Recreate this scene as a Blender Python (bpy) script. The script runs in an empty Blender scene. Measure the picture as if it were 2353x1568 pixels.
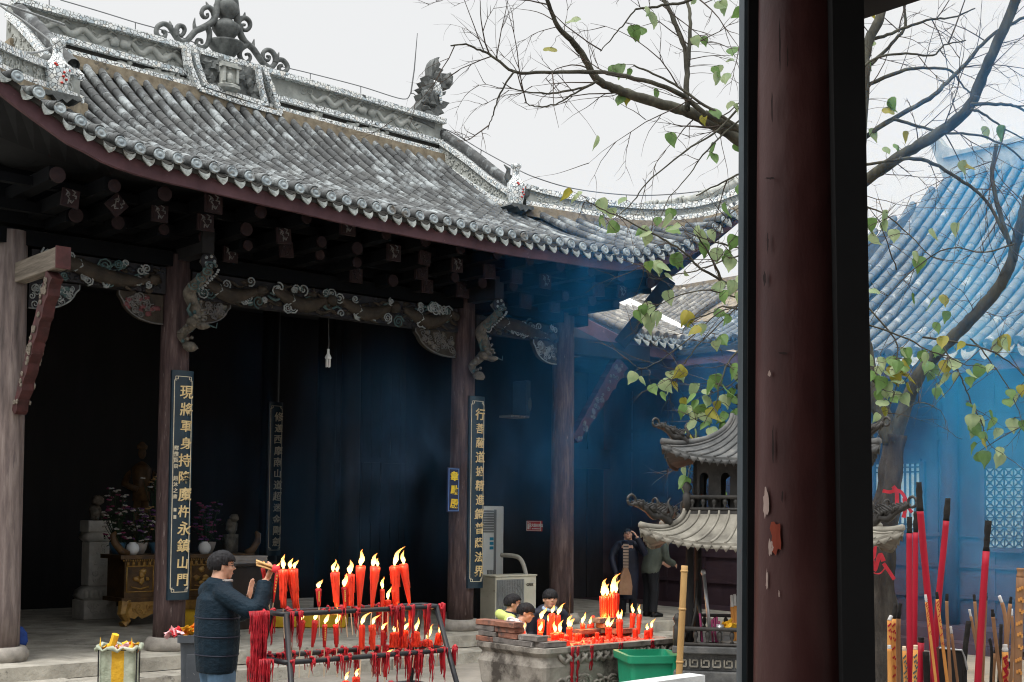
import bpy, bmesh, math, random
import numpy as np
from mathutils import Vector, Matrix, Quaternion
S = bpy.context.scene
COL = S.collection
rnd = random.Random(7)
PI = math.pi
# ------------------------------------------------------------------ camera
CZ = 2.07          # camera height over the courtyard
PZ = 0.32          # height of the hall terrace
FPX = 2941.0       # focal length in picture units (picture 2353 x 1568)
W_, H_ = 2353.0, 1568.0
PITCH, ROLL, SH = math.radians(2.5), 0.010, 266.3
cam_d = bpy.data.cameras.new('camera')
cam = bpy.data.objects.new('camera', cam_d)
COL.objects.link(cam)
S.camera = cam
cam_d.sensor_width = 36.0
cam_d.lens = FPX / W_ * 36.0
cam_d.shift_y = SH / W_
cam_d.clip_start = 0.05
cam_d.clip_end = 600
CAMROT = Matrix.Rotation(PI / 2 + PITCH, 4, 'X') @ Matrix.Rotation(ROLL, 4, 'Z')
cam.matrix_world = Matrix.Translation((0, 0, CZ)) @ CAMROT
# ------------------------------------------------------------------ sky and sun (overcast)
SUN_EL, SUN_AZ = math.radians(56), math.radians(-142)
world = bpy.data.worlds.new('World')
S.world = world
world.use_nodes = True
nt = world.node_tree
nt.nodes.clear()
wo = nt.nodes.new('ShaderNodeOutputWorld')
bg = nt.nodes.new('ShaderNodeBackground')
sky = nt.nodes.new('ShaderNodeTexSky')
sky.sky_type = 'NISHITA'
sky.sun_disc = False
sky.sun_elevation = SUN_EL
sky.sun_rotation = SUN_AZ
sky.air_density = 1.0
sky.dust_density = 6.0
hsv = nt.nodes.new('ShaderNodeHueSaturation')
hsv.inputs['Saturation'].default_value = 0.12
hsv.inputs['Value'].default_value = 0.7
mixc = nt.nodes.new('ShaderNodeMix')
mixc.data_type = 'RGBA'
mixc.inputs[0].default_value = 0.85          # cloud cover evens the sky out
mixc.inputs[7].default_value = (6.35, 6.42, 6.47, 1)
nt.links.new(sky.outputs[0], hsv.inputs['Color'])
nt.links.new(hsv.outputs[0], mixc.inputs[6])
bg.inputs[1].default_value = 0.10
# an overcast sky is brighter overhead than low down
wtc = nt.nodes.new('ShaderNodeTexCoord')
wsp = nt.nodes.new('ShaderNodeSeparateXYZ')
wmr = nt.nodes.new('ShaderNodeMapRange')
wmr.interpolation_type = 'SMOOTHSTEP'
for k_, v_ in (('From Min', .4), ('From Max', .95), ('To Min', 1.0), ('To Max', 3.3)):
    wmr.inputs[k_].default_value = v_
wvm = nt.nodes.new('ShaderNodeVectorMath')
wvm.operation = 'SCALE'
nt.links.new(wtc.outputs['Generated'], wsp.inputs[0])
nt.links.new(wsp.outputs[2], wmr.inputs['Value'])
nt.links.new(mixc.outputs[2], wvm.inputs[0])
nt.links.new(wmr.outputs[0], wvm.inputs['Scale'])
nt.links.new(wvm.outputs[0], bg.inputs[0])
nt.links.new(bg.outputs[0], wo.inputs[0])
sd = bpy.data.lights.new('sun', 'SUN')
sd.energy = 1.3
sd.angle = math.radians(25)
sd.color = (1.0, 0.96, 0.9)
sun = bpy.data.objects.new('sun', sd)
COL.objects.link(sun)
sdir = Vector((math.sin(SUN_AZ) * math.cos(SUN_EL), math.cos(SUN_AZ) * math.cos(SUN_EL), math.sin(SUN_EL)))
sun.rotation_euler = sdir.to_track_quat('Z', 'Y').to_euler()
S.view_settings.view_transform = 'Standard'
S.view_settings.look = 'None'
S.view_settings.exposure = 0.6
S.view_settings.gamma = 1.0
S.view_settings.use_curve_mapping = False
S.cycles.use_denoising = True
S.cycles.filter_width = 1.1
S.cycles.max_bounces = 8
S.cycles.transparent_max_bounces = 12
S.cycles.volume_bounces = 1
S.cycles.sample_clamp_indirect = 4.0

# ------------------------------------------------------------------ picture <-> place
C3 = CAMROT.to_3x3()


def ray(px, py):
    return C3 @ Vector(((px - W_ / 2) / FPX, (H_ / 2 - py + SH) / FPX, -1.0))


def atY(px, py, Y):
    d = ray(px, py)
    return Vector((0, 0, CZ)) + d * (Y / d.y)


def atz(px, py, z):
    d = ray(px, py)
    return Vector((0, 0, CZ)) + d * ((z - CZ) / d.z)


ALPHA = 0.7139
HX, HY = -5.8204, 14.7264
SB, LB = 2.0557, 4.6593          # side bay and centre bay of the hall
CU = [0.0, SB, SB + LB, 2 * SB + LB]
HM = Matrix.Translation((HX, HY, 0)) @ Matrix.Rotation(ALPHA, 4, 'Z')
HI = HM.inverted()


def hall(u, v, z):
    return HM @ Vector((u, v, z))


def onplane(px, py, p0, n):
    """hit of the sight line with a plane given in hall coordinates -> hall coordinates"""
    o = HI @ Vector((0, 0, CZ))
    d = HI.to_3x3() @ ray(px, py)
    n = Vector(n)
    t = (Vector(p0) - o).dot(n) / d.dot(n)
    return o + d * t


def HV(px, py, v):
    q = onplane(px, py, (0, v, 0), (0, 1, 0))
    return q.x, q.z


def HU(px, py, u):
    q = onplane(px, py, (u, 0, 0), (1, 0, 0))
    return q.y, q.z


# ------------------------------------------------------------------ mesh helper
class MB:
    def __init__(s):
        s.v, s.f, s.m, s.uv = [], [], [], []

    def add(s, vs, fs, mi=0, uvs=None):
        b = len(s.v)
        s.v += [tuple(p) for p in vs]
        for k, f in enumerate(fs):
            s.f.append(tuple(i + b for i in f))
            s.m.append(mi)
            s.uv.append(uvs[k] if uvs else None)
        return s

    def box(s, c, d, rot=None, mi=0):
        x, y, z = d[0] / 2, d[1] / 2, d[2] / 2
        vs = [Vector(p) for p in ((-x, -y, -z), (x, -y, -z), (x, y, -z), (-x, y, -z), (-x, -y, z), (x, -y, z), (x, y, z), (-x, y, z))]
        if rot is not None:
            vs = [rot @ p for p in vs]
        c = Vector(c)
        return s.add([p + c for p in vs], [(3, 2, 1, 0), (4, 5, 6, 7), (0, 1, 5, 4), (1, 2, 6, 5), (2, 3, 7, 6), (3, 0, 4, 7)], mi)

    def bb(s, a, b, mi=0):
        a, b = Vector(a), Vector(b)
        return s.box((a + b) / 2, [abs(q) for q in (b - a)], None, mi)

    def beam(s, a, b, w, h, mi=0, up=(0, 0, 1)):
        a, b = Vector(a), Vector(b)
        d = b - a
        L = d.length
        d.normalize()
        up = Vector(up)
        x = d.cross(up)
        if x.length < 1e-4:
            x = d.cross(Vector((1, 0, 0)))
        x.normalize()
        z = x.cross(d)
        R = Matrix((x, d, z)).transposed()
        return s.box((a + b) / 2, (w, L, h), R, mi)

    def tube(s, pts, rad, n=8, mi=0, caps=True, flat=1.0, up=None):
        pts = [Vector(p) for p in pts]
        if not hasattr(rad, '__len__'):
            rad = [rad] * len(pts)
        b = len(s.v)
        N = len(pts)
        ref = Vector(up) if up else None
        prev = None
        for i, p in enumerate(pts):
            t = pts[min(i + 1, N - 1)] - pts[max(i - 1, 0)]
            if t.length < 1e-9:
                t = Vector((0, 0, 1))
            t.normalize()
            if ref is not None:
                x = ref - t * ref.dot(t)
                if x.length < 1e-4:
                    x = t.orthogonal()
            elif prev is None:
                x = t.orthogonal()
            else:
                x = prev - t * prev.dot(t)
                if x.length < 1e-6:
                    x = t.orthogonal()
            x.normalize()
            prev = x
            y = t.cross(x)
            for k in range(n):
                a = 2 * PI * k / n
                q = p + (x * (math.cos(a) * flat) + y * math.sin(a)) * rad[i]
                s.v.append(tuple(q))
        for i in range(N - 1):
            for k in range(n):
                k2 = (k + 1) % n
                s.f.append((b + i * n + k, b + i * n + k2, b + (i + 1) * n + k2, b + (i + 1) * n + k))
                s.m.append(mi)
                s.uv.append(None)
        if caps:
            s.f.append(tuple(b + k for k in range(n))[::-1])
            s.f.append(tuple(b + (N - 1) * n + k for k in range(n)))
            s.m += [mi, mi]
            s.uv += [None, None]
        return s

    def lathe(s, prof, c=(0, 0, 0), n=16, mi=0, sx=1.0, sy=1.0, rot=0.0, mat=None):
        b = len(s.v)
        c = Vector(c)
        for r, z in prof:
            for k in range(n):
                a = 2 * PI * k / n + rot
                q = Vector((r * math.cos(a) * sx, r * math.sin(a) * sy, z))
                if mat is not None:
                    q = mat @ q
                s.v.append(tuple(q + c))
        for i in range(len(prof) - 1):
            for k in range(n):
                k2 = (k + 1) % n
                s.f.append((b + i * n + k, b + i * n + k2, b + (i + 1) * n + k2, b + (i + 1) * n + k))
                s.m.append(mi)
                s.uv.append(None)
        s.f.append(tuple(b + k for k in range(n))[::-1])
        s.f.append(tuple(b + (len(prof) - 1) * n + k for k in range(n)))
        s.m += [mi, mi]
        s.uv += [None, None]
        return s

    def blob(s, c, r, n=8, m=5, mi=0, jit=0.0, rot=None, rg=None):
        """a lumpy closed ellipsoid"""
        if not hasattr(r, '__len__'):
            r = (r, r, r)
        b = len(s.v)
        c = Vector(c)
        rg = rg or rnd
        vs = [Vector((0, 0, -1))]
        for i in range(1, m):
            t = -PI / 2 + PI * i / m
            for k in range(n):
                a = 2 * PI * k / n
                vs.append(Vector((math.cos(t) * math.cos(a), math.cos(t) * math.sin(a), math.sin(t))))
        vs.append(Vector((0, 0, 1)))
        for p in vs:
            q = Vector((p.x * r[0], p.y * r[1], p.z * r[2])) * (1 + rg.uniform(-jit, jit))
            if rot is not None:
                q = rot @ q
            s.v.append(tuple(q + c))
        fs = []
        for k in range(n):
            fs.append((0, 1 + (k + 1) % n, 1 + k))
        for i in range(m - 2):
            for k in range(n):
                k2 = (k + 1) % n
                fs.append((1 + i * n + k, 1 + i * n + k2, 1 + (i + 1) * n + k2, 1 + (i + 1) * n + k))
        last = len(vs) - 1
        for k in range(n):
            fs.append((last, 1 + (m - 2) * n + k, 1 + (m - 2) * n + (k + 1) % n))
        for f in fs:
            s.f.append(tuple(i + b for i in f))
            s.m.append(mi)
            s.uv.append(None)
        return s

    def prism(s, poly, f0, f1, mi=0):
        """poly: list of 2d points, f0/f1: functions of a 2d point -> 3d (two faces)"""
        n = len(poly)
        vs = [f0(*p) for p in poly] + [f1(*p) for p in poly]
        fs = [tuple(range(n))[::-1], tuple(range(n, 2 * n))]
        for k in range(n):
            k2 = (k + 1) % n
            fs.append((k, k2, n + k2, n + k))
        return s.add(vs, fs, mi)

    def grid(s, rows, mi=0, uvf=None, flip=False):
        """rows: list of equal-length lists of points"""
        b = len(s.v)
        n = len(rows[0])
        for r in rows:
            s.v += [tuple(p) for p in r]
        for i in range(len(rows) - 1):
            for k in range(n - 1):
                f = (b + i * n + k, b + i * n + k + 1, b + (i + 1) * n + k + 1, b + (i + 1) * n + k)
                uv = None
                if uvf:
                    uv = [uvf(i, k), uvf(i, k + 1), uvf(i + 1, k + 1), uvf(i + 1, k)]
                if flip:
                    f = f[::-1]
                    uv = uv[::-1] if uv else None
                s.f.append(f)
                s.m.append(mi)
                s.uv.append(uv)
        return s

    def slab(s, rows, thick, mi=0):
        """a sheet with real thickness (downwards)"""
        n, m = len(rows), len(rows[0])
        s.grid(rows, mi)
        low = [[Vector(p) - Vector(thick) for p in r] for r in rows]
        s.grid(low, mi, flip=True)
        for edge_t, edge_b in ((rows[0], low[0]), (rows[-1], low[-1]), ([r[0] for r in rows], [r[0] for r in low]), ([r[-1] for r in rows], [r[-1] for r in low])):
            s.grid([edge_t, edge_b], mi)
        return s

    def merge(s, o, M=None, mi=None):
        b = len(s.v)
        s.v += [tuple(M @ Vector(p)) if M is not None else p for p in o.v]
        for f, m, uv in zip(o.f, o.m, o.uv):
            s.f.append(tuple(i + b for i in f))
            s.m.append(m if mi is None else mi)
            s.uv.append(uv)
        return s

    def mesh(s, name, mats, smooth=False):
        me = bpy.data.meshes.new(name)
        me.from_pydata(s.v, [], s.f)
        if not isinstance(mats, (list, tuple)):
            mats = [mats]
        for m in mats:
            me.materials.append(m)
        if len(mats) > 1:
            me.polygons.foreach_set('material_index', s.m)
        if any(u is not None for u in s.uv):
            ul = me.uv_layers.new(name='UVMap')
            k = 0
            for f, u in zip(s.f, s.uv):
                for j in range(len(f)):
                    if u is not None:
                        ul.data[k].uv = u[j]
                    k += 1
        if smooth:
            me.polygons.foreach_set('use_smooth', [True] * len(me.polygons))
        me.update()
        return me

    def build(s, name, mats, parent=None, smooth=False, auto=None):
        o = bpy.data.objects.new(name, s.mesh(name, mats, smooth))
        COL.objects.link(o)
        if parent is not None:
            o.parent = parent
        if auto is not None:
            bm = bmesh.new()
            bm.from_mesh(o.data)
            bmesh.ops.recalc_face_normals(bm, faces=bm.faces)
            for e in bm.edges:
                if len(e.link_faces) == 2 and e.calc_face_angle(0) > auto:
                    e.smooth = False
            for f in bm.faces:
                f.smooth = True
            bm.to_mesh(o.data)
            bm.free()
        return o


def tag(o, label=None, cat=None, group=None, kind=None):
    if label:
        o['label'] = label
    if cat:
        o['category'] = cat
    if group:
        o['group'] = group
    if kind:
        o['kind'] = kind
    return o


def thing(name, label, cat, loc=(0, 0, 0), rotz=0.0, group=None, M=None):
    o = bpy.data.objects.new(name, None)
    o.empty_display_size = 0.2
    COL.objects.link(o)
    if M is not None:
        o.matrix_world = M
    else:
        o.location = loc
        o.rotation_euler = (0, 0, rotz)
    return tag(o, label, cat, group)


def copy_tree(o, parent=None):
    c = o.copy()
    COL.objects.link(c)
    if parent is not None:
        c.parent = parent
    for ch in list(o.children):
        copy_tree(ch, c)
    return c


def bevel(o, w=0.006, seg=2, ang=0.6):
    bm = bmesh.new()
    bm.from_mesh(o.data)
    ed = [e for e in bm.edges if len(e.link_faces) == 2 and e.calc_face_angle(0) > ang]
    bmesh.ops.bevel(bm, geom=ed, offset=w, segments=seg, profile=0.5, affect='EDGES', clamp_overlap=True)
    bm.to_mesh(o.data)
    bm.free()
    return o


def interp(pts):
    pts = sorted(pts)
    xs = np.array([p[0] for p in pts])
    ys = np.array([p[1] for p in pts])
    # monotone-ish cubic through finite differences
    m = np.gradient(ys, xs)

    def f(x):
        if x <= xs[0]:
            return float(ys[0] + m[0] * (x - xs[0]))
        if x >= xs[-1]:
            return float(ys[-1] + m[-1] * (x - xs[-1]))
        i = int(np.searchsorted(xs, x)) - 1
        h = xs[i + 1] - xs[i]
        t = (x - xs[i]) / h
        return float((2 * t**3 - 3 * t**2 + 1) * ys[i] + (t**3 - 2 * t**2 + t) * h * m[i] + (-2 * t**3 + 3 * t**2) * ys[i + 1] + (t**3 - t**2) * h * m[i + 1])
    return f


def curve(pts, n=4):
    """Catmull-Rom through 2d/3d points"""
    P = [Vector(p) for p in pts]
    out = []
    for i in range(len(P) - 1):
        a, b, c, d = P[max(i - 1, 0)], P[i], P[i + 1], P[min(i + 2, len(P) - 1)]
        for k in range(n):
            t = k / n
            out.append(0.5 * ((2 * b) + (c - a) * t + (2 * a - 5 * b + 4 * c - d) * t * t + (3 * b - a - 3 * c + d) * t**3))
    out.append(P[-1])
    return out


# ------------------------------------------------------------------ materials
MAT = {}


def _new(name):
    m = bpy.data.materials.new(name)
    m.use_nodes = True
    t = m.node_tree
    b = t.nodes['Principled BSDF']
    MAT[name] = m
    return m, t, b


def c4(c):
    return (c[0], c[1], c[2], 1)


def _coords(t, stretch, kind='Object'):
    tc = t.nodes.new('ShaderNodeTexCoord')
    mp = t.nodes.new('ShaderNodeMapping')
    mp.inputs['Scale'].default_value = stretch
    t.links.new(tc.outputs[kind], mp.inputs['Vector'])
    return mp.outputs[0]


def _noise(t, vec, scale, detail=6, rough=0.6, dim4=True, dist=0.0):
    n = t.nodes.new('ShaderNodeTexNoise')
    n.inputs['Scale'].default_value = scale
    n.inputs['Detail'].default_value = detail
    n.inputs['Roughness'].default_value = rough
    n.inputs['Distortion'].default_value = dist
    t.links.new(vec, n.inputs['Vector'])
    if dim4:
        n.noise_dimensions = '4D'
        oi = t.nodes.new('ShaderNodeObjectInfo')
        ml = t.nodes.new('ShaderNodeMath')
        ml.operation = 'MULTIPLY'
        ml.inputs[1].default_value = 37.0
        t.links.new(oi.outputs['Random'], ml.inputs[0])
        t.links.new(ml.outputs[0], n.inputs['W'])
    return n.outputs['Fac']


def _ramp(t, fac, stops, interp_='LINEAR'):
    r = t.nodes.new('ShaderNodeValToRGB')
    r.color_ramp.interpolation = interp_
    el = r.color_ramp.elements
    while len(el) > 1:
        el.remove(el[-1])
    el[0].position = stops[0][0]
    el[0].color = c4(stops[0][1])
    for p, c in stops[1:]:
        e = el.new(p)
        e.color = c4(c)
    t.links.new(fac, r.inputs[0])
    return r.outputs[0]


def _bump(t, b, fac, strength, dist=0.01):
    bp = t.nodes.new('ShaderNodeBump')
    bp.inputs['Strength'].default_value = strength
    bp.inputs['Distance'].default_value = dist
    t.links.new(fac, bp.inputs['Height'])
    t.links.new(bp.outputs[0], b.inputs['Normal'])


def pm(name, stops, scale=6.0, stretch=(1, 1, 1), rough=0.8, bump=0.0, bdist=0.01, bscale=None, metal=0.0, spec=0.3, patch=None, detail=7, nrough=0.62):
    """noise coloured material. stops [(pos,col)...]; patch=(scale, lo, hi, colour): sharp-edged stains of another colour"""
    m, t, b = _new(name)
    vec = _coords(t, stretch)
    n = _noise(t, vec, scale, detail, nrough)
    col = _ramp(t, n, stops)
    if patch:
        sc, lo, hi, pc = patch
        n2 = _noise(t, vec, sc, 8, 0.68)
        k = _ramp(t, n2, [(lo, (0, 0, 0)), (hi, (1, 1, 1))])
        mx = t.nodes.new('ShaderNodeMix')
        mx.data_type = 'RGBA'
        t.links.new(k, mx.inputs[0])
        t.links.new(col, mx.inputs[6])
        mx.inputs[7].default_value = c4(pc)
        col = mx.outputs[2]
    t.links.new(col, b.inputs['Base Color'])
    b.inputs['Roughness'].default_value = rough
    b.inputs['Metallic'].default_value = metal
    b.inputs['Specular IOR Level'].default_value = spec
    if bump:
        nb = _noise(t, vec, bscale or scale * 3, 6, 0.6)
        _bump(t, b, nb, bump, bdist)
    return m


def flat_mat(name, c, rough=0.6, spec=0.3, metal=0.0):
    return pm(name, [(0.3, tuple(x * 0.86 for x in c)), (0.7, tuple(min(1, x * 1.1) for x in c))], 9, rough=rough, spec=spec, metal=metal)


def emis(name, c, s):
    m, t, b = _new(name)
    b.inputs['Base Color'].default_value = c4(c)
    b.inputs['Emission Color'].default_value = c4(c)
    b.inputs['Emission Strength'].default_value = s
    return m


# plaster, tile and mosaic
def mosaic(name, scale=20, tint=(0.86, 0.90, 0.90)):
    m, t, b = _new(name)
    vec = _coords(t, (1, 1, 1))
    vo = t.nodes.new('ShaderNodeTexVoronoi')
    vo.feature = 'DISTANCE_TO_EDGE'
    vo.inputs['Scale'].default_value = scale
    t.links.new(vec, vo.inputs['Vector'])
    vc = t.nodes.new('ShaderNodeTexVoronoi')
    vc.inputs['Scale'].default_value = scale
    t.links.new(vec, vc.inputs['Vector'])
    sep = t.nodes.new('ShaderNodeSeparateColor')
    t.links.new(vc.outputs['Color'], sep.inputs[0])
    cell = _ramp(t, sep.outputs[0], [(0.0, (0.42, 0.50, 0.54)), (0.3, tuple(x * 0.85 for x in tint)), (0.7, tint), (1.0, (0.8, 0.78, 0.72))])
    k = _ramp(t, vo.outputs['Distance'], [(0.02, (0, 0, 0)), (0.075, (1, 1, 1))])
    mx = t.nodes.new('ShaderNodeMix')
    mx.data_type = 'RGBA'
    t.links.new(k, mx.inputs[0])
    mx.inputs[6].default_value = (0.035, 0.04, 0.042, 1)
    t.links.new(cell, mx.inputs[7])
    t.links.new(mx.outputs[2], b.inputs['Base Color'])
    b.inputs['Roughness'].default_value = 0.35
    _bump(t, b, k, 0.7, 0.012)
    return m


def tile_mat(name, dark=(0.034, 0.037, 0.039), mid=(0.075, 0.08, 0.081), light=(0.31, 0.345, 0.36), lo=0.475, hi=0.63):
    m, t, b = _new(name)
    uv = t.nodes.new('ShaderNodeUVMap')
    fl = t.nodes.new('ShaderNodeVectorMath')
    fl.operation = 'FLOOR'
    t.links.new(uv.outputs[0], fl.inputs[0])
    wn = t.nodes.new('ShaderNodeTexWhiteNoise')
    wn.noise_dimensions = '3D'
    t.links.new(fl.outputs[0], wn.inputs['Vector'])
    vec = _coords(t, (1, 1, 1))
    n1 = _noise(t, vec, 5.5, 8, 0.7, dim4=False)
    col = _ramp(t, n1, [(0.3, dark), (0.55, mid), (0.75, tuple(x * 1.25 for x in mid))])
    n2 = _noise(t, _coords(t, (1.6, 0.8, 0.8)), 2.6, 9, 0.74, dim4=False)
    # bleached lichen / lime: patches plus a per-tile offset
    ad = t.nodes.new('ShaderNodeMath')
    ad.operation = 'MULTIPLY_ADD'
    t.links.new(wn.outputs['Value'], ad.inputs[0])
    ad.inputs[1].default_value = 0.05
    t.links.new(n2, ad.inputs[2])
    k = _ramp(t, ad.outputs[0], [(lo + 0.045, (0, 0, 0)), (hi + 0.045, (1, 1, 1))])
    mx = t.nodes.new('ShaderNodeMix')
    mx.data_type = 'RGBA'
    t.links.new(k, mx.inputs[0])
    t.links.new(col, mx.inputs[6])
    mx.inputs[7].default_value = c4(light)
    tone = t.nodes.new('ShaderNodeMix')
    tone.data_type = 'RGBA'
    tone.blend_type = 'MULTIPLY'
    tone.inputs[0].default_value = 1.0
    t.links.new(mx.outputs[2], tone.inputs[6])
    tr = _ramp(t, wn.outputs['Value'], [(0, (0.82, 0.82, 0.82)), (1, (1.08, 1.06, 1.03))])
    t.links.new(tr, tone.inputs[7])
    t.links.new(tone.outputs[2], b.inputs['Base Color'])
    b.inputs['Roughness'].default_value = 0.85
    nb = _noise(t, vec, 40, 5, 0.6, dim4=False)
    _bump(t, b, nb, 0.35, 0.01)
    return m


M = MAT
mosaic('porcelain_mosaic')
tile_mat('roof_tile')
tile_mat('roof_tile_blue', (0.07, 0.085, 0.10), (0.13, 0.15, 0.165), (0.3, 0.34, 0.37), 0.55, 0.62)
tile_mat('roof_tile_pale', (0.08, 0.077, 0.068), (0.17, 0.163, 0.147), (0.36, 0.36, 0.34), 0.52, 0.6)
pm('pan_tile', [(0.3, (0.015, 0.015, 0.014)), (0.7, (0.045, 0.043, 0.038))], 8, rough=0.95)  # near black, with the shade between the tile rows in the colour
pm('plaster', [(0.3, (0.17, 0.18, 0.172)), (0.5, (0.3, 0.315, 0.295)), (0.7, (0.44, 0.455, 0.425))], 4.5, rough=0.95, bump=0.5, patch=(3.2, 0.6, 0.7, (0.06, 0.065, 0.062)))
pm('plaster_relief', [(0.3, (0.25, 0.265, 0.25)), (0.7, (0.48, 0.49, 0.455))], 9, rough=0.95, bump=0.6, bscale=30)
pm('tan_mortar', [(0.3, (0.13, 0.105, 0.075)), (0.7, (0.33, 0.28, 0.2))], 7, rough=0.98, bump=0.6, patch=(4, 0.55, 0.65, (0.08, 0.075, 0.065)))
pm('grey_clay', [(0.3, (0.05, 0.055, 0.055)), (0.7, (0.17, 0.18, 0.175))], 9, rough=0.8, bump=0.5, bscale=24)
pm('tile_end_clay', [(0.3, (0.14, 0.175, 0.2)), (0.7, (0.4, 0.45, 0.46))], 9, rough=0.85, bump=0.8, bscale=50, patch=(3, 0.5, 0.6, (0.11, 0.10, 0.085)))
pm('drip_clay', [(0.3, (0.12, 0.13, 0.125)), (0.55, (0.34, 0.365, 0.35)), (0.72, (0.52, 0.545, 0.53))], 10, rough=0.9, bump=0.9, bscale=45, bdist=0.02, patch=(3, 0.52, 0.62, (0.1, 0.095, 0.08)))
pm('red_oxide_board', [(0.3, (0.055, 0.027, 0.033)), (0.7, (0.125, 0.066, 0.078))], 3, (1, 1, 1), rough=0.75, bump=0.25, patch=(7, 0.62, 0.68, (0.2, 0.13, 0.13)))
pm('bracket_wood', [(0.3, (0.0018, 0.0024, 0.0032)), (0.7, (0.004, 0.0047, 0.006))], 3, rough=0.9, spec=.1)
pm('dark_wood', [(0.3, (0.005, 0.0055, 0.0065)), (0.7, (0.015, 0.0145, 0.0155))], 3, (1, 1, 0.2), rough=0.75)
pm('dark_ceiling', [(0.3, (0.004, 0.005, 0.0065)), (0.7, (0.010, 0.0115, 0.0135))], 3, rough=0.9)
pm('column_paint', [(0.3, (0.03, 0.02, 0.0195)), (0.5, (0.068, 0.042, 0.041)), (0.72, (0.15, 0.11, 0.10))], 4.5, (4, 4, 0.5), rough=0.75, bump=0.8, bscale=16, patch=(6, 0.62, 0.68, (0.24, 0.2, 0.185)))
pm('column_bare', [(0.28, (0.055, 0.044, 0.042)), (0.5, (0.15, 0.118, 0.11)), (0.7, (0.27, 0.225, 0.205))], 3.2, (4, 4, 0.45), rough=0.9, bump=0.5, bscale=14, patch=(4, 0.55, 0.66, (0.1, 0.08, 0.078)))
pm('base_stone', [(0.3, (0.18, 0.165, 0.145)), (0.7, (0.38, 0.35, 0.31))], 6, rough=0.95, bump=0.6)
pm('terrace_stone', [(0.25, (0.16, 0.15, 0.128)), (0.5, (0.38, 0.356, 0.304)), (0.75, (0.58, 0.545, 0.47))], 2.6, rough=0.85, bump=0.9, bdist=0.02, bscale=12, patch=(5, 0.6, 0.68, (0.1, 0.095, 0.085)))
pm('yard_stone', [(0.3, (0.17, 0.155, 0.13)), (0.7, (0.33, 0.3, 0.26))], 1.6, rough=0.9, bump=0.5, bscale=9, bdist=0.02)
pm('carved_brown', [(0.3, (0.014, 0.011, 0.008)), (0.7, (0.05, 0.039, 0.028))], 8, rough=0.7, bump=0.6, bscale=40)
pm('carved_dark', [(0.3, (0.009, 0.010, 0.013)), (0.7, (0.025, 0.024, 0.028))], 6, rough=0.8)
pm('pale_paint', [(0.3, (0.09, 0.105, 0.11)), (0.7, (0.33, 0.36, 0.36))], 12, rough=0.8)
pm('teal_paint', [(0.3, (0.025, 0.055, 0.058)), (0.7, (0.075, 0.12, 0.12))], 10, rough=0.8)
pm('carved_grey', [(0.3, (0.04, 0.036, 0.03)), (0.7, (0.17, 0.155, 0.13))], 11, rough=0.85, bump=0.8, bscale=45, bdist=0.015)
pm('maroon_paint', [(0.3, (0.07, 0.022, 0.026)), (0.7, (0.15, 0.055, 0.06))], 7, rough=0.75, bump=0.3)
pm('crimson_wood', [(0.3, (0.026, 0.009, 0.009)), (0.7, (0.075, 0.022, 0.022))], 7, rough=0.65, bump=0.3)
pm('grey_timber', [(0.3, (0.06, 0.05, 0.04)), (0.7, (0.24, 0.208, 0.172))], 3, (7, .5, 7), rough=0.9, bump=0.4)
pm('board_lacquer', [(0.3, (0.008, 0.02, 0.032)), (0.7, (0.014, 0.034, 0.05))], 5, rough=0.35, spec=0.4)
pm('gold_paint', [(0.3, (0.5, 0.36, 0.16)), (0.7, (0.78, 0.62, 0.34))], 20, rough=0.45)
pm('pale_gold_paint', [(0.3, (0.45, 0.4, 0.3)), (0.7, (0.66, 0.6, 0.46))], 20, rough=0.5)
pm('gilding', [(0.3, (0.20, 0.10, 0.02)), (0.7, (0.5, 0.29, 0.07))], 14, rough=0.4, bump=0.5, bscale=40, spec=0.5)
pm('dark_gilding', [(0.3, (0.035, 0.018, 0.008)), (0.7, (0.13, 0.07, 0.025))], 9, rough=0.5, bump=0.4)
pm('wire', [(0.3, (0.07, 0.075, 0.08)), (0.7, (0.14, 0.145, 0.15))], 9, rough=0.5)
# ================================================================== courtyard and terrace
def sheet(u0, u1, v0, v1, z, nu, nv, amp, seed, edge=0.0):
    r = random.Random(seed)
    rows = []
    for j in range(nv + 1):
        v = v0 + (v1 - v0) * j / nv
        row = []
        for i in range(nu + 1):
            u = u0 + (u1 - u0) * i / nu
            e = r.uniform(-edge, edge) if j == 0 else 0
            row.append(hall(u, v + e, z + r.uniform(-amp, amp)))
        rows.append(row)
    return rows


g = MB()
g.grid([[(x, y, 0) for x in (-160, -20, 0, 20, 160)] for y in (-60, 0, 8, 20, 40, 260)])
tag(g.build('ground', M['yard_stone']), kind='structure')

pv = MB()
pv.slab(sheet(-9, 16, -0.72, 12, PZ, 60, 30, 0.004, 3, 0.03), (0, 0, 0.16))
tag(pv.build('pavement', M['terrace_stone'], smooth=False), kind='structure')
st = MB()
rr = random.Random(5)
u = -9.0
while u < 16:                                        # long worn treads, with open joints
    w = rr.uniform(1.3, 2.4)
    dz, dv = rr.uniform(-0.012, 0.008), rr.uniform(-0.03, 0.03)
    st.slab([[hall(a, b, 0.16 + dz + rr.uniform(-.004, .004)) for a in np.linspace(u + .008, u + w - .008, 9)] for b in (-1.22 + dv + rr.uniform(-.01, .01), -0.95, -0.5)], (0, 0, 0.16))
    u += w
tag(st.build('stone_step', M['terrace_stone']), kind='structure')

# ================================================================== the temple hall
HALL = thing('temple_hall', 'open fronted timber temple hall with curved grey tiled roof and porcelain trimmed ridges', 'temple', M=HM.copy())
UCEN, UR = 4.625, 8.33
VE, VR = -1.8, 2.6
UCORN, VH = 11.2, 0.637


def P2(pts, v):
    return [HV(x, y, v) for x, y in pts]


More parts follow.
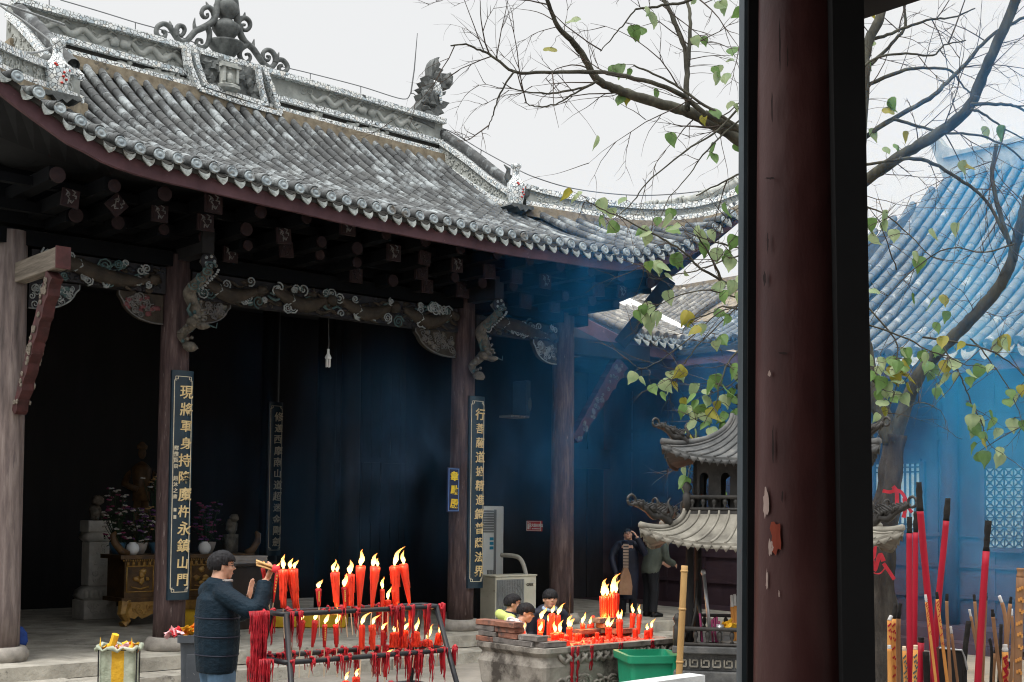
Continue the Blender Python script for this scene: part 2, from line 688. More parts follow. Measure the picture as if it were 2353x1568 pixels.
ez_pts = P2([(17.6, 166), (64, 204), (110, 236), (154, 270), (201, 294), (246, 320), (290, 338), (339, 354), (380, 365), (426, 376), (471, 387), (557, 408), (636, 428), (713, 446), (789, 465), (859, 481), (926, 494), (987, 507), (1051, 519), (1117, 533), (1203, 549), (1285, 561), (1339, 571), (1392, 579), (1440, 584), (1490, 581), (1537, 572), (1578, 560), (1620, 538), (1654, 514), (1677, 498), (1702, 480)], VE)
_ez = interp(ez_pts)
EZMIN = ez_pts[0][0]
EZ_R = _ez(2 * UCEN - EZMIN)


def EZ(u):
    if u < EZMIN:
        return _ez(EZMIN) + (_ez(2 * UCEN - u) - EZ_R) * 1.0
    return _ez(min(u, UCORN))


_rz = [HV(x, y, VR) for x, y in [(161, 136), (529, 257), (645, 277), (940, 345)]]
RZ0, RZ1 = np.polyfit([p[0] for p in _rz], [p[1] for p in _rz], 1)[::-1]


def RZ(u):
    return RZ0 + RZ1 * u


HN = (-(VH - VE), -(UCORN - UR), 0)                   # normal of the vertical plane of the right hip


def HIPP(px, py):
    q = onplane(px, py, (UR, VH, 0), HN)
    return q.x, q.z


_hz = interp([HIPP(*p) for p in [(1196, 480), (1308, 499), (1396, 512), (1469, 519), (1543, 520), (1616, 511), (1660, 500), (1701, 484)]])


def top_of(u):
    """upper end (v, z) of the roof row at u"""
    um = u if u > UCEN else 2 * UCEN - u
    if um <= UR:
        return VR, RZ(u)
    t = (um - UR) / (UCORN - UR)
    return VH + (VE - VH) * t, _hz(um) - 0.05


def row_path(u, n=None, z_off=0.0):
    v1, z1 = top_of(u)
    z0 = EZ(u)
    L = math.hypot(v1 - VE, z1 - z0)
    n = n or max(2, int(round(L / 0.235)))
    out = []
    c = 0.55 if v1 > 2 else 0.3
    for i in range(n + 1):
        t = i / n
        out.append(Vector((u, VE + (v1 - VE) * t, z0 + (z1 - z0) * (t - c * t * (1 - t)) + z_off)))
    return out


def tile_row(mb, path, rad, idx, n=9, side=Vector((1, 0, 0))):
    """half-round cover tiles along a path, one slightly tapered tile per step"""
    a0, a1 = math.radians(-50), math.radians(230)
    cum = 0
    for i in range(len(path) - 1):
        p, q = path[i], path[i + 1]
        t = (q - p).normalized()
        x = (side - t * side.dot(t)).normalized()
        nrm = x.cross(t)
        if nrm.z < 0:
            nrm = -nrm
        p, q = p + nrm * (rad * .8), q + nrm * (rad * .8)
        jr = 1 + rnd.uniform(-.03, .03)
        rows = []
        q2 = q + t * 0.02
        for s_, r_ in ((p, rad * 1.05 * jr), (q2, rad * 0.95 * jr)):
            rows.append([s_ + x * (r_ * math.cos(a0 + (a1 - a0) * k / (n - 1))) + nrm * (r_ * math.sin(a0 + (a1 - a0) * k / (n - 1))) for k in range(n)])
        mb.grid(rows, uvf=lambda a, b, i=i: (idx + 0.1 + 0.8 * b / (n - 1), i + 0.05 + 0.9 * a))
        # lip of the lower end
        b = len(mb.v)
        mb.v += [tuple(w) for w in rows[0]] + [tuple(p)]
        for k in range(n - 1):
            mb.f.append((b + k, b + k + 1, b + n))
            mb.m.append(0)
            mb.uv.append([(idx + .5, i + .5)] * 3)


ROWS = [2.045 + 0.2236 * k for k in range(-18, 41) if -1.85 < 2.045 + 0.2236 * k < 11.05]
tl = MB()
for i, u in enumerate(ROWS):
    tile_row(tl, row_path(u), 0.059, i + 100)
roof = tl.build('roof_tiles', [M['roof_tile']], HALL, smooth=True)
roof['label'] = 'weathered grey tiled roof slope with white lichen patches'
for e in roof.data.edges:
    pass
# pans between the rows
pn = MB()
grid = []
us = []
for u in ROWS:
    us += [u - 0.1118, u - 0.05, u, u + 0.05]
for u in us:
    k = 0.0 if abs(((u - 2.045) / 0.2236) - round((u - 2.045) / 0.2236)) < 0.3 else -0.035
    grid.append(row_path(u, 14, -0.03 + k))
pn.slab(grid, (0, 0, 0.06))
pn.build('roof_pans', M['pan_tile'], HALL)
# end discs and drip tiles
dsc = MB()
prof = [(0.001, -0.03), (0.074, -0.03), (0.077, 0.0), (0.07, 0.012), (0.058, 0.012), (0.054, 0.004), (0.03, 0.004), (0.026, 0.012), (0.001, 0.014)]
dsc.lathe(prof, n=16, mat=Matrix.Rotation(math.radians(78), 3, 'X'))
disc_me = dsc.mesh('tile_end', M['tile_end_clay'], True)
drp = MB()
shape = [(-0.085, 0.02), (-0.08, -0.02), (-0.06, -0.06), (-0.03, -0.095), (0, -0.118), (0.03, -0.095), (0.06, -0.06), (0.08, -0.02), (0.085, 0.02), (0.05, -0.012), (0, -0.026), (-0.05, -0.012)]
drp.prism(shape, lambda x, z: (x, -0.02 + z * 0.45, z), lambda x, z: (x, 0.004 + z * 0.45, z))
drp.grid([[(x, y, -0.024 + 3.4 * x * x - y * -0.35) for x in np.linspace(-.085, .085, 7)] for y in (-0.02, 0.1, 0.22)])
drp.grid([[(x, y, -0.042 + 3.4 * x * x - y * -0.35) for x in np.linspace(-.085, .085, 7)] for y in (-0.02, 0.1, 0.22)], flip=True)
for k in range(5):
    x = -0.044 + 0.022 * k
    drp.tube([(x * 1.5, -.025, -0.005 - .02), (x * .9, -.045, -0.06), (x * .3, -.062, -0.095)], [.007, .006, .003], 5)
drip_me = drp.mesh('drip_tile', M['drip_clay'], False)


def slope_rot(u):
    d = (EZ(u + .05) - EZ(u - .05)) / .1
    return Matrix.Rotation(-math.atan(d), 4, 'Y')


for i, u in enumerate(ROWS):
    o = bpy.data.objects.new('tile_end', disc_me)
    COL.objects.link(o)
    o.parent = HALL
    o.matrix_local = Matrix.Translation((u, VE - 0.045, EZ(u) + 0.02)) @ Matrix.Scale(.84, 4) @ Matrix.Rotation(rnd.uniform(-.1, .1), 4, 'Y')
    o = bpy.data.objects.new('drip_tile', drip_me)
    COL.objects.link(o)
    o.parent = HALL
    o.matrix_local = Matrix.Translation((u + 0.112, VE + 0.005, EZ(u + .112) - 0.05)) @ slope_rot(u + .112) @ Matrix.Scale(.86, 4) @ Matrix.Rotation(rnd.uniform(-.08, .08), 4, 'X')

# fascia, soffit
fb = MB()
ul = list(np.linspace(-1.95, UCORN - .05, 70))
ring = [[(u, VE + .06, EZ(u) - .075) for u in ul], [(u, VE + .07, EZ(u) - .235) for u in ul], [(u, VE + .13, EZ(u) - .235) for u in ul], [(u, VE + .12, EZ(u) - .06) for u in ul]]
fb.grid(ring)
fb.grid([ring[3], ring[0]])
SIDE_U = 10.65


def side_edge(t):
    """right side eave: t=0 at the corner .. 1 at the back"""
    v = VE + 0.06 + t * 8.4
    u = UCORN - 0.06 - 0.5 * min(1, t * 3)
    d = t * 8.4 + 0.0
    dd = min(d * 1.0, 5.0)
    return u, v, EZ(UCORN - 0.05 - dd) - 0.06


se = [side_edge(t) for t in np.linspace(0, 1, 30)]
fb.grid([[(u, v, z) for u, v, z in se], [(u, v, z - .17) for u, v, z in se]])
fb.grid([[(u - .06, v, z) for u, v, z in se], [(u - .06, v, z - .17) for u, v, z in se]], flip=True)
fb.build('eave_board', M['red_oxide_board'], HALL)
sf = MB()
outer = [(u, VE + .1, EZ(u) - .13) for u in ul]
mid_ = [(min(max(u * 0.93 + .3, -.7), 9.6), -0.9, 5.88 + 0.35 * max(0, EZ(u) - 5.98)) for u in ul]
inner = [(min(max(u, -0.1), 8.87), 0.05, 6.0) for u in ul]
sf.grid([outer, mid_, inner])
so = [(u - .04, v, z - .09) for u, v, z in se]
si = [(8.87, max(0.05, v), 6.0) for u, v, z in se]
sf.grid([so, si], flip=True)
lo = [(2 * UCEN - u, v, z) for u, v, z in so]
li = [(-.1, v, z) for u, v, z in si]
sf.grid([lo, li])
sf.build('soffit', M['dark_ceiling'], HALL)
# slope over the right end, back slope
sr = MB()
sr.slab([[(u, v, z + .06) for u, v, z in se], [(UR + .3, max(VH, min(v, 5.2)), 7.2) for u, v, z in se]], (0, 0, .08))
sr.slab([[(2 * UCEN - u, v, z + .06) for u, v, z in se], [(UCEN - (UR - UCEN) - .3, max(VH, min(v, 5.2)), 7.2) for u, v, z in se]], (0, 0, .08))
sr.slab([[(u, VR + .3, RZ(u)) for u in (0.9, 8.3)], [(u, 4.9, 7.3) for u in (.5, 8.7)], [(u, 7.6, 6.1) for u in (-1.5, 10.6)]], (0, 0, .1))
sr.build('rear_roof_slopes', M['pan_tile'], HALL)
gb = MB()
for gu in (UR - .1, UCEN - (UR - UCEN) + .1):
    gb.prism([(VH + .1, 7.1), (VR + .2, RZ(gu)), (4.9, 7.2)], lambda a, b, gu=gu: (gu - .04, a, b), lambda a, b, gu=gu: (gu + .04, a, b))
gb.build('gable_wall', M['dark_wood'], HALL)


# ---------------------------------------------------------------- ridges
def zline(pts, v):
    q = [HV(x, y, v) for x, y in pts]
    c = np.polyfit([a for a, b in q], [b for a, b in q], 2 if len(q) > 4 else 1)
    return lambda u: float(np.polyval(c, u))


RV = 2.55
z_tt = zline([(38, 0), (113, 12.6), (312, 68), (416, 98), (622, 164), (713, 189), (829, 217), (929, 247)], RV)
z_mt = zline([(156, 81), (423, 161), (635, 219), (930, 295)], RV)
z_lt = zline([(164, 113), (413, 187), (645, 252), (940, 323)], RV)
U0R, U1R = 0.85, 8.30
uu = list(np.linspace(U0R, U1R, 24))


def band(mb, ulist, ztop, h, vf, vb, mi=0):
    mb.grid([[(u, vf, ztop(u)) for u in ulist], [(u, vf, ztop(u) - h) for u in ulist]], mi)
    mb.grid([[(u, vb, ztop(u)) for u in ulist], [(u, vf, ztop(u)) for u in ulist]], mi)
    mb.grid([[(u, vf, ztop(u) - h) for u in ulist], [(u, vb, ztop(u) - h) for u in ulist]], mi)
    mb.grid([[(u, vb, ztop(u) - h) for u in ulist], [(u, vb, ztop(u)) for u in ulist]], mi)
    for k in (0, -1):
        u = ulist[k]
        mb.add([(u, vf, ztop(u)), (u, vf, ztop(u) - h), (u, vb, ztop(u) - h), (u, vb, ztop(u))], [(0, 1, 2, 3)], mi)


rd = MB()
band(rd, uu, lambda u: z_tt(u) - .04, z_tt(4) - RZ(4) + .1, RV + .09, RV + .33, 0)
main_ridge = rd.build('main_ridge', [M['plaster']], HALL)
bd = MB()
band(bd, uu, lambda u: z_tt(u) + .012, .085, RV - .03, RV + .42)
band(bd, uu, z_mt, .085, RV, RV + .1)
band(bd, uu, z_lt, .09, RV - .05, RV + .12)
bd.build('porcelain_band', M['porcelain_mosaic'], main_ridge)
tb = MB()
band(tb, list(np.linspace(U0R - .1, U1R + .1, 24)), lambda u: z_lt(u) - .088, z_lt(4) - RZ(4) + .02, RV - .12, RV + .3)
tb.build('mortar_bed', M['tan_mortar'], main_ridge)
# relief on the upper panel: two long dragons and clouds, small animals in the lower recess
rl = MB()
rq = random.Random(21)


def relief_dragon(ua, ub, zc, amp, r, vf):
    n = 40
    pts = []
    for i in range(n + 1):
        t = i / n
        u = ua + (ub - ua) * t
        pts.append((u, vf, zc(u) + amp * math.sin(t * PI * 6.2) * (1 - .3 * t)))
    rl.tube(pts, [r * (0.45 + 0.9 * math.sin(PI * min(1, .08 + .85 * i / n))) for i in range(n + 1)], 6, flat=1.0)
    for i in range(4, n, 6):
        p = pts[i]
        rl.tube([p, (p[0] + .07, vf - .01, p[2] + .09), (p[0] + .16, vf, p[2] + .05)], [.03, .022, .008], 5)
    e = pts[0]
    rl.blob((e[0], vf - .01, e[2]), (.09, .05, .07), jit=.25, rg=rq)


def panel_mid(u):
    return (z_tt(u) - .085 + z_mt(u)) / 2


relief_dragon(2.3, 1.15, panel_mid, .06, .04, RV + .08)
relief_dragon(2.45, 3.5, panel_mid, .06, .04, RV + .08)
relief_dragon(6.6, 5.6, panel_mid, .06, .04, RV + .08)
relief_dragon(6.8, 7.8, panel_mid, .06, .04, RV + .08)
for k in range(46):
    u = rq.uniform(.9, 8.2)
    if 3.75 < u < 5.45:
        continue
    zc = panel_mid(u) + rq.uniform(-.12, .13)
    a = rq.uniform(0, 6)
    rl.tube([(u + .065 * (1 - t / 9) * math.cos(a + t * .8), RV + .088, zc + .065 * (1 - t / 9) * math.sin(a + t * .8)) for t in range(9)], [.014] * 9, 5)
for k in range(26):
    u = rq.uniform(.95, 8.1)
    if 3.75 < u < 5.45:
        continue
    zc = (z_mt(u) - .085 + z_lt(u)) / 2
    rl.blob((u, RV + .07, zc - .02), (rq.uniform(.06, .13), .05, rq.uniform(.035, .06)), jit=.3, rg=rq)
    rl.blob((u + .09, RV + .06, zc + .02), (.04, .04, .04), jit=.3, rg=rq)
rl.build('relief_carving', M['plaster_relief'], main_ridge, smooth=True)
rc = MB()
band(rc, uu, lambda u: z_mt(u) - .08, .12, RV + .075, RV + .1)
rc.build('recess_shade', M['pan_tile'], main_ridge)  # dark strip paints the shade between the two lower bands


def ridge_strip(name, pts, zt, zb, th, relief_seed, cap=True, crest=False):
    """a descending ridge along plan points pts [(u,v)], with top/bottom heights"""
    n = len(pts)
    P = [Vector((p[0], p[1], 0)) for p in pts]
    nor = []
    for i in range(n):
        d = (P[min(i + 1, n - 1)] - P[max(i - 1, 0)]).normalized()
        q = Vector((d.y, -d.x, 0))
        nor.append(q)
    w = MB()

    def strip(mb, t0, t1, off, mi=0):
        """t0,t1: fraction lists of height; off: half thickness"""
        rows = []
        for s_, tt in ((1, t1), (1, t0), (-1, t0), (-1, t1)):
            rows.append([P[i] + nor[i] * (off * s_) + Vector((0, 0, tt(i))) for i in range(n)])
        rows.append(rows[0])
        mb.grid(rows, mi)
        for k in (0, n - 1):
            mb.add([rows[a][k] for a in range(4)], [(0, 1, 2, 3)], mi)
    zt_ = [zt(i) for i in range(n)]
    zb_ = [zb(i) for i in range(n)]
    strip(w, lambda i: zb_[i], lambda i: zt_[i] - .03, th / 2 - .05)
    o = w.build(name, M['plaster'], HALL)
    b_ = MB()
    strip(b_, lambda i: zt_[i] - .085, lambda i: zt_[i], th / 2)
    strip(b_, lambda i: zb_[i] + .07, lambda i: zb_[i] + .16, th / 2 + .01)
    b_.build('porcelain_band', M['porcelain_mosaic'], o)
    m_ = MB()
    strip(m_, lambda i: zb_[i] - .1, lambda i: zb_[i] + .075, th / 2 + .06)
    m_.build('mortar_bed', M['tan_mortar'], o)
    r_ = MB()
    q = random.Random(relief_seed)
    for s_ in (1, -1):
        for i in range(0, n * 4):
            t = q.uniform(0.02, .97) * (n - 1)
            k = int(t)
            f = t - k
            p = P[k].lerp(P[k + 1], f) + nor[k] * (s_ * (th / 2 - .045))
            z0, z1 = zb_[k] + (zb_[k + 1] - zb_[k]) * f + .18, zt_[k] + (zt_[k + 1] - zt_[k]) * f - .1
            zc = z0 + (z1 - z0) * q.uniform(.1, .9)
            d = (P[k + 1] - P[k]).normalized()
            a = q.uniform(0, 6)
            R = q.uniform(.03, .07)
            r_.tube([p + d * (R * (1 - j / 9) * math.cos(a + j * .8)) + Vector((0, 0, zc + R * (1 - j / 9) * math.sin(a + j * .8))) for j in range(8)], [.013] * 8, 5)
    r_.build('relief_carving', M['plaster_relief'], o, smooth=True)
    if cap:
        c_ = MB()
        for i in range(n - 1):
            a = P[i] + Vector((0, 0, zt_[i] + .02))
            b = P[i + 1] + Vector((0, 0, zt_[i + 1] + .02))
            m2 = max(2, int((b - a).length / .2))
            tile_row(c_, [a.lerp(b, k / m2) for k in range(m2 + 1)], .085, 300 + i * 7, side=nor[i])
        c_.build('ridge_cap_tiles', [M['roof_tile']], o, smooth=True)
    return o


# right gable ridge
def gz(pts, u):
    q = sorted(HU(x, y, u) for x, y in pts)
    return interp(q)


g_top = gz([(944.6, 275), (1000, 305), (1060, 342), (1103, 373), (1161, 419), (1190, 438)], UR + .16)
g_bot = gz([(940, 345), (1000, 377), (1050, 405), (1103, 439), (1162, 478), (1190, 490)], UR + .16)
vv = list(np.linspace(VR + .1, VH + .05, 14))
MIR = lambda u: 2 * UCEN - u
ridge_strip('gable_ridge', [(UR, v) for v in vv], lambda i: g_top(vv[i]), lambda i: g_bot(vv[i]), .32, 31)
ridge_strip('gable_ridge', [(MIR(UR), v) for v in vv], lambda i: g_top(vv[i]) + .25, lambda i: g_bot(vv[i]) + .16, .32, 32)
h_top = interp([HIPP(*p) for p in [(1215, 428), (1238, 435), (1308, 450), (1396, 464), (1469, 472), (1543, 473), (1601, 467), (1660, 451), (1707, 433)]])
h_bot = interp([HIPP(*p) for p in [(1196, 486), (1308, 503), (1396, 517), (1469, 523), (1543, 523), (1616, 514), (1660, 503), (1701, 482)]])
hs = list(np.linspace(UR + .1, UCORN - .02, 18))


def hv(u):
    return VH + (u - UR) / (UCORN - UR) * (VE - VH)


ridge_strip('hip_ridge', [(u, hv(u)) for u in hs], lambda i: h_top(hs[i]), lambda i: h_bot(hs[i]), .26, 33, cap=False)
ridge_strip('hip_ridge', [(MIR(u), hv(u)) for u in hs], lambda i: h_top(hs[i]) + .12, lambda i: h_bot(hs[i]) + .08, .26, 34, cap=False)
# curled crest riding on the corner tips
for mir in (False, True):
    cm = MB()
    q = random.Random(8)
    for k in range(26):
        t = k / 25
        u = 9.95 + t * 1.3
        zz = h_top(min(u, UCORN)) + .02 + t * .14
        uu_ = MIR(u) if mir else u
        v_ = hv(u)
        s = .05 + .07 * t
        cm.tube([(uu_ + (-1 if mir else 1) * s * (1 - j / 9) * 1.1 * math.cos(j * .75 + k), v_ + q.uniform(-.05, .05), zz + s * (1 - j / 9) * math.sin(j * .75 + k)) for j in range(8)], [.03 * (1 - j / 12) for j in range(8)], 6)
    pts = [(MIR(9.9 + .14 * j) if mir else 9.9 + .14 * j, hv(9.9 + .14 * j), h_top(min(9.9 + .14 * j, UCORN)) + .04 + .012 * j) for j in range(11)]
    cm.tube(pts, [.03 + .006 * j for j in range(11)], 7)
    cm.build('corner_crest', M['plaster_relief'], HALL, smooth=True)

# vases at the foot of the gable ridges
vs = MB()
vprof = [(.001, 0), (.11, 0), (.125, .06), (.15, .2), (.165, .33), (.15, .41), (.10, .47), (.07, .52), (.062, .58), (.065, .66), (.095, .70), (.095, .735), (.06, .74), (.001, .70)]
vs.lathe(vprof, n=20)
for k in range(7):
    a, z = -1.57 + rnd.uniform(-1.0, 1.2), rnd.uniform(.1, .42)
    vs.blob((.155 * math.cos(a), .155 * math.sin(a), z), (.022, .022, .016), mi=1, n=6, m=4)
pm('red_porcelain', [(0.3, (.5, .03, .02)), (.7, (.62, .05, .03))], 9, rough=.3)
vase_me = vs.mesh('vase', [M['porcelain_mosaic'], M['red_porcelain']], True)
shelf = MB()
shelf.prism([(-.24, 0), (.24, 0), (.27, -.04), (.2, -.07), (.13, -.05), (.06, -.12), (0, -.08), (-.06, -.12), (-.13, -.05), (-.2, -.07), (-.27, -.04)], lambda a, b: (a, -.2, b), lambda a, b: (a, .1, b))
shelf_me = shelf.mesh('vase_shelf', M['grey_clay'])
lion = MB()
rq = random.Random(4)
lion.blob((.28, .12, .3), (.24, .12, .13), jit=.18, rg=rq)
lion.blob((.46, .1, .36), (.12, .1, .1), jit=.2, rg=rq)
lion.blob((.02, .16, .5), (.12, .1, .09), jit=.2, rg=rq)
lion.tube([(.1, .14, .35), (-.08, .14, .55), (-.05, .14, .68), (-.16, .14, .74)], [.08, .06, .04, .01], 7)
lion.tube([(.3, .12, .2), (.36, .1, .08), (.42, .08, .05)], [.07, .06, .05], 7)
lion_me = lion.mesh('ridge_beast', M['grey_clay'], True)
for (uq, zq, vq) in ((*HV(1185, 475, VH - .18), VH - .18), (*HV(130, 222, VH - .62), VH - .62)):
    for nm, me in (('vase', vase_me), ('vase_shelf', shelf_me), ('ridge_beast', lion_me)):
        o = bpy.data.objects.new(nm, me)
        COL.objects.link(o)
        o.parent = HALL
        sc = 0.92
        o.matrix_local = Matrix.Translation((uq, vq, zq)) @ Matrix.Scale(sc, 4) @ (Matrix.Scale(-1, 4, (1, 0, 0)) if uq < 4 and nm == 'ridge_beast' else Matrix.Identity(4))

# ---------------------------------------------------------------- centre plaque and finial
PVV = 2.42


def pq(x, y, v=PVV):
    u, z = HV(x, y, v)
    return Vector((u, v, z))


pl = MB()
out = [(426, 96), (440, 160), (457, 206), (550, 238), (647, 266), (622, 205), (603, 152), (560, 138), (470, 108)]
pl.prism(out, lambda x, y: tuple(pq(x, y) + Vector((0, .12, 0))), lambda x, y: tuple(pq(x, y) + Vector((0, .6, 0))))
rq = random.Random(12)
for k in range(60):                                      # rockwork
    t, s = rq.random(), rq.random()
    x = 455 + 140 * t + 30 * s
    y = 118 + 45 * t + 85 * s
    pl.blob(pq(x, y) + Vector((0, .12, 0)), (rq.uniform(.05, .13), rq.uniform(.04, .1), rq.uniform(.05, .14)), jit=.3, rg=rq)
plaque = pl.build('ridge_plaque', M['grey_clay'], HALL, smooth=False)
pf = MB()


def strip2(line, w, v0=PVV + .02):
    L = [pq(x, y) for x, y in line]
    for i in range(len(L) - 1):
        pf.beam(L[i] + Vector((0, .05, 0)), L[i + 1] + Vector((0, .05, 0)), w, .16, up=(0, 1, 0))


for ln in ([(428, 98), (436, 150), (458, 205)], [(446, 104), (453, 145), (472, 196)], [(458, 205), (550, 236), (645, 263)], [(472, 196), (530, 215), (606, 240)],
           [(645, 263), (626, 205), (604, 152)], [(612, 243), (601, 205), (592, 150)]):
    strip2(ln, .07)
pf.build('porcelain_band', M['porcelain_mosaic'], plaque)
ni = MB()
ni.box(pq(526, 170) + Vector((0, .02, 0)), (.26, .1, .34))
ni.blob(pq(524, 172) + Vector((0, -.05, -.06)), (.055, .05, .09), mi=0)
ni.blob(pq(524, 165) + Vector((0, -.05, .05)), (.03, .03, .035), mi=0)
ni.blob(pq(526, 203) + Vector((0, -.02, 0)), (.2, .14, .07), mi=0, jit=.1)
ni.box(pq(526, 156) + Vector((0, -.04, 0)), (.32, .12, .04))
for sx in (-.11, .11):
    ni.box(pq(526, 172) + Vector((sx, -.05, 0)), (.04, .06, .26))
ni.build('shrine_niche', M['plaster_relief'], plaque)
gd = MB()
cx = pq(518, 118, 2.7)
gz0 = cx.z
gprof = [(.001, -.12), (.12, -.1), (.2, 0), (.28, .09), (.29, .12), (.24, .135), (.1, .15), (.09, .19), (.15, .24), (.215, .33), (.22, .40), (.12, .47), (.075, .50), (.14, .545), (.195, .62), (.195, .70), (.14, .78), (.075, .815)]
gd.lathe(gprof, (cx.x, 2.7, gz0), n=22)
fin = gd.build('finial_gourd', M['grey_clay'], plaque, smooth=True)
g2 = MB()
g2.lathe([(.07, .815), (.12, .84), (.165, .91), (.165, .99), (.12, 1.06), (.07, 1.09), (.06, 1.13), (.09, 1.2), (.06, 1.34), (.02, 1.45), (.001, 1.5)], (cx.x, 2.7, gz0), n=20)
g2.build('mosaic_bulb', M['porcelain_mosaic'], fin, smooth=True)
sc_ = MB()


def scroll(pts, r0, r1, v=2.66, n=3):
    P = curve([pq(x, y, v) for x, y in pts], n)
    m = len(P)
    sc_.tube(P, [r0 + (r1 - r0) * i / (m - 1) for i in range(m)], 8, flat=1.3, up=(0, 1, 0))


scroll([(505, -14), (499, 20), (492, 45), (480, 57), (462, 66), (449, 72), (437, 86), (425, 97), (412, 94), (404, 84), (396, 72), (388, 60), (375, 55), (362, 62), (359, 76), (368, 87), (379, 84), (379, 74), (373, 73)], .055, .03)
scroll([(404, 86), (405, 70), (411, 60), (421, 62), (424, 72), (417, 82), (408, 79), (410, 72)], .045, .022)
scroll([(392, 62), (390, 48)], .04, .005)
scroll([(449, 72), (446, 55), (448, 41)], .04, .005)
scroll([(476, 62), (481, 75), (480, 92), (473, 106), (460, 110), (451, 102), (454, 92), (463, 93), (464, 100)], .045, .022)
scroll([(494, 45), (490, 28), (480, 17), (468, 20), (463, 31), (469, 41), (477, 38), (476, 31)], .045, .022)
scroll([(479, 17), (473, 4)], .035, .005)
scroll([(537, -14), (541, 15), (545, 45), (551, 75), (563, 97), (580, 111), (594, 131), (605, 146), (620, 156), (630, 149), (637, 139), (648, 138), (657, 146), (661, 157), (654, 165), (643, 164), (641, 154), (648, 151)], .055, .03)
scroll([(547, 52), (553, 44), (564, 42), (573, 50), (574, 62), (566, 70), (556, 67), (557, 58), (563, 58)], .045, .022)
scroll([(560, 42), (563, 28)], .035, .005)
scroll([(580, 109), (582, 99), (584, 90)], .04, .005)
scroll([(568, 103), (556, 111), (550, 124), (555, 138), (566, 144), (575, 135), (572, 125), (564, 126)], .045, .022)
scroll([(632, 146), (633, 134), (626, 120), (614, 115), (604, 123), (606, 137), (616, 139), (619, 131), (613, 130)], .045, .022)
scroll([(636, 138), (641, 120)], .04, .005)
sc_.build('finial_scrolls', M['grey_clay'], plaque, smooth=True)
# dragon at the right end of the ridge
dz = MB()
ol = [(1560, 1085), (1610, 1020), (1600, 990), (1640, 950), (1665, 905), (1645, 855), (1690, 835), (1650, 800), (1700, 785), (1670, 740), (1722, 742), (1702, 690), (1752, 695), (1748, 610), (1765, 560), (1795, 525), (1822, 522), (1805, 560), (1832, 585), (1815, 618), (1858, 638), (1835, 668), (1887, 673), (1850, 715), (1900, 708), (1920, 660), (1945, 700), (1940, 765), (1912, 810), (1855, 802), (1842, 840), (1882, 833), (1872, 866), (1838, 872), (1845, 918), (1912, 938), (1872, 988), (1840, 1000), (1866, 1035), (1828, 1032), (1790, 1100), (1772, 1172), (1700, 1135)]
dv = lambda x, y, v: pq(551.5 + x * .2519, y * .2519, v)
dz.prism(ol, lambda x, y: tuple(dv(x, y, 2.62)), lambda x, y: tuple(dv(x, y, 2.62) + Vector((0, .2, 0))))
rq = random.Random(3)
for (x, y, rx, rz) in ((1740, 900, .1, .1), (1700, 860, .08, .07), (1760, 950, .09, .06), (1700, 990, .11, .05), (1740, 780, .06, .1), (1800, 700, .08, .12), (1790, 600, .05, .14), (1900, 760, .05, .08), (1690, 930, .07, .05), (1720, 1040, .13, .07)):
    dz.blob(dv(x, y, 2.61), (rx, .07, rz), jit=.25, rg=rq)
for k in range(9):
    x, y = 1660 + 14 * k, 770 + 25 * math.sin(k)
    dz.tube([dv(x, y + 60, 2.6), dv(x + 20, y + 100, 2.57), dv(x + 10, y + 150, 2.59)], [.025, .03, .01], 5)
dg = dz.build('ridge_dragon', M['grey_clay'], HALL, auto=0.7)
d2 = MB()
d2.blob(dv(1790, 800, 2.6), (.11, .05, .13), n=10, m=8)
for k in range(8):
    d2.blob(dv(1830 + 4 * math.sin(k), 830 + 14 * k, 2.6), (.03, .03, .04))
d2.build('porcelain_scales', M['porcelain_mosaic'], dg, smooth=True)

# ---------------------------------------------------------------- columns
CT = PZ + 4.95
for i, u in enumerate(CU):
    c_ = MB()
    prof = [(.001, PZ + .16), (.195, PZ + .16), (.196, PZ + .6), (.19, PZ + 1.6), (.182, PZ + 3.0), (.172, CT), (.001, CT)]
    n = 22
    c_.lathe([(r, z) for r, z in prof], (u, 0, 0), n=n)
    for k in range(len(c_.v)):
        x, y, z = c_.v[k]
        c_.v[k] = (x + rnd.uniform(-.003, .003), y + rnd.uniform(-.003, .003), z)
    o = c_.build('pillar', M['column_bare' if i == 0 else 'column_paint'], HALL, smooth=True)
    if i == 0:
        o['label'] = 'weathered bare pale wooden pillar'
    b_ = MB()
    b_.lathe([(.001, PZ - .02), (.27, PZ - .02), (.3, PZ + .05), (.3, PZ + .1), (.26, PZ + .165), (.001, PZ + .17)], (u, 0, 0), n=20)
    b_.build('pillar_base', M['base_stone'], o, smooth=True)
# beams
FT, FB = PZ + 4.77, PZ + 4.42
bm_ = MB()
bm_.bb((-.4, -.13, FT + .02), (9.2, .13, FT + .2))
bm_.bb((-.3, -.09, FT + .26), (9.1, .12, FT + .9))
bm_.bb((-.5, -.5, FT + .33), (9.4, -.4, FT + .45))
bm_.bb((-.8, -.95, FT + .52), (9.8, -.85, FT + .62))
bm_.build('lintel_beams', M['bracket_wood'], HALL)
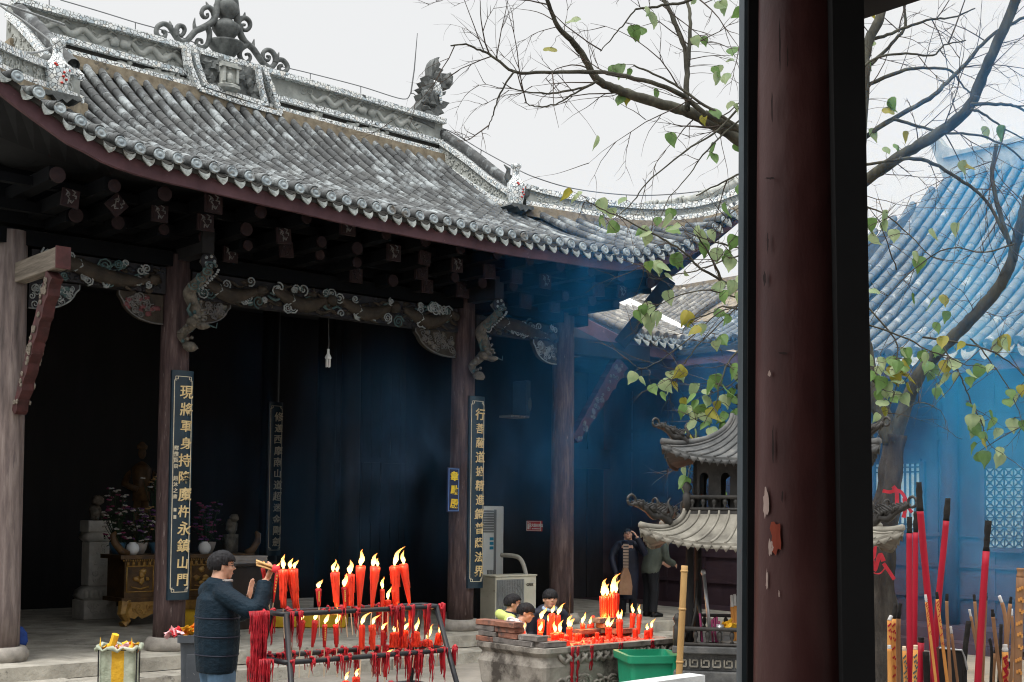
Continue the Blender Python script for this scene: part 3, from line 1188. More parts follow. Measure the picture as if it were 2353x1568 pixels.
# painted ends of the bracket blocks under the eave
sq = MB()
sq.bb((-.13, -.03, -.13), (.13, .02, .13))
sq.bb((-.105, -.04, -.105), (.105, -.028, .105), 0)
for k in range(7):
    a = rnd.uniform(0, 6)
    p = (rnd.uniform(-.07, .07), -.042, rnd.uniform(-.07, .07))
    sq.tube([p, (p[0] + .04 * math.cos(a), -.044, p[2] + .04 * math.sin(a)), (p[0] + .07 * math.cos(a + 1), -.042, p[2] + .07 * math.sin(a + 1))], [.012, .014, .006], 5, mi=1)
pm('medallion_red', [(.3, (.008, .0045, .0055)), (.7, (.023, .0095, .0105))], 9, rough=.8)
pm('medallion_pale', [(.3, (.06, .06, .06)), (.7, (.15, .147, .144))], 9, rough=.8)
pm('medallion_blue', [(.3, (.012, .010, .012)), (.7, (.026, .016, .018))], 9, rough=.8)
sq_me = sq.mesh('bracket_end', [M['medallion_red'], M['medallion_pale']])
ci = MB()
ci.lathe([(.001, .03), (.115, .03), (.12, 0), (.1, -.015), (.09, -.008), (.001, -.008)], n=18, mat=Matrix.Rotation(math.radians(-90), 3, 'X') @ Matrix.Scale(-1, 3, (0, 0, 1)))
for k in range(5):
    a = rnd.uniform(0, 6)
    p = (rnd.uniform(-.05, .05), -.012, rnd.uniform(-.05, .05))
    ci.tube([p, (p[0] + .04 * math.cos(a), -.016, p[2] + .04 * math.sin(a)), (p[0] + .05 * math.cos(a + 1), -.012, p[2] + .05 * math.sin(a + 1))], [.01, .012, .005], 5, mi=1)
ci_me = ci.mesh('bracket_end', [M['medallion_red'], M['medallion_pale']])
ci2_me = ci.mesh('bracket_end', [M['medallion_red'], M['medallion_red']])
sq2_me = sq.mesh('bracket_end', [M['medallion_red'], M['medallion_blue']])
dk = MB()
cnt = 0
for (v, z, u0, du, kind) in ((-1.42, 5.66, -.05, .62, 'c'), (-1.08, 5.5, .22, .55, 's'), (-.74, 5.4, .42, .55, 'c'), (-.42, 5.3, 2.6, .62, 's')):
    u = u0
    while u < 9.4:
        if cnt < 100 and rnd.random() > .06:
            k = kind if rnd.random() > .12 else ('s' if kind == 'c' else 'c')
            me = {'s': (sq_me if rnd.random() < .45 or u < 2 else sq2_me), 'c': (ci_me if rnd.random() < .4 or u < 2 else ci2_me)}[k]
            o = bpy.data.objects.new('bracket_end', me)
            COL.objects.link(o)
            o.parent = HALL
            o.matrix_local = Matrix.Translation((u + rnd.uniform(-.03, .03), v, z + rnd.uniform(-.02, .02))) @ Matrix.Rotation(rnd.choice([0, 0, .1, -.1, .78 if rnd.random() < .2 else 0]), 4, 'Y') @ Matrix.Scale(rnd.uniform(.72, .86) if k == 's' else rnd.uniform(.56, .74), 4)
            cnt += 1
            dk.bb((u - .08, v + .012, z - .07), (u + .08, .0, z + .08))
        u += du
dk.build('bracket_arms', M['bracket_wood'], HALL)


# ---------------------------------------------------------------- carved friezes
def spiral(mb, c, R, turns, r, mi, a0=0.0, ccw=1, axis_v=0.0, n=14):
    pts = []
    for j in range(n + 1):
        t = j / n
        a = a0 + ccw * turns * 2 * PI * t
        q = R * (1 - .85 * t)
        pts.append((c[0] + q * math.cos(a), axis_v, c[1] + q * math.sin(a)))
    mb.tube(pts, [r * (1 - .3 * j / n) for j in range(n + 1)], 5, mi=mi)


def frieze(u0, u1, zt, zb, seed, beasts):
    b_ = MB()
    b_.bb((u0, -.08, zb(0)), (u1, .1, zt(0)))
    o = b_.build('carved_beam', M['carved_dark'], HALL)
    c_ = MB()
    q = random.Random(seed)
    L = u1 - u0
    vf = -.09
    zc = (zb(0) + zt(0)) / 2
    hh = (zt(0) - zb(0)) / 2
    nb = beasts
    for k in range(nb):                                   # long bodied beasts
        ua = u0 + L * (k + .06) / nb
        ub = u0 + L * (k + .92) / nb
        n = 16
        ph = q.uniform(0, 3)
        pts = [(ua + (ub - ua) * j / n, vf - .02, zc + hh * .45 * math.sin(ph + j / n * 5.2)) for j in range(n + 1)]
        c_.tube(pts, [.03 + .075 * math.sin(PI * min(1, (j + 1) / (n + .6))) for j in range(n + 1)], 7, mi=0, flat=.7, up=(0, 1, 0))
        c_.blob((pts[-2][0] + .05, vf - .04, pts[-2][2]), (.09, .05, .07), jit=.3, mi=0, rg=q)
        for j in range(2, n, 3):
            p = pts[j]
            s = q.choice((-1, 1))
            c_.tube([p, (p[0] + .07, vf - .03, p[2] + s * .09), (p[0] + .17, vf - .02, p[2] + s * .12)], [.03, .022, .01], 5, mi=0)
        c_.tube([(pts[5][0] - .06, vf - .05, pts[5][2] - .07), (pts[5][0] + .02, vf - .09, pts[5][2]), (pts[5][0] + .01, vf - .05, pts[5][2] + .08)], .010, 5, mi=1)
    for k in range(int(L * 13)):
        u = q.uniform(u0 + .08, u1 - .08)
        z = zc + q.choice((-1, 1)) * hh * q.uniform(.35, .85)
        spiral(c_, (u, z), q.uniform(.04, .1), q.uniform(1.3, 2.2), .0125, 1 if q.random() < .75 else 2, q.uniform(0, 6), q.choice((-1, 1)), vf - .04)
        c_.blob((u, vf - .01, z), (.05, .03, .05), mi=0 if q.random() < .6 else 3, n=7, m=4, jit=.1, rg=q)
    for k in range(int(L * 42)):
        c_.blob((q.uniform(u0 + .04, u1 - .04), vf + .012, zc + hh * q.uniform(-.9, .9)), (q.uniform(.025, .07), .025, q.uniform(.02, .045)), n=6, m=4, mi=q.choice((0, 3, 3)), jit=.3, rg=q)
    for k in range(int(L * 9)):
        u = q.uniform(u0 + .1, u1 - .35)
        z = zc + hh * q.uniform(-.7, .7)
        c_.tube([(u + .06 * j, vf - .02, z + .03 * math.sin(j * 1.3 + k)) for j in range(6)], [.012, .02, .02, .018, .012, .004], 5, mi=q.choice((0, 0, 2, 3)))
    c_.build('cloud_and_beast_carving', [M['carved_brown'], M['pale_paint'], M['teal_paint'], M['carved_dark']], o, smooth=True)
    return o


frieze(.2, SB - .18, lambda t: FT, lambda t: FB + .02, 41, 1)
frieze(SB + .18, SB + LB - .18, lambda t: FT, lambda t: FB, 42, 4)
frieze(SB + LB + .18, CU[3] - .18, lambda t: FT - .05, lambda t: FB + .05, 43, 1)


def spandrel(u0, dirn, w, h, mats, seed, zt=None):
    """quarter-shaped carved bracket under a beam beside a pillar"""
    zt = zt or FB
    poly = [(0, 0), (w, 0), (w, -.05), (w * .93, -.1 * h / .35)]
    for k in range(1, 9):
        a = k / 9 * PI / 2
        poly.append((.06 + (w * .93 - .06) * math.cos(a), -.06 - (h - .06) * math.sin(a)))
    poly += [(.06, -h), (0, -h)]
    s = MB()
    s.prism(poly, lambda x, z: (u0 + dirn * x, -.045, zt + z), lambda x, z: (u0 + dirn * x, .04, zt + z))
    o = s.build('spandrel_bracket', mats[0], HALL)
    c_ = MB()
    q = random.Random(seed)
    for k in range(34):
        x = q.uniform(.03, w * .85)
        z = -q.uniform(.04, h * .9 * math.sqrt(max(.02, 1 - (x / w) ** 2)))
        if q.random() < .72:
            spiral(c_, (u0 + dirn * x, zt + z), q.uniform(.03, .06), 1.4, .009, 1, q.uniform(0, 6), q.choice((-1, 1)), -.055)
        else:
            c_.blob((u0 + dirn * x, -.045, zt + z), (.045, .02, .035), mi=0, jit=.3, rg=q)
    edge = [(u0 + dirn * x, -.05, zt + z) for x, z in poly[1:]]
    c_.tube(edge, .011, 5, mi=1)
    c_.build('carving', [mats[1], mats[2]], o, smooth=True)


mr = M['maroon_paint']
spandrel(SB - .19, -1, .58, .36, (M['carved_brown'], mr, M['medallion_pale']), 51)
spandrel(SB + .19, 1, .55, .3, (M['carved_brown'], M['carved_grey'], M['medallion_pale']), 52)
spandrel(SB + LB - .19, -1, .74, .37, (M['carved_brown'], M['carved_grey'], M['medallion_pale']), 53)
spandrel(CU[3] - .19, -1, .5, .35, (M['carved_brown'], M['carved_grey'], M['pale_paint']), 54, FB + .05)
spandrel(.19, 1, .6, .34, (M['carved_dark'], M['teal_paint'], M['pale_paint']), 55)


def dragon_bracket(u):
    s = MB()
    q = random.Random(int(u * 10))
    pts = curve([(u + .04, -.62, FT + .05), (u + .06, -.72, FT - .12), (u + .0, -.62, FT - .3), (u - .06, -.48, FT - .5), (u + .05, -.42, FT - .72), (u + .1, -.40, FT - .9), (u + .02, -.34, FT - 1.08), (u - .04, -.26, FT - 1.22), (u + .05, -.24, FT - 1.38)], 5)
    n = len(pts)
    s.tube(pts, [.045 + .04 * math.sin(PI * i / (n - 1)) for i in range(n)], 9, mi=0)
    for i in range(2, n - 1, 1):
        p = pts[i]
        a = i * 1.7
        s.blob(p + Vector((.08 * math.cos(a), -.07 - .03 * math.sin(a), .03)), (.026, .024, .034), mi=0 if i % 3 else 2, n=6, m=4, jit=.25, rg=q)
    for k in range(9):                                   # belly beads
        p = pts[5 + k]
        s.blob(p + Vector((.1, -.08, 0)), .022, mi=1, n=6, m=4)
    for k in range(4):
        p = pts[4 + k * 3]
        spiral(s, (p.x - .04, p.z), .08, 1.5, .012, 2, k, 1, p.y - .14)
    # head
    h = Vector((u + .05, -.45, FT - 1.0))
    s.blob(h, (.12, .13, .11), mi=0, jit=.15, rg=q)
    s.blob(h + Vector((.05, -.1, -.08)), (.08, .1, .06), mi=0, jit=.15, rg=q)
    for k in range(8):
        s.blob(h + Vector((q.uniform(-.1, .1), -.08 - q.uniform(0, .05), q.uniform(0, .12))), .03, mi=0, n=6, m=4)
    s.tube([h + Vector((-.05, 0, .08)), h + Vector((-.12, -.02, .2)), h + Vector((-.1, -.05, .32))], [.03, .02, .008], 6, mi=2)
    s.tube([h + Vector((.1, -.12, -.05)), h + Vector((.2, -.16, -.1)), h + Vector((.22, -.14, 0))], [.015, .012, .005], 5, mi=2)
    s.blob((u + .06, -.3, FT - 1.42), (.1, .1, .09), mi=0, jit=.2, rg=q)
    for k in range(len(s.v)):
        x, y, z = s.v[k]
        s.v[k] = (x, y, FT + (z - FT) * .7)
    # painted wheel at the top
    s.lathe([(.001, -.04), (.1, -.04), (.11, 0), (.09, .02), (.001, .02)], (u + .06, -.75, FT + .02), n=16, mi=3, mat=Matrix.Rotation(PI / 2, 3, 'X'))
    for k in range(5):
        a = k * 2 * PI / 5
        s.blob((u + .06 + .06 * math.cos(a), -.775, FT + .02 + .06 * math.sin(a)), (.024, .012, .024), mi=1, n=7, m=4)
    s.build('dragon_bracket', [M['carved_grey'], M['pale_paint'], M['teal_paint'], M['carved_dark']], HALL, smooth=True)
    a_ = MB()
    a_.bb((u - .06, -.8, FT + .1), (u + .1, -.1, FT + .42))
    a_.build('bracket_beam', M['dark_wood'], HALL)


dragon_bracket(CU[1])
dragon_bracket(CU[2])
# left: bare beam end with crimson face and carved crimson brace; right: carved brace at the corner
q1 = HI @ atz(62, 628, 4.75)
be = MB()
be.box((0.05, -.73, FT - .32), (.15, 1.32, .23))
o = be.build('beam_end', M['grey_timber'], HALL)
bevel(o, .012)
o['label'] = 'bare pale timber beam end'
bf = MB()
bf.box((0.05, -1.405, FT - .32), (.16, .03, .24))
bf.build('end_face', M['crimson_wood'], o)


def brace(a, b, w, d, side, mats, seed):
    a, b = Vector(a), Vector(b)
    L = (b - a).length
    t = (b - a).normalized()
    side = Vector(side)
    nrm = t.cross(side).normalized()
    s = MB()
    q = random.Random(seed)
    n = 26
    for sgn in (1,):
        rows = [[], [], [], []]
        for i in range(n + 1):
            f = i / n
            ww = w * (.55 + .5 * f) * (1 - .12 * (i % 4 == 0)) + .03 * math.sin(i * 1.7)
            p = a.lerp(b, f)
            rows[0].append(p + nrm * (ww * .3) - side * d / 2)
            rows[1].append(p + nrm * (ww * .3) + side * d / 2)
            rows[2].append(p - nrm * (ww * .7) + side * d / 2)
            rows[3].append(p - nrm * (ww * .7) - side * d / 2)
        rows.append(rows[0])
        s.grid(rows)
        for k in (0, n):
            s.add([rows[j][k] for j in range(4)], [(0, 1, 2, 3)])
    o = s.build('carved_brace', mats[0], HALL)
    c_ = MB()
    for k in range(34):
        f = q.uniform(.03, .97)
        p = a.lerp(b, f) + nrm * (w * q.uniform(-.38, .06))
        for sg in (1, -1):
            pts = []
            R = q.uniform(.02, .045)
            a0 = q.uniform(0, 6)
            for j in range(10):
                an = a0 + j * .9
                rr_ = R * (1 - j / 12)
                pts.append(p + t * (rr_ * math.cos(an)) + nrm * (rr_ * math.sin(an)) + side * (sg * (d / 2 + .008)))
            c_.tube(pts, .010, 5)
    c_.build('carving', mats[1], o, smooth=True)
    return o


brace((0.05, -.2, PZ + 2.85), (0.05, -1.15, FT - .45), .2, .13, (1, 0, 0), (M['crimson_wood'], M['grey_timber']), 61)
brace((CU[3] + .2, 0, PZ + 2.95), (CU[3] + 1.25, 0, FB - .1), .3, .14, (0, 1, 0), (M['crimson_wood'], M['medallion_pale']), 62)
rb = MB()
rb.bb((CU[3] + .1, -.12, FB - .1), (CU[3] + 1.9, .12, FB + .16))
rb.beam((CU[3] + 1.2, -.1, FB + .15), (CU[3] + 1.75, -.7, 5.95), .2, .22)
rb.build('corner_beam', M['dark_wood'], HALL)

# ---------------------------------------------------------------- inside of the hall
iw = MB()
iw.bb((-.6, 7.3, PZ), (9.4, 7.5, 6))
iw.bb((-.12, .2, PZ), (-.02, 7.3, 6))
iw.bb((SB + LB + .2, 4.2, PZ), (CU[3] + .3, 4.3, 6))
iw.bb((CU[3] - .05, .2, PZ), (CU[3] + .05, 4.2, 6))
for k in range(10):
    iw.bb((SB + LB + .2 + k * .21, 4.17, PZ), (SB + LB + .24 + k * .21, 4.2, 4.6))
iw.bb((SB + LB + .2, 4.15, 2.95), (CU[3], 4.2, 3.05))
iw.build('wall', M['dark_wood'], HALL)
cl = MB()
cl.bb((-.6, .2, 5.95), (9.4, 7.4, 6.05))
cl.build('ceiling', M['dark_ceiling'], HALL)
for (u, v) in ((SB + LB, 3.0), (6.77, 5.74), (SB + LB + .1, 3.9)):
    c_ = MB()
    c_.lathe([(.17, PZ), (.165, 3), (.16, 5.95)], (u, v, 0), n=16)
    c_.build('inner_pillar', M['dark_wood'], HALL, smooth=True)
# ================================================================== writing
_tc = bpy.data.curves.new('text', 'FONT')
_to = bpy.data.objects.new('text', _tc)
COL.objects.link(_to)


def text_mb(body, size=1.0, depth=0.01, bold=0.0, shear=0.0, mi=0):
    """lettering as a mesh: x to the right, z up, standing on the y=0 plane towards -y, centred"""
    _tc.body = body
    _tc.size = size
    _tc.extrude = depth / 2
    _tc.offset = bold
    _tc.shear = shear
    _tc.resolution_u = 3
    dg_ = bpy.context.evaluated_depsgraph_get()
    dg_.update()
    me = bpy.data.meshes.new_from_object(_to.evaluated_get(dg_))
    vs = [Vector((v.co.x, -v.co.z, v.co.y)) for v in me.vertices]
    fs = [tuple(p.vertices) for p in me.polygons]
    bpy.data.meshes.remove(me)
    m = MB()
    if vs:
        cx = (min(v.x for v in vs) + max(v.x for v in vs)) / 2
        cz = (min(v.z for v in vs) + max(v.z for v in vs)) / 2
        m.add([(v.x - cx, v.y, v.z - cz) for v in vs], fs, mi)
    return m


def column_text(chars, x, z_top, pitch, size, y, bold=0.004, jit=0.0, seed=1):
    out = MB()
    q = random.Random(seed)
    for i, ch in enumerate(chars):
        if ch == ' ':
            continue
        t = text_mb(ch, size, 0.012, bold * size, 0.06)
        out.merge(t, Matrix.Translation((x + q.uniform(-jit, jit), y, z_top - pitch * i)) @ Matrix.Rotation(q.uniform(-.05, .05) if jit else 0, 4, 'Y') @ Matrix.Scale(q.uniform(.9, 1.08) if jit else 1, 4))
    return out


def line_box(mb, x0, x1, z0, z1, w, y, t=0.006, mi=0):
    for a, b, c, d in ((x0, x1, z1 - w, z1), (x0, x1, z0, z0 + w), (x0, x0 + w, z0 + w, z1 - w), (x1 - w, x1, z0 + w, z1 - w)):
        mb.bb((a, y - t, c), (b, y + .002, d), mi)


def couplet(u, chars, label, side=None, z0=0.95, z1=3.80, w=0.29, v=-0.2, dark=False):
    t = thing('couplet_board', label, 'sign board', M=HM @ Matrix.Translation((u, v, z0)))
    h = z1 - z0
    b = MB()
    R = .34
    n = 10
    rows = []
    for z in (0, h):
        f, k = [], []
        for i in range(n + 1):
            x = -w / 2 + w * i / n
            y = -(math.sqrt(R * R - x * x) - math.sqrt(R * R - w * w / 4))
            f.append((x, y - .02, z))
            k.append((x, y + .015, z))
        rows.append((f, k))
    b.grid([rows[0][0], rows[1][0]])
    b.grid([rows[0][1], rows[1][1]], flip=True)
    for z in (0, 1):
        b.grid([rows[z][0], rows[z][1]])
    b.grid([[r[0][0] for r in rows], [r[1][0] for r in rows]])
    b.grid([[r[0][-1] for r in rows], [r[1][-1] for r in rows]])
    b.build('board', M['board_lacquer'], t, smooth=False)
    dep = lambda x: -(math.sqrt(R * R - x * x) - math.sqrt(R * R - w * w / 4)) - .021
    ln = MB()
    xb = w / 2 - .028
    for s in (-1, 1):
        ln.bb((s * xb - .0045, dep(xb) - .005, .14), (s * xb + .0045, dep(xb) + .003, h - .12))
    for z in (.10, h - .075):
        m = 8
        for i in range(m):
            xa, xc = -.075 + .15 * i / m, -.075 + .15 * (i + 1) / m
            ln.beam((xa, dep(xa) - .001, z), (xc, dep(xc) - .001, z), .007, .008)
        for s in (-1, 1):
            zz = 1 if z > 1 else -1
            for (xa, xc, za, zc) in ((.075, .105, 0, 0), (.075, .075, 0, -.035), (.075, .115, -.035, -.035), (.105, .105, 0.0, -.05), (.09, .117, -.05, -.05)):
                pa = (s * xa, dep(xa) - .001, z + zz * za * 1.0)
                pb = (s * xc, dep(xc) - .001, z + zz * zc * 1.0)
                ln.beam(pa, pb, .006, .007)
    ln.build('border_line', M['pale_gold_paint'], t)
    tx = column_text(chars, .034, h - .27, (h - .52) / 11.0, .168, dep(.03) - .004, .012, .006, len(label))
    tx.build('inscription', M['gold_paint' if not dark else 'pale_gold_paint'], t)
    if side:
        sx = column_text(side, -.083, h * .66, .075, .062, dep(.083) - .003, .012, .002, 5)
        for z in (h * .66 - .075 * 10.2, h * .66 - .075 * 11.4):
            sx.bb((-.1, dep(.083) - .006, z - .022), (-.064, dep(.083), z + .022))
        sx.build('signature', M['pale_gold_paint'], t)
    return t


couplet(SB + .01, '現將軍身持降魔杵永鎮山門', 'black lacquer couplet board hung on the second pillar, beginning with the characters 現將軍', '釋惟賢撰 趙沐之書')
couplet(SB + LB + .10, '行菩薩道披精進鎧普蔭法界', 'black lacquer couplet board hung on the third pillar above the dark cabinet, ending in 法界', None)
t = couplet(6.77, '修西方南山道超迷除障金剛慧劍'[:12] if False else '修迦西摩南山道超迷金剛劍', 'dim black couplet board on an inner pillar deep in the hall behind the candles', None, z0=1.25, z1=4.05, v=5.74 - .2, dark=True)
# small blue name sign
q = onplane(1041, 1126, (0, -.21, 0), (0, 1, 0))
t = thing('name_sign', 'small dark blue sign reading 韋馱殿 in yellow beside the couplet board', 'sign', M=HM @ Matrix.Translation(q))
pm('blue_enamel', [(.3, (.018, .022, .06)), (.7, (.03, .035, .085))], 5, rough=.3)
pm('blue_line', [(.3, (.12, .22, .5)), (.7, (.16, .28, .6))], 5, rough=.4)
pm('yellow_paint', [(.3, (.7, .5, .03)), (.7, (.8, .6, .05))], 5, rough=.5)
b = MB()
b.bb((-.11, -.012, -.325), (.11, .012, .325))
bevel(b.build('panel', M['blue_enamel'], t), .004)
b = MB()
line_box(b, -.095, .095, -.31, .31, .008, -.0135)
b.build('border_line', M['blue_line'], t)
column_text('韋馱殿', 0.01, .2, .2, .15, -.018, .03, .001, 3).build('inscription', M['yellow_paint'], t)
# red safety sign on the dark panelling
q = onplane(1228, 1209, (CU[3] - .07, 0, 0), (1, 0, 0))
t = thing('safety_sign', 'small red rectangular sign with white writing on the dark wall panels', 'sign', M=HM @ Matrix.Translation(q) @ Matrix.Rotation(-PI / 2, 4, 'Z'))
pm('red_enamel', [(.3, (.42, .03, .03)), (.7, (.5, .05, .045))], 5, rough=.4)
pm('white_paint', [(.3, (.6, .6, .58)), (.7, (.75, .75, .73))], 9, rough=.5)
b = MB()
b.bb((-.18, -.012, -.085), (.18, .012, .085))
b.build('panel', M['red_enamel'], t)
b = MB()
line_box(b, -.172, .172, -.078, .078, .006, -.0135)
b.merge(text_mb('灭火器存放点', .056, .004, .001), Matrix.Translation((.055, -.016, .012)))
b.merge(text_mb('FIRE EXTINGUISHER', .022, .004, 0), Matrix.Translation((.055, -.016, -.045)))
b.bb((-.15, -.016, -.055), (-.12, -.0121, .03))
b.bb((-.15, -.016, .04), (-.12, -.0121, .055))
b.bb((-.1, -.016, -.055), (-.085, -.0121, .055))
b.build('lettering', M['white_paint'], t)

# ================================================================== fittings
pm('ac_white', [(.3, (.7, .73, .72)), (.7, (.8, .83, .82))], 4, rough=.5)
pm('ac_cream', [(.3, (.46, .44, .35)), (.7, (.62, .59, .49))], 4, rough=.6, patch=(6, .6, .66, (.25, .22, .16)))
pm('ac_grey', [(.3, (.16, .17, .17)), (.7, (.26, .27, .27))], 4, rough=.5)
pm('black_gloss', [(.3, (.012, .012, .013)), (.7, (.022, .022, .024))], 4, rough=.35)
pm('blue_sticker', [(.3, (.02, .2, .35)), (.7, (.03, .28, .45))], 4, rough=.4)


def hthing(name, label, cat, u, v, z, rz=0.0, group=None):
    return thing(name, label, cat, M=HM @ Matrix.Translation((u, v, z)) @ Matrix.Rotation(rz, 4, 'Z'), group=group)


def on_terrace(px, py):
    return HI @ atz(px, py, PZ)


p = HI @ atY(1116, 1264, 21.4)
t = hthing('floor_air_conditioner', 'tall white standing air conditioner partly hidden behind the third pillar', 'air conditioner', p.x, p.y, PZ)
b = MB()
b.bb((-.26, -.16, 0), (.26, .2, 1.86))
bevel(b.build('casing', M['ac_white'], t), .02)
b = MB()
for k in range(9):
    b.bb((-.2, -.175, 1.42 + .042 * k), (.03, -.155, 1.45 + .042 * k))
for k in range(6):
    b.bb((-.1 + .03 * k, -.172, .35), (-.085 + .03 * k, -.158, .8))
b.build('grille', M['ac_grey'], t)
b = MB()
b.bb((.04, -.165, .05), (.09, -.159, 1.8))
b.build('front_groove', M['ac_grey'], t)
b = MB()
for k in range(3):
    b.bb((-.05, -.166, 1.14 + .075 * k), (.03, -.1601, 1.19 + .075 * k))
b.build('sticker', M['blue_sticker'], t)

p = HI @ atY(1117, 1352, 21.0)
t = hthing('black_cabinet', 'low black cabinet with a small white label beside the third pillar base', 'cabinet', p.x, p.y + .1, PZ)
b = MB()
b.bb((-.27, -.18, 0), (.27, .22, .66))
bevel(b.build('body', M['black_gloss'], t), .012)
b = MB()
b.bb((-.3, -.21, .662), (.3, .25, .69))
b.build('top', M['black_gloss'], t)
b = MB()
b.bb((.1, -.186, .48), (.22, -.181, .545))
b.build('label_plate', M['white_paint'], t)
b = MB()
b.bb((.115, -.19, .505), (.205, -.1865, .52))
b.build('label_print', M['black_gloss'], t)

ACD = .17
p = HI @ atY(1172, 1335, 20.1)
t = hthing('air_conditioner_unit', 'cream outdoor air conditioner box with round fan grille behind the three children', 'air conditioner', p.x - .02, p.y, PZ - ACD)
b = MB()
b.bb((-.42, -.17, .24), (.42, .2, .93))
b.bb((-.435, -.185, .93), (.435, .215, .955))
bevel(b.build('casing', M['ac_cream'], t), .012)
b = MB()
b.bb((-.4, -.178, .29), (.16, -.165, .89))
for k in range(16):
    b.bb((-.39 + .034 * k, -.186, .3), (-.384 + .034 * k, -.179, .88))
for r in (.08, .14, .2, .26):
    b.tube([(-.12 + r * math.cos(a * PI / 12), -.188, .59 + r * math.sin(a * PI / 12)) for a in range(25)], .005, 4)
b.build('fan_grille', M['ac_grey'], t)
b = MB()
b.bb((.421, -.1, .55), (.44, .12, .85))
b.bb((.441, -.02, .7), (.455, .08, .76))
b.tube([(.43, .03, .6), (.5, .03, .58), (.5, .03, .52)], .02, 6)
b.build('valve_cover', M['ac_white'], t)
b = MB()
for x in (-.34, .34):
    b.bb((x - .03, -.15, ACD), (x + .03, .18, .24))
b.build('stand', M['ac_grey'], t)
text_mb('GREE', .06, .004, .001).merge(MB()).build('lettering', M['black_gloss'], t).location = (.28, -.176, .8)
pm('pipe_wrap', [(.3, (.3, .29, .26)), (.7, (.45, .43, .38))], 12, rough=.9)
a = [HI @ atY(*q) for q in ((1152, 1276, 20.6), (1175, 1277, 20.5), (1194, 1283, 20.4), (1205, 1305, 20.35), (1213, 1345, 20.3))]
b = MB()
b.tube([HM @ x for x in curve(a, 4)], .036, 8)
tag(b.build('refrigerant_pipe', M['pipe_wrap'], smooth=True), 'pale wrapped pipe bending down into the outdoor air conditioner box', 'pipe')

q = onplane(1022, 1361, (0, 4.15, 0), (0, 1, 0))
t = hthing('wall_socket', 'small white wall socket low in the dark hall left of the third pillar', 'socket', q.x, 3.7, q.z + .02)
b = MB()
b.bb((-.05, -.02, -.07), (.05, .02, .07))
b.build('plate', M['ac_white'], t)
b = MB()
b.bb((-.02, -.024, -.02), (.02, -.0205, .03))
b.build('outlet', M['black_gloss'], t)
b = MB()
b.tube([(0, .03, -.2), (0, .03, -.07)], .03, 6)
b.bb((-.03, .02, -(q.z + .02 - PZ)), (.03, .06, .08))
b.build('post', M['dark_wood'], t)

# speaker on its shelf, hung roll
q = onplane(1214, 918, (0, .9, 0), (0, 1, 0))
t = hthing('loudspeaker', 'dark blue grey loudspeaker on a plank shelf high beside the fourth pillar', 'speaker', q.x, .9, q.z)
pm('speaker_box', [(.3, (.02, .035, .05)), (.7, (.04, .06, .08))], 5, rough=.7)
pm('speaker_cone', [(.3, (.05, .06, .065)), (.7, (.09, .1, .105))], 5, rough=.7)
b = MB()
b.bb((-.2, -.17, -.29), (.2, .17, .29))
bevel(b.build('cabinet', M['speaker_box'], t), .01)
b = MB()
b.lathe([(.02, .03), (.12, .0), (.15, -.02), (.16, -.03)], (0, -.2, -.1), n=20, mat=Matrix.Rotation(PI / 2, 3, 'X'))
b.lathe([(.02, .0), (.06, -.01), (.065, -.02)], (0, -.19, .17), n=14, mat=Matrix.Rotation(PI / 2, 3, 'X'))
b.build('cone', M['speaker_cone'], t, smooth=True)
t2 = hthing('plank_shelf', 'rough plank shelf on a slanting strut under the loudspeaker', 'shelf', q.x, .9, q.z - .31)
b = MB()
b.box((0, 0, 0), (1.0, .3, .035))
b.build('board', M['grey_timber'], t2)
b = MB()
b.beam((.15, .05, -.02), (.5, .05, -.42), .04, .05)
b.build('strut', M['grey_timber'], t2)
q = onplane(1254, 915, (0, 1.2, 0), (0, 1, 0))
t = hthing('hanging_roll', 'pale cloth roll hanging beside the loudspeaker', 'cloth roll', q.x, 1.2, q.z)
pm('dim_cloth', [(.3, (.2, .18, .17)), (.7, (.34, .31, .29))], 6, rough=.9)
b = MB()
b.lathe([(.06, -.2), (.068, -.1), (.065, .1), (.06, .2)], n=12)
b.build('roll', M['dim_cloth'], t, smooth=True)
b = MB()
b.tube([(0, 0, .2), (0, 0, 5.9 - q.z)], .006, 5)
b.build('cord', M['wire'], t)

# bare bulb
q = onplane(754, 828, (0, .6, 0), (0, 1, 0))
t = hthing('light_bulb', 'white tubular energy saving bulb hanging unlit in the open front of the hall', 'light bulb', q.x, .6, q.z)
pm('bulb_glass', [(.3, (.75, .75, .73)), (.7, (.85, .85, .83))], 5, rough=.2)
b = MB()
for a in range(4):
    x, y = .026 * math.cos(a * PI / 2 + .5), .026 * math.sin(a * PI / 2 + .5)
    b.tube([(x, y, .03), (x, y, -.09), (x * .9, y * .9, -.1)], .014, 8)
b.build('tube', M['bulb_glass'], t, smooth=True)
b = MB()
b.lathe([(.045, .02), (.048, .035), (.04, .06), (.022, .09), (.018, .12), (.02, .16), (.001, .165)], n=14)
b.build('holder', M['ac_white'], t, smooth=True)
b = MB()
b.tube([(0, 0, .16), (.01, 0, .2), (0, 0, .5), (0, 0, 5.9 - q.z)], .005, 5)
b.build('cord', M['wire'], t)

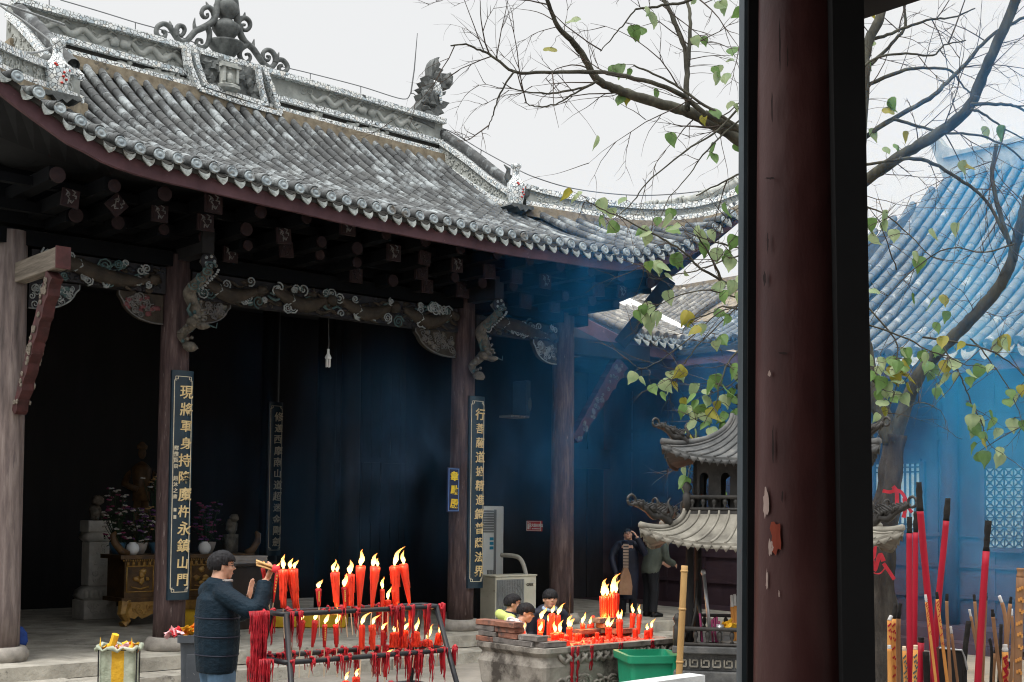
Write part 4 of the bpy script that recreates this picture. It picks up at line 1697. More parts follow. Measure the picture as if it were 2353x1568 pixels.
# ================================================================== altar and its things
p = on_terrace(428, 1432)
t = hthing('altar_table', 'carved brown and gold altar table with upturned ends inside the hall', 'altar table', p.x, p.y + .25, PZ)
AX, AY = p.x, p.y + .25
b = MB()
b.bb((-1.12, -.34, 1.0), (1.12, .4, 1.06))
b.bb((-1.02, -.26, .42), (1.02, .36, 1.0))
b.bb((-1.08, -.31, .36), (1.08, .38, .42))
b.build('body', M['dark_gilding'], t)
b = MB()
for s in (-1, 1):
    b.tube([(s * .98, -.3, 1.07), (s * 1.1, -.3, 1.12), (s * 1.2, -.28, 1.25), (s * 1.22, -.26, 1.36), (s * 1.17, -.26, 1.4)], [.05, .06, .06, .05, .03], 7, flat=.6, up=(0, 1, 0))
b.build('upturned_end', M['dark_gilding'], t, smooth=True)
b = MB()
q = random.Random(5)
for k in range(60):
    b.blob((-1.08 + 2.16 * k / 59, -.35, .98), (.012, .012, .018), n=5, m=3)
for i in range(4):
    x = -.78 + .52 * i
    line_box(b, x - .22, x + .22, .5, .9, .018, -.262, .012)
    for k in range(8):
        b.blob((x + q.uniform(-.12, .12), -.265, .7 + q.uniform(-.12, .12)), (q.uniform(.02, .06), .02, q.uniform(.02, .05)), jit=.3, rg=q)
    b.tube([(x - .14, -.27, .58), (x, -.28, .55), (x + .14, -.27, .58)], .014, 5)
for k in range(24):
    b.bb((-1.0 + .086 * k, -.285, .9), (-.96 + .086 * k, -.265, .96))
b.build('gilt_carving', M['gilding'], t, smooth=True)
b = MB()
n = 40
poly = [(-1.08, .36)] + [(-1.08 + 2.16 * i / n, .20 - .1 * abs(math.sin(i / n * PI * 4)) + (.05 if i % 10 == 5 else 0)) for i in range(n + 1)] + [(1.08, .36)]
b.prism(poly, lambda x, z: (x, -.3, z), lambda x, z: (x, -.26, z))
for k in range(26):
    x = q.uniform(-1.0, 1.0)
    spiral(b, (x, q.uniform(.2, .33)), q.uniform(.03, .07), 1.3, .012, 0, q.uniform(0, 6), 1, -.305)
for s in (-1, 1):
    b.tube([(s * 1.02, -.28, .36), (s * 1.06, -.3, .2), (s * .98, -.28, .08), (s * 1.06, -.3, 0.02)], [.09, .08, .06, .07], 7)
b.build('gilt_apron', M['gilding'], t, smooth=False)


def on_altar(name, label, cat, dx, dy, group=None):
    return hthing(name, label, cat, AX + dx, AY + dy, PZ + 1.06, group=group)


pm('porcelain', [(.3, (.62, .63, .64)), (.7, (.74, .75, .75))], 7, rough=.25)
for dx, lab in ((-.86, 'round white porcelain jar left of the couplet board on the altar table'), (.33, 'round white porcelain jar right of the couplet board on the altar table')):
    t = on_altar('porcelain_jar', lab, 'jar', dx, -.16, 'white jars on the altar')
    b = MB()
    b.lathe([(.001, 0), (.06, 0), (.095, .06), (.1, .1), (.085, .15), (.05, .175), (.05, .19), (.001, .19)], n=18)
    b.build('jar', M['porcelain'], t, smooth=True)
pm('magenta_petal', [(.3, (.10, .01, .04)), (.7, (.32, .05, .14))], 12, rough=.8)
pm('violet_petal', [(.3, (.06, .02, .08)), (.7, (.16, .06, .19))], 12, rough=.8)
pm('white_petal', [(.3, (.3, .28, .26)), (.7, (.5, .47, .44))], 12, rough=.8)
pm('dark_leaf', [(.3, (.008, .02, .01)), (.7, (.025, .05, .022))], 12, rough=.8)
pm('blue_ware', [(.3, (.03, .09, .16)), (.7, (.08, .2, .3))], 8, rough=.3)


def bouquet(label, dx, dy, h, mats, seed, pot):
    t = on_altar('flower_vase', label, 'flowers', dx, dy)
    b = MB()
    b.lathe([(.001, 0), (.07, 0), (.11, .09), (.13, .17), (.12, .18), (.001, .17)], n=14)
    b.build('pot', M[pot], t, smooth=True)
    q = random.Random(seed)
    f = MB()
    lf = MB()
    for k in range(48):
        a, r, z = q.uniform(0, 6.3), q.uniform(.03, .24), .2 + q.uniform(0, h)
        c = (r * math.cos(a), r * math.sin(a), z)
        for j in range(5):
            an = j * 1.256 + q.uniform(-.3, .3)
            d = Vector((math.cos(an), math.sin(an), q.uniform(-.2, .5))) * .035
            f.blob(Vector(c) + d * .7, (.025, .02, .012), n=5, m=3, mi=q.choice(range(len(mats))) if j == 0 else k % len(mats))
        lf.tube([(0, 0, .15), (c[0] * .6, c[1] * .6, z * .7), c], .005, 4)
        for j in range(3):
            e = Vector(c) + Vector((q.uniform(-.07, .07), q.uniform(-.07, .07), q.uniform(-.1, .02)))
            d = Vector((q.uniform(-1, 1), q.uniform(-1, 1), q.uniform(-.5, .8))).normalized() * .07
            s = d.cross(Vector((0, 0, 1))).normalized() * .02
            lf.add([e, e + d * .5 + s, e + d, e + d * .5 - s], [(0, 1, 2, 3)])
    f.build('blossom', [M[m] for m in mats], t)
    lf.build('foliage', M['dark_leaf'], t)


bouquet('tall dim bouquet of magenta blossoms above the left end of the altar', -.95, .18, .8, ['magenta_petal', 'white_petal'], 1, 'blue_ware')
bouquet('green and yellowish leafy bouquet in the middle of the altar left of the board', -.3, .2, 1.0, ['white_petal', 'gilding', 'dark_leaf'], 2, 'blue_ware')
bouquet('violet and crimson bouquet on the altar just right of the couplet board', .52, .1, .62, ['violet_petal', 'magenta_petal'], 3, 'dim_cloth')
bouquet('violet bouquet in a grey bowl behind the left white jar on the altar', -.66, .05, .5, ['violet_petal', 'violet_petal', 'white_petal'], 4, 'dim_cloth')
t = on_altar('small_stone_lion', 'little pale stone lion at the right end of the altar flowers', 'statue', .93, .12)
b = MB()
b.bb((-.1, -.08, 0), (.1, .08, .3))
b.blob((0, -.03, .42), (.1, .09, .14), jit=.2)
b.blob((.02, -.08, .56), (.08, .08, .07), jit=.2)
b.build('lion', M['carved_grey'], t, smooth=True)

# golden guardian statue on its stand, dim behind the altar
p2 = HI @ atY(318, 1200, 23.6)
t = hthing('golden_statue', 'dim standing golden guardian figure behind the altar', 'statue', p2.x, p2.y, PZ)
b = MB()
b.lathe([(.001, 0), (.5, 0), (.45, .3), (.4, .9), (.46, 1.0), (.001, 1.0)], n=16)
b.build('pedestal', M['dark_wood'], t)
b = MB()
b.tube([(-.1, 0, 1.0), (-.1, 0, 1.5), (-.05, 0, 2.0)], [.1, .11, .13], 10)
b.tube([(.1, 0, 1.0), (.12, -.05, 1.5), (.05, 0, 2.0)], [.1, .11, .13], 10)
b.tube([(0, 0, 1.9), (0, 0, 2.2), (0, -.02, 2.5), (0, 0, 2.62)], [.2, .19, .22, .09], 12)
b.tube([(.2, 0, 2.5), (.33, -.1, 2.2), (.15, -.25, 2.15)], [.08, .07, .06], 8)
b.tube([(-.2, 0, 2.5), (-.33, -.1, 2.2), (-.15, -.25, 2.1)], [.08, .07, .06], 8)
b.blob((0, -.03, 2.78), (.1, .11, .14), n=12, m=8)
b.lathe([(.12, 0), (.13, .06), (.06, .16), (.02, .28)], (0, -.02, 2.85), n=10)
for s in (-1, 1):
    b.tube([(s * .2, .05, 2.55), (s * .42, .1, 2.0), (s * .36, .05, 1.3), (s * .5, .1, 1.0)], [.03, .05, .05, .02], 6)
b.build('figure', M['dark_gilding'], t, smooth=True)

# stone post with a little lion
p = on_terrace(216, 1421)
pm('pale_stone', [(.3, (.45, .43, .39)), (.7, (.7, .67, .62))], 6, rough=.95, bump=.7)
t = hthing('stone_post', 'pale carved stone post topped by a small lion inside the hall', 'stone post', p.x, p.y, PZ)
b = MB()
b.bb((-.27, -.24, 0), (.27, .24, .3))
b.bb((-.17, -.15, .52), (.17, .15, 1.22))
b.bb((-.2, -.18, 1.38), (.2, .18, 1.56))
o = b.build('shaft', M['pale_stone'], t)
bevel(o, .015)
b = MB()
b.lathe([(.3, .301), (.34, .36), (.31, .45), (.2, .519)], n=4, rot=PI / 4, sx=1.1)
b.lathe([(.2, 1.221), (.27, 1.28), (.26, 1.34), (.22, 1.379)], n=4, rot=PI / 4, sx=1.1)
for k in range(7):
    b.blob((-.24 + .08 * k, -.235, .4), (.04, .03, .07), n=6, m=4)
q = random.Random(3)
for k in range(14):
    spiral(b, (q.uniform(-.1, .1), q.uniform(.6, 1.15)), q.uniform(.03, .06), 1.2, .009, 0, q.uniform(0, 6), 1, -.155)
for k in range(10):
    spiral(b, (q.uniform(-.2, .2), q.uniform(.08, .24)), q.uniform(.04, .06), 1.2, .009, 0, q.uniform(0, 6), 1, -.245)
b.build('carving', M['pale_stone'], t, smooth=True)
b = MB()
b.blob((-.03, 0, 1.7), (.1, .13, .13), jit=.2, rg=q)
b.blob((-.02, -.08, 1.88), (.1, .1, .09), jit=.2, rg=q)
b.tube([(.06, -.08, 1.58), (.06, -.1, 1.7)], .035, 6)
b.tube([(-.1, -.08, 1.58), (-.1, -.1, 1.7)], .035, 6)
b.build('lion', M['grey_timber'], t, smooth=True)

# yellow covered kneeling bench
a, c = on_terrace(432, 1443), on_terrace(783, 1443)
mid = (atz(432, 1442, PZ) + atz(783, 1444, PZ)) / 2
wv = atz(783, 1444, PZ) - atz(432, 1442, PZ)
t = thing('kneeling_bench', 'long low kneeling bench under yellow patterned cloth behind the candle rack', 'bench', loc=mid + Vector((-.12, .25, 0)), rotz=math.atan2(wv.y, wv.x))
L = wv.length + .35
pm('yellow_cloth', [(.3, (.42, .25, .012)), (.7, (.66, .42, .03))], 3.5, rough=.85, bump=.4, patch=(9, .6, .64, (.42, .2, .03)))
b = MB()
n = 40
top, sid = [], []
for i in range(n + 1):
    x = -L / 2 + L * i / n
    s = .012 * math.sin(i * 1.9) + .008 * math.sin(i * .7)
    top.append((x, s))
rows = [[(x, .25, .02) for x, s in top], [(x, .25 + s, .2) for x, s in top], [(x, .2, .235) for x, s in top], [(x, -.2, .235 + s * .3) for x, s in top], [(x, -.25 + s * .5, .205) for x, s in top], [(x, -.27 + s, .1) for x, s in top], [(x, -.265 + s * 1.4, .012) for x, s in top]]
b.grid(rows)
for k in (0, -1):
    b.add([r[k] for r in rows], [tuple(range(len(rows)))])
b.build('cloth_cover', M['yellow_cloth'], t, smooth=True)
# donation box with papers on it
p = HI @ atY(575, 1400, 19.2)
t = hthing('donation_box', 'dark brown donation box with pale lettering behind the man', 'donation box', p.x, p.y, PZ)
pm('box_brown', [(.3, (.014, .009, .007)), (.7, (.03, .02, .015))], 5, rough=.6)
b = MB()
b.bb((-.48, -.25, 0), (.48, .25, .92))
b.bb((-.53, -.3, .92), (.53, .3, .96))
bevel(b.build('box', M['box_brown'], t), .012)
b = MB()
b.merge(text_mb('隨喜', .17, .006, .002), Matrix.Translation((.05, -.256, .6)))
b.merge(text_mb('功德', .17, .006, .002), Matrix.Translation((.05, -.256, .36)))
b.build('lettering', M['medallion_pale'], t)
t = hthing('paper_stack', 'stack of pale papers and books on the donation box', 'papers', p.x - .02, p.y, PZ + .961)
b = MB()
for k in range(5):
    b.box((-.1 + rnd.uniform(-.02, .02), 0, .012 + .022 * k), (.62, .3, .02), Matrix.Rotation(rnd.uniform(-.05, .05), 3, 'Z'))
b.box((-.34, -.12, .055), (.12, .05, .11))
b.build('papers', M['dim_cloth'], t)

# blue umbrella leaning at the first pillar
p = on_terrace(44, 1508)
t = hthing('blue_umbrella', 'folded blue umbrella leaning by the pale left pillar', 'umbrella', p.x, p.y, PZ)
pm('blue_cloth', [(.3, (.006, .025, .12)), (.7, (.02, .06, .26))], 8, rough=.7)
b = MB()
b.tube([(0, 0, 0), (-.03, .05, .35), (-.05, .1, .75)], .016, 7)
b.build('shaft', M['black_gloss'], t)
b = MB()
q = random.Random(9)
b.tube([(0.01, 0, .08), (0.0, .01, .16), (-.01, .02, .26), (-.02, .03, .34)], [.05, .09, .1, .05], 12)
for k in range(len(b.v)):
    x, y, z = b.v[k]
    b.v[k] = (x + q.uniform(-.015, .015), y + q.uniform(-.015, .015), z)
b.build('canopy', M['blue_cloth'], t, smooth=True)

# lightning wire along the ridges
def wire(pts, r, label, posts=(), name='lightning_wire'):
    b = MB()
    b.tube(curve(pts, 6), r, 5)
    for a_, c_ in posts:
        b.tube([a_, c_], r * .8, 5)
    return tag(b.build(name, M['wire']), label, 'cable')


def rw(x, y, v=2.75):
    u, z = HV(x, y, v)
    return hall(u, v, z)


def gw(x, y):
    v, z = HU(x, y, UR)
    return hall(UR, v, z)


def hw(x, y):
    u, z = HIPP(x, y)
    return hall(u, hv(u), z)


wire([rw(*p) for p in ((138, 0), (230, 27), (311, 52), (380, 72), (470, 108))], .009, 'thin lightning wire above the left half of the main ridge', [(rw(311, 52), rw(311, 76)), (rw(113, -8), rw(113, 18))])
wire([rw(*p) for p in ((640, 152), (713, 169), (829, 199), (925, 228), (945, 215))] + [gw(*p) for p in ((960, 226), (1000, 285), (1040, 305), (1106, 345), (1180, 385), (1230, 408))] + [hw(*p) for p in ((1310, 432), (1410, 446), (1500, 449), (1600, 441), (1690, 425))], .009,
     'thin lightning wire running down the right ridges to the far corner', [(rw(713, 169), rw(713, 192)), (rw(829, 199), rw(829, 220)), (gw(1034, 303), gw(1030, 325)), (gw(1106, 345), gw(1103, 368)), (hw(1310, 432), hw(1309, 452)), (hw(1439, 448), hw(1440, 470))])
b = MB()
b.tube([rw(959, 77), rw(952, 160), rw(944, 215)], [.006, .012, .014], 6)
tag(b.build('lightning_rod', M['wire']), 'slender lightning rod standing near the right end of the ridge', 'rod')
b = MB()
b.tube(curve([hall(.9, .9, 8.2), rw(0, 8, 1.0), rw(60, 52, .8), rw(118, 98, .6), rw(112, 112, .6), rw(70, 122, .2), rw(25, 110, -.2), rw(-40, 85, -.6)], 5), .014, 6)
tag(b.build('ridge_rail', M['ac_grey']), 'bent pale metal rod beside the left roof vase', 'rod')

# ================================================================== candle materials
def wax_mat(name, c, sss=0.5):
    m = pm(name, [(.3, tuple(x * .85 for x in c)), (.7, c)], 18, rough=.38, spec=.4)
    b = m.node_tree.nodes['Principled BSDF']
    b.inputs['Subsurface Weight'].default_value = sss
    b.inputs['Subsurface Radius'].default_value = (.06, .012, .005)
    return m


wax_mat('red_wax', (.88, .06, .022))
wax_mat('dark_red_wax', (.5, .015, .015), .1)
pm('melted_wax', [(.3, (.17, .005, .012)), (.7, (.55, .018, .03))], 16, rough=.45, bump=.4)
pm('wick', [(.3, (.01, .01, .01)), (.7, (.03, .03, .03))], 9)
pm('pale_stick', [(.3, (.5, .36, .24)), (.7, (.7, .55, .4))], 14, (1, 1, .2), rough=.8)
pm('gold_print', [(.3, (.5, .3, .05)), (.7, (.65, .42, .1))], 10, rough=.5)
m, t_, b_ = _new('flame')
tc = t_.nodes.new('ShaderNodeTexCoord')
sp = t_.nodes.new('ShaderNodeSeparateXYZ')
t_.links.new(tc.outputs['Generated'], sp.inputs[0])
fc = _ramp(t_, sp.outputs[2], [(0.0, (1.0, .4, .08)), (.2, (1.0, .72, .24)), (.6, (1, .58, .12)), (1.0, (1.0, .22, .02))])
t_.links.new(fc, b_.inputs['Emission Color'])
b_.inputs['Base Color'].default_value = (0.1, .05, .02, 1)
fs = t_.nodes.new('ShaderNodeMapRange')
fs.inputs['To Min'].default_value = 4.5
fs.inputs['To Max'].default_value = 1.4
t_.links.new(sp.outputs[2], fs.inputs['Value'])
t_.links.new(fs.outputs[0], b_.inputs['Emission Strength'])
pm('black_iron', [(.3, (.005, .006, .008)), (.7, (.018, .021, .025))], 6, rough=.45, bump=.3, spec=.35, patch=(5, .62, .68, (.07, .08, .09)))


def flame_mb(tip, h, w, seed, twin=False):
    """a flame blown sideways; base at the origin"""
    f = MB()
    q = random.Random(seed)
    for k in range(2 if twin else 1):
        lean = Vector(tip) * (1 if k == 0 else -.25) + Vector((q.uniform(-.1, .1), q.uniform(-.1, .1), 0))
        hh = h * (1 if k == 0 else .62)
        n = 12
        pts, rad = [], []
        for i in range(n + 1):
            t = i / n
            s = lean * (hh * t * t * .9) + Vector((q.uniform(-1, 1), q.uniform(-1, 1), 0)) * (w * .06)
            pts.append(Vector((0, 0, hh * t)) + s + Vector((.10 * hh * math.sin(t * 7 + seed) * t, 0, 0)) + Vector((.0 if k == 0 else w * .5, 0, 0)))
            rad.append(max(.0008, w * (.28 + 1.0 * t * 2.2 if t < .3 else .94 * (1 - ((t - .3) / .7) ** 1.3))) * .62)
        f.tube(pts, rad, 8)
    return f


CANDLES = []
GLOW = {1: 1.0, 7: 1.2, 9: 1.2, 17: .8, 22: .8, 25: .8, 60: 4, 65: 2.5, 67: 2.5, 70: 2.5, 75: 3, 79: 2.5}


def candle(top, bot, rt, rb, label, group, flames=(), stick=True, drip=0.0, mat='red_wax', printed=False, seed=1, cat='candle'):
    """top/bot: world points of the wax; rt/rb radii; flames: [(height, width, lean vector)]"""
    top, bot = Vector(top), Vector(bot)
    t = thing('candle', label, cat, loc=bot, group=group)
    ax = top - bot
    q = random.Random(seed)
    n = 7
    pts = [ax * (i / n) for i in range(n + 1)]
    b = MB()
    rad = [rb + (rt - rb) * (i / n) ** .9 for i in range(n + 1)]
    b.tube(pts, rad, 12)
    # melted rim: a dished top
    u_ = ax.normalized()
    b.tube([ax, ax + u_ * rt * .22, ax + u_ * rt * .12], [rt * 1.0, rt * .86, rt * .5], 12)
    for k in range(int(6 + drip * 26)):
        a = q.uniform(0, 6.3)
        l = q.uniform(.15, .9) * (1 if drip < .5 else 1.15)
        o_ = u_.orthogonal().normalized()
        d = o_ * math.cos(a) + u_.cross(o_) * math.sin(a)
        pp = []
        rr_ = []
        for j in range(6):
            f = 1 - l * j / 5
            r = rb + (rt - rb) * max(0, f)
            pp.append(ax * f + d * (r * (1.0 + drip * .25)) + Vector((q.uniform(-1, 1), q.uniform(-1, 1), 0)) * .002)
            rr_.append(rt * (.10 + .08 * drip) * (1 + .5 * (j == 5)))
        b.tube(pp, rr_, 5)
    b.build('wax', M[mat], t, smooth=True)
    if printed:
        g_ = MB()
        for k in range(6):
            c = ax * (.85 - .1 * k)
            r = rb + (rt - rb) * (.85 - .1 * k)
            side = Vector((.35, -.94, 0))
            g_.box(c + side * r, (.008, .006, .012), Matrix.Rotation(.6, 3, 'Z'))
        g_.build('gold_print', M['gold_print'], t)
    for k, (h, w, lean) in enumerate(flames):
        off = Vector(((k - (len(flames) - 1) / 2) * rt * .9, 0, 0))
        wk = MB()
        wk.tube([ax + off, ax + off + Vector((.001, 0, .014))], .0022, 5)
        fo = flame_mb(lean, h * 1.25, w * 1.1, seed * 7 + k).build('flame', M['flame'], t, smooth=True)
        fo.location = ax + off + Vector((0, 0, .008))
        wk.build('wick', M['wick'], t)
    if flames and seed in GLOW:                          # the light the flame throws on its neighbours
        pd = bpy.data.lights.new('flame_light', 'POINT')
        pd.energy = GLOW[seed]
        pd.color = (1, .42, .1)
        pd.shadow_soft_size = .04
        po = bpy.data.objects.new('flame_light', pd)
        COL.objects.link(po)
        po.parent = t
        po.location = ax + Vector((0, -.05, .08))
    if stick:
        s = MB()
        s.tube([Vector((0, 0, 0.002)), -u_ * .06, -u_ * stick + Vector((q.uniform(-.01, .01), 0, 0))], .0042, 6)
        s.build('stick', M['pale_stick'], t)
    CANDLES.append(t)
    return t


# ================================================================== the rack
ZT, ZM, ZL = 1.33, 1.0, .69
ra, rb_ = HI @ atz(645, 1410, ZT), HI @ atz(1010, 1396, ZT)
RVF = (ra.y + rb_.y) / 2
RU0, RU1 = ra.x - .03, rb_.x + .06
RC = RVF + .1                                           # centre line
HW = lambda z: .1 + (ZT - z) * .34                      # half width of the A frame
rack = thing('candle_rack', 'black iron candle rack of three tiers covered in dripping red wax', 'candle rack', M=HM @ Matrix.Translation((0, 0, 0)))
for z in (ZT, ZM, ZL):
    h = HW(z)
    ex = .0 if z == ZT else (ZT - z) * .10
    b = MB()
    u0, u1 = RU0 - ex, RU1 + ex
    c = .05
    loop = []
    for (cu, cv, a0) in ((u1 - c, RC + h - c, 0), (u0 + c, RC + h - c, PI / 2), (u0 + c, RC - h + c, PI), (u1 - c, RC - h + c, 1.5 * PI)):
        for k in range(5):
            a = a0 + k / 4 * PI / 2
            loop.append((cu + c * math.cos(a), cv + c * math.sin(a), z))
    loop.append(loop[0])
    b.tube(loop, .019, 10, caps=False)
    b.build('tier_rail', M['black_iron'], rack, smooth=True)
for s in (-1, 1):
    for uu_, e in ((RU0, -1), (RU1, 1)):
        b = MB()
        b.tube([(uu_ - e * .03, RC + s * HW(ZT) * .98, ZT), (uu_ + e * (ZT * .10 - .03), RC + s * HW(0), 0)], .021, 10)
        b.build('leg', M['black_iron'], rack, smooth=True)


def on_rack(px, py):
    return onplane(px, py, (0, RC - .02, 0), (0, 1, 0))


za = lambda x, y: (422.8 + x * .252, 1172.7 + y * .252)
zb_ = lambda x, y: (827.0 + x * .252, 1172.7 + y * .252)
zd_ = lambda x, y: (1286.6 + x * .252, 1172.7 + y * .252)
LN = Vector((.42, .05, 0))
up_list = [   # conv, top, bottom, widths(top,bottom), flames, drip, mat, printed, label
    (za, (905, 545), (905, 890), 66, 44, [(.085, .026, (.05, 0, 0))], .6, 'red_wax', 0, 'thick red candle at the left end of the top rail, beside the raised hand'),
    (za, (985, 540), (1022, 890), 82, 36, [(.06, .024, (.3, 0, 0)), (.05, .02, (.5, 0, 0))], .7, 'red_wax', 0, 'thick red candle leaning right, second from the left on the top rail'),
    (za, (1225, 720), (1230, 880), 52, 26, [(.05, .026, (.6, 0, 0))], 0, 'dark_red_wax', 1, 'short printed dark red candle standing alone on the top rail'),
    (za, (1378, 570), (1396, 880), 82, 42, [(.075, .022, (.35, 0, 0)), (.05, .02, (.1, 0, 0))], .15, 'red_wax', 0, 'thick red candle with a two tongued flame right of the lone short one'),
    (za, (1512, 590), (1520, 870), 76, 60, [(.085, .034, (.1, 0, 0))], .5, 'red_wax', 0, 'thick straight red candle behind the small printed one on the top rail'),
    (za, (1460, 705), (1470, 890), 50, 28, [(.08, .03, (.3, 0, 0))], .1, 'dark_red_wax', 1, 'small printed dark red candle before a thicker one on the top rail'),
    (za, (1612, 515), (1597, 890), 92, 28, [(.10, .032, (.25, 0, 0))], .0, 'red_wax', 0, 'tall cone shaped red candle, the left of two alike on the top rail'),
    (za, (1742, 520), (1714, 890), 92, 26, [(.08, .032, (.3, 0, 0)), (.05, .02, (.1, 0, 0))], .0, 'red_wax', 0, 'tall cone shaped red candle, the right of two alike on the top rail'),
    (zb_, (315, 515), (335, 850), 82, 50, [(.12, .03, (.55, 0, 0))], .3, 'red_wax', 0, 'thick red candle with a long slanting flame near the right of the top rail'),
    (zb_, (395, 500), (452, 850), 84, 26, [(.085, .026, (-.15, 0, 0))], .0, 'red_wax', 0, 'tapered red candle tilting outward at the right of the top rail'),
    (zb_, (205, 725), (208, 885), 42, 32, [(.075, .02, (0, 0, 0))], .2, 'red_wax', 0, 'small straight red candle before the two thick ones on the right of the top rail'),
    (zb_, (255, 822), (255, 880), 46, 46, [(.08, .02, (.2, 0, 0))], .8, 'red_wax', 0, 'burnt down waxy candle stump on the top rail'),
    (zb_, (320, 730), (326, 885), 46, 34, [(.085, .022, (-.1, 0, 0))], .9, 'red_wax', 0, 'small wax streaked candle in front of the slanting flame on the top rail'),
]
mid_list = [
    (za, (1075, 1010), (1058, 1250), 56, 26, [(.05, .02, (.3, 0, 0))], .2, 'dark_red_wax', 0, 'dark red candle at the left end of the middle rail'),
    (za, (1195, 1010), (1170, 1250), 58, 24, [(.05, .022, (.2, 0, 0))], .1, 'dark_red_wax', 0, 'dark red cone candle second from the left on the middle rail'),
    (za, (1285, 1045), (1280, 1250), 42, 30, [(.07, .022, (.7, 0, 0))], .2, 'dark_red_wax', 1, 'slim dark red candle third from the left on the middle rail'),
    (za, (1385, 1045), (1390, 1250), 46, 30, [(.08, .022, (.8, 0, 0))], .2, 'dark_red_wax', 0, 'slim dark red candle fourth from the left on the middle rail, flame blown right'),
    (za, (1620, 1050), (1615, 1270), 50, 46, [(.075, .024, (.8, 0, 0))], .6, 'red_wax', 0, 'wax streaked red candle below the left tall cone candle'),
    (za, (1720, 1050), (1720, 1270), 56, 50, [(.06, .02, (.8, 0, 0))], .7, 'red_wax', 0, 'wax streaked red candle below the right tall cone candle'),
    (za, (1810, 1100), (1805, 1235), 36, 26, [(.05, .018, (.7, 0, 0))], .1, 'dark_red_wax', 0, 'shortest slim candle in the middle of the middle rail'),
    (za, (1920, 1120), (1920, 1250), 62, 70, [(.055, .024, (.2, 0, 0))], 1, 'red_wax', 0, 'stubby wax covered candle right of the shortest slim one'),
    (zb_, (395, 1100), (398, 1255), 66, 74, [(.085, .022, (.35, 0, 0)), (.06, .02, (.9, 0, 0))], 1, 'red_wax', 0, 'fat wax covered candle with two flames on the middle rail'),
    (zb_, (512, 1110), (500, 1245), 50, 92, [(.085, .022, (.3, 0, 0))], 1, 'red_wax', 0, 'cone of melted red wax with one flame on the middle rail'),
    (zb_, (618, 1185), (612, 1245), 58, 84, [(.095, .022, (.45, 0, 0))], 1, 'red_wax', 0, 'low heap of candle wax with a flame, second from the right on the middle rail'),
    (zb_, (726, 1125), (715, 1240), 46, 62, [(.09, .024, (.35, 0, 0))], .9, 'red_wax', 0, 'candle at the right end of the middle rail beside the leg'),
]
low_list = [
    (za, (1475, 1560), (1475, 1640), 50, 50, [(.055, .02, (.5, 0, 0))], .8, 'red_wax', 0, 'left flame just showing on the lowest rail of the rack'),
    (za, (1570, 1525), (1565, 1640), 56, 50, [(.05, .022, (.4, 0, 0))], .6, 'red_wax', 0, 'wider red candle on the lowest rail at the bottom edge'),
    (za, (1845, 1350), (1832, 1520), 38, 30, [(.05, .022, (.8, 0, 0))], .2, 'dark_red_wax', 0, 'slim dark red candle between the middle and lowest rail'),
]
k = 0
for lst, grp in ((up_list, 'candles on the top rail of the rack'), (mid_list, 'candles on the middle rail of the rack'), (low_list, 'candles on the lowest rail of the rack')):
    for (cv, a, c, w0, w1, fl, dr, mt, prn, lab) in lst:
        k += 1
        A, B = HM @ on_rack(*cv(*a)), HM @ on_rack(*cv(*c))
        s = .252 / FPX * B.y / 2
        candle(A, B, w0 * s, w1 * s, lab, grp, [(h, w, Vector(l)) for h, w, l in fl], .22 if dr < .9 else .16, dr, mt, prn, k)
# melted wax hanging from the rails
wx = MB()
q = random.Random(77)


def strand(u, v, z, L, r, wob=.01):
    n = max(3, int(L / .04))
    pts = [(u + q.uniform(-wob, wob) * .5, v + q.uniform(-wob, wob) * .5, z - L * i / n) for i in range(n + 1)]
    wx.tube(pts, [r * (1 - .65 * i / n) * q.uniform(.75, 1.25) for i in range(n + 1)], 5)


def clump(u, v, z, L, w, n):
    for i in range(n):
        du = q.gauss(0, w * .45)
        strand(u + du, v + q.uniform(-.03, .03), z + .02, L * q.uniform(.35, 1.05) * (1 - min(.8, abs(du) / (w * 1.6))), q.uniform(.004, .009))
    for i in range(5):
        wx.blob((u + q.uniform(-w, w) * .5, v + q.uniform(-.02, .02), z + q.uniform(-.02, .025)), (q.uniform(.007, .02), .02, q.uniform(.007, .016)), n=7, m=5, jit=.4, rg=q)


w1 = on_rack(*za(690, 960))
for (px, L, w, n) in ((690, .92, .045, 90), (756, .72, .035, 60)):
    p = on_rack(*za(px, 900))
    clump(p.x, RC + .02, ZT, L, w, n)
p = on_rack(*za(690, 1320))
clump(p.x, RC - .1, ZM, .5, .05, 50)
clump(p.x + .02, RC + .1, ZM, .4, .05, 30)
p = on_rack(*za(850, 1360))
clump(p.x, RC - HW(ZM), ZM, .24, .02, 16)
for (cv, a, c, w0, w1_, fl, dr, mt, prn, lab) in up_list:
    p = on_rack(*cv(*c))
    for s in (-1, 1):
        if dr > .1 or q.random() < .4:
            clump(p.x + q.uniform(-.02, .02), RC + s * HW(ZT), ZT, (.12 + .45 * dr) * q.uniform(.5, 1), .02, int(5 + 18 * dr))
for (cv, a, c, w0, w1_, fl, dr, mt, prn, lab) in mid_list:
    p = on_rack(*cv(*c))
    for s in (-1, 1):
        clump(p.x + q.uniform(-.02, .02), RC + s * HW(ZM), ZM, (.14 + .3 * dr) * q.uniform(.6, 1), .022, int(8 + 12 * dr))
for px in (925, 1450, 1510, 2000, 1000):
    p = on_rack(*za(px, 1300))
    clump(p.x, RC + HW(ZM) * .9, ZM, .12, .02, 8)
for px in (420, 700, 560):
    p = on_rack(*zb_(px, 880))
    clump(p.x, RC - HW(ZT) * .9, ZT, .33, .03, 26)
for i in range(22):
    u = q.uniform(RU0, RU1)
    clump(u, RC + q.choice((-1, 1)) * HW(ZL), ZL, q.uniform(.05, .2), .03, 8)
wx.build('wax_drips', M['melted_wax'], rack, smooth=True)

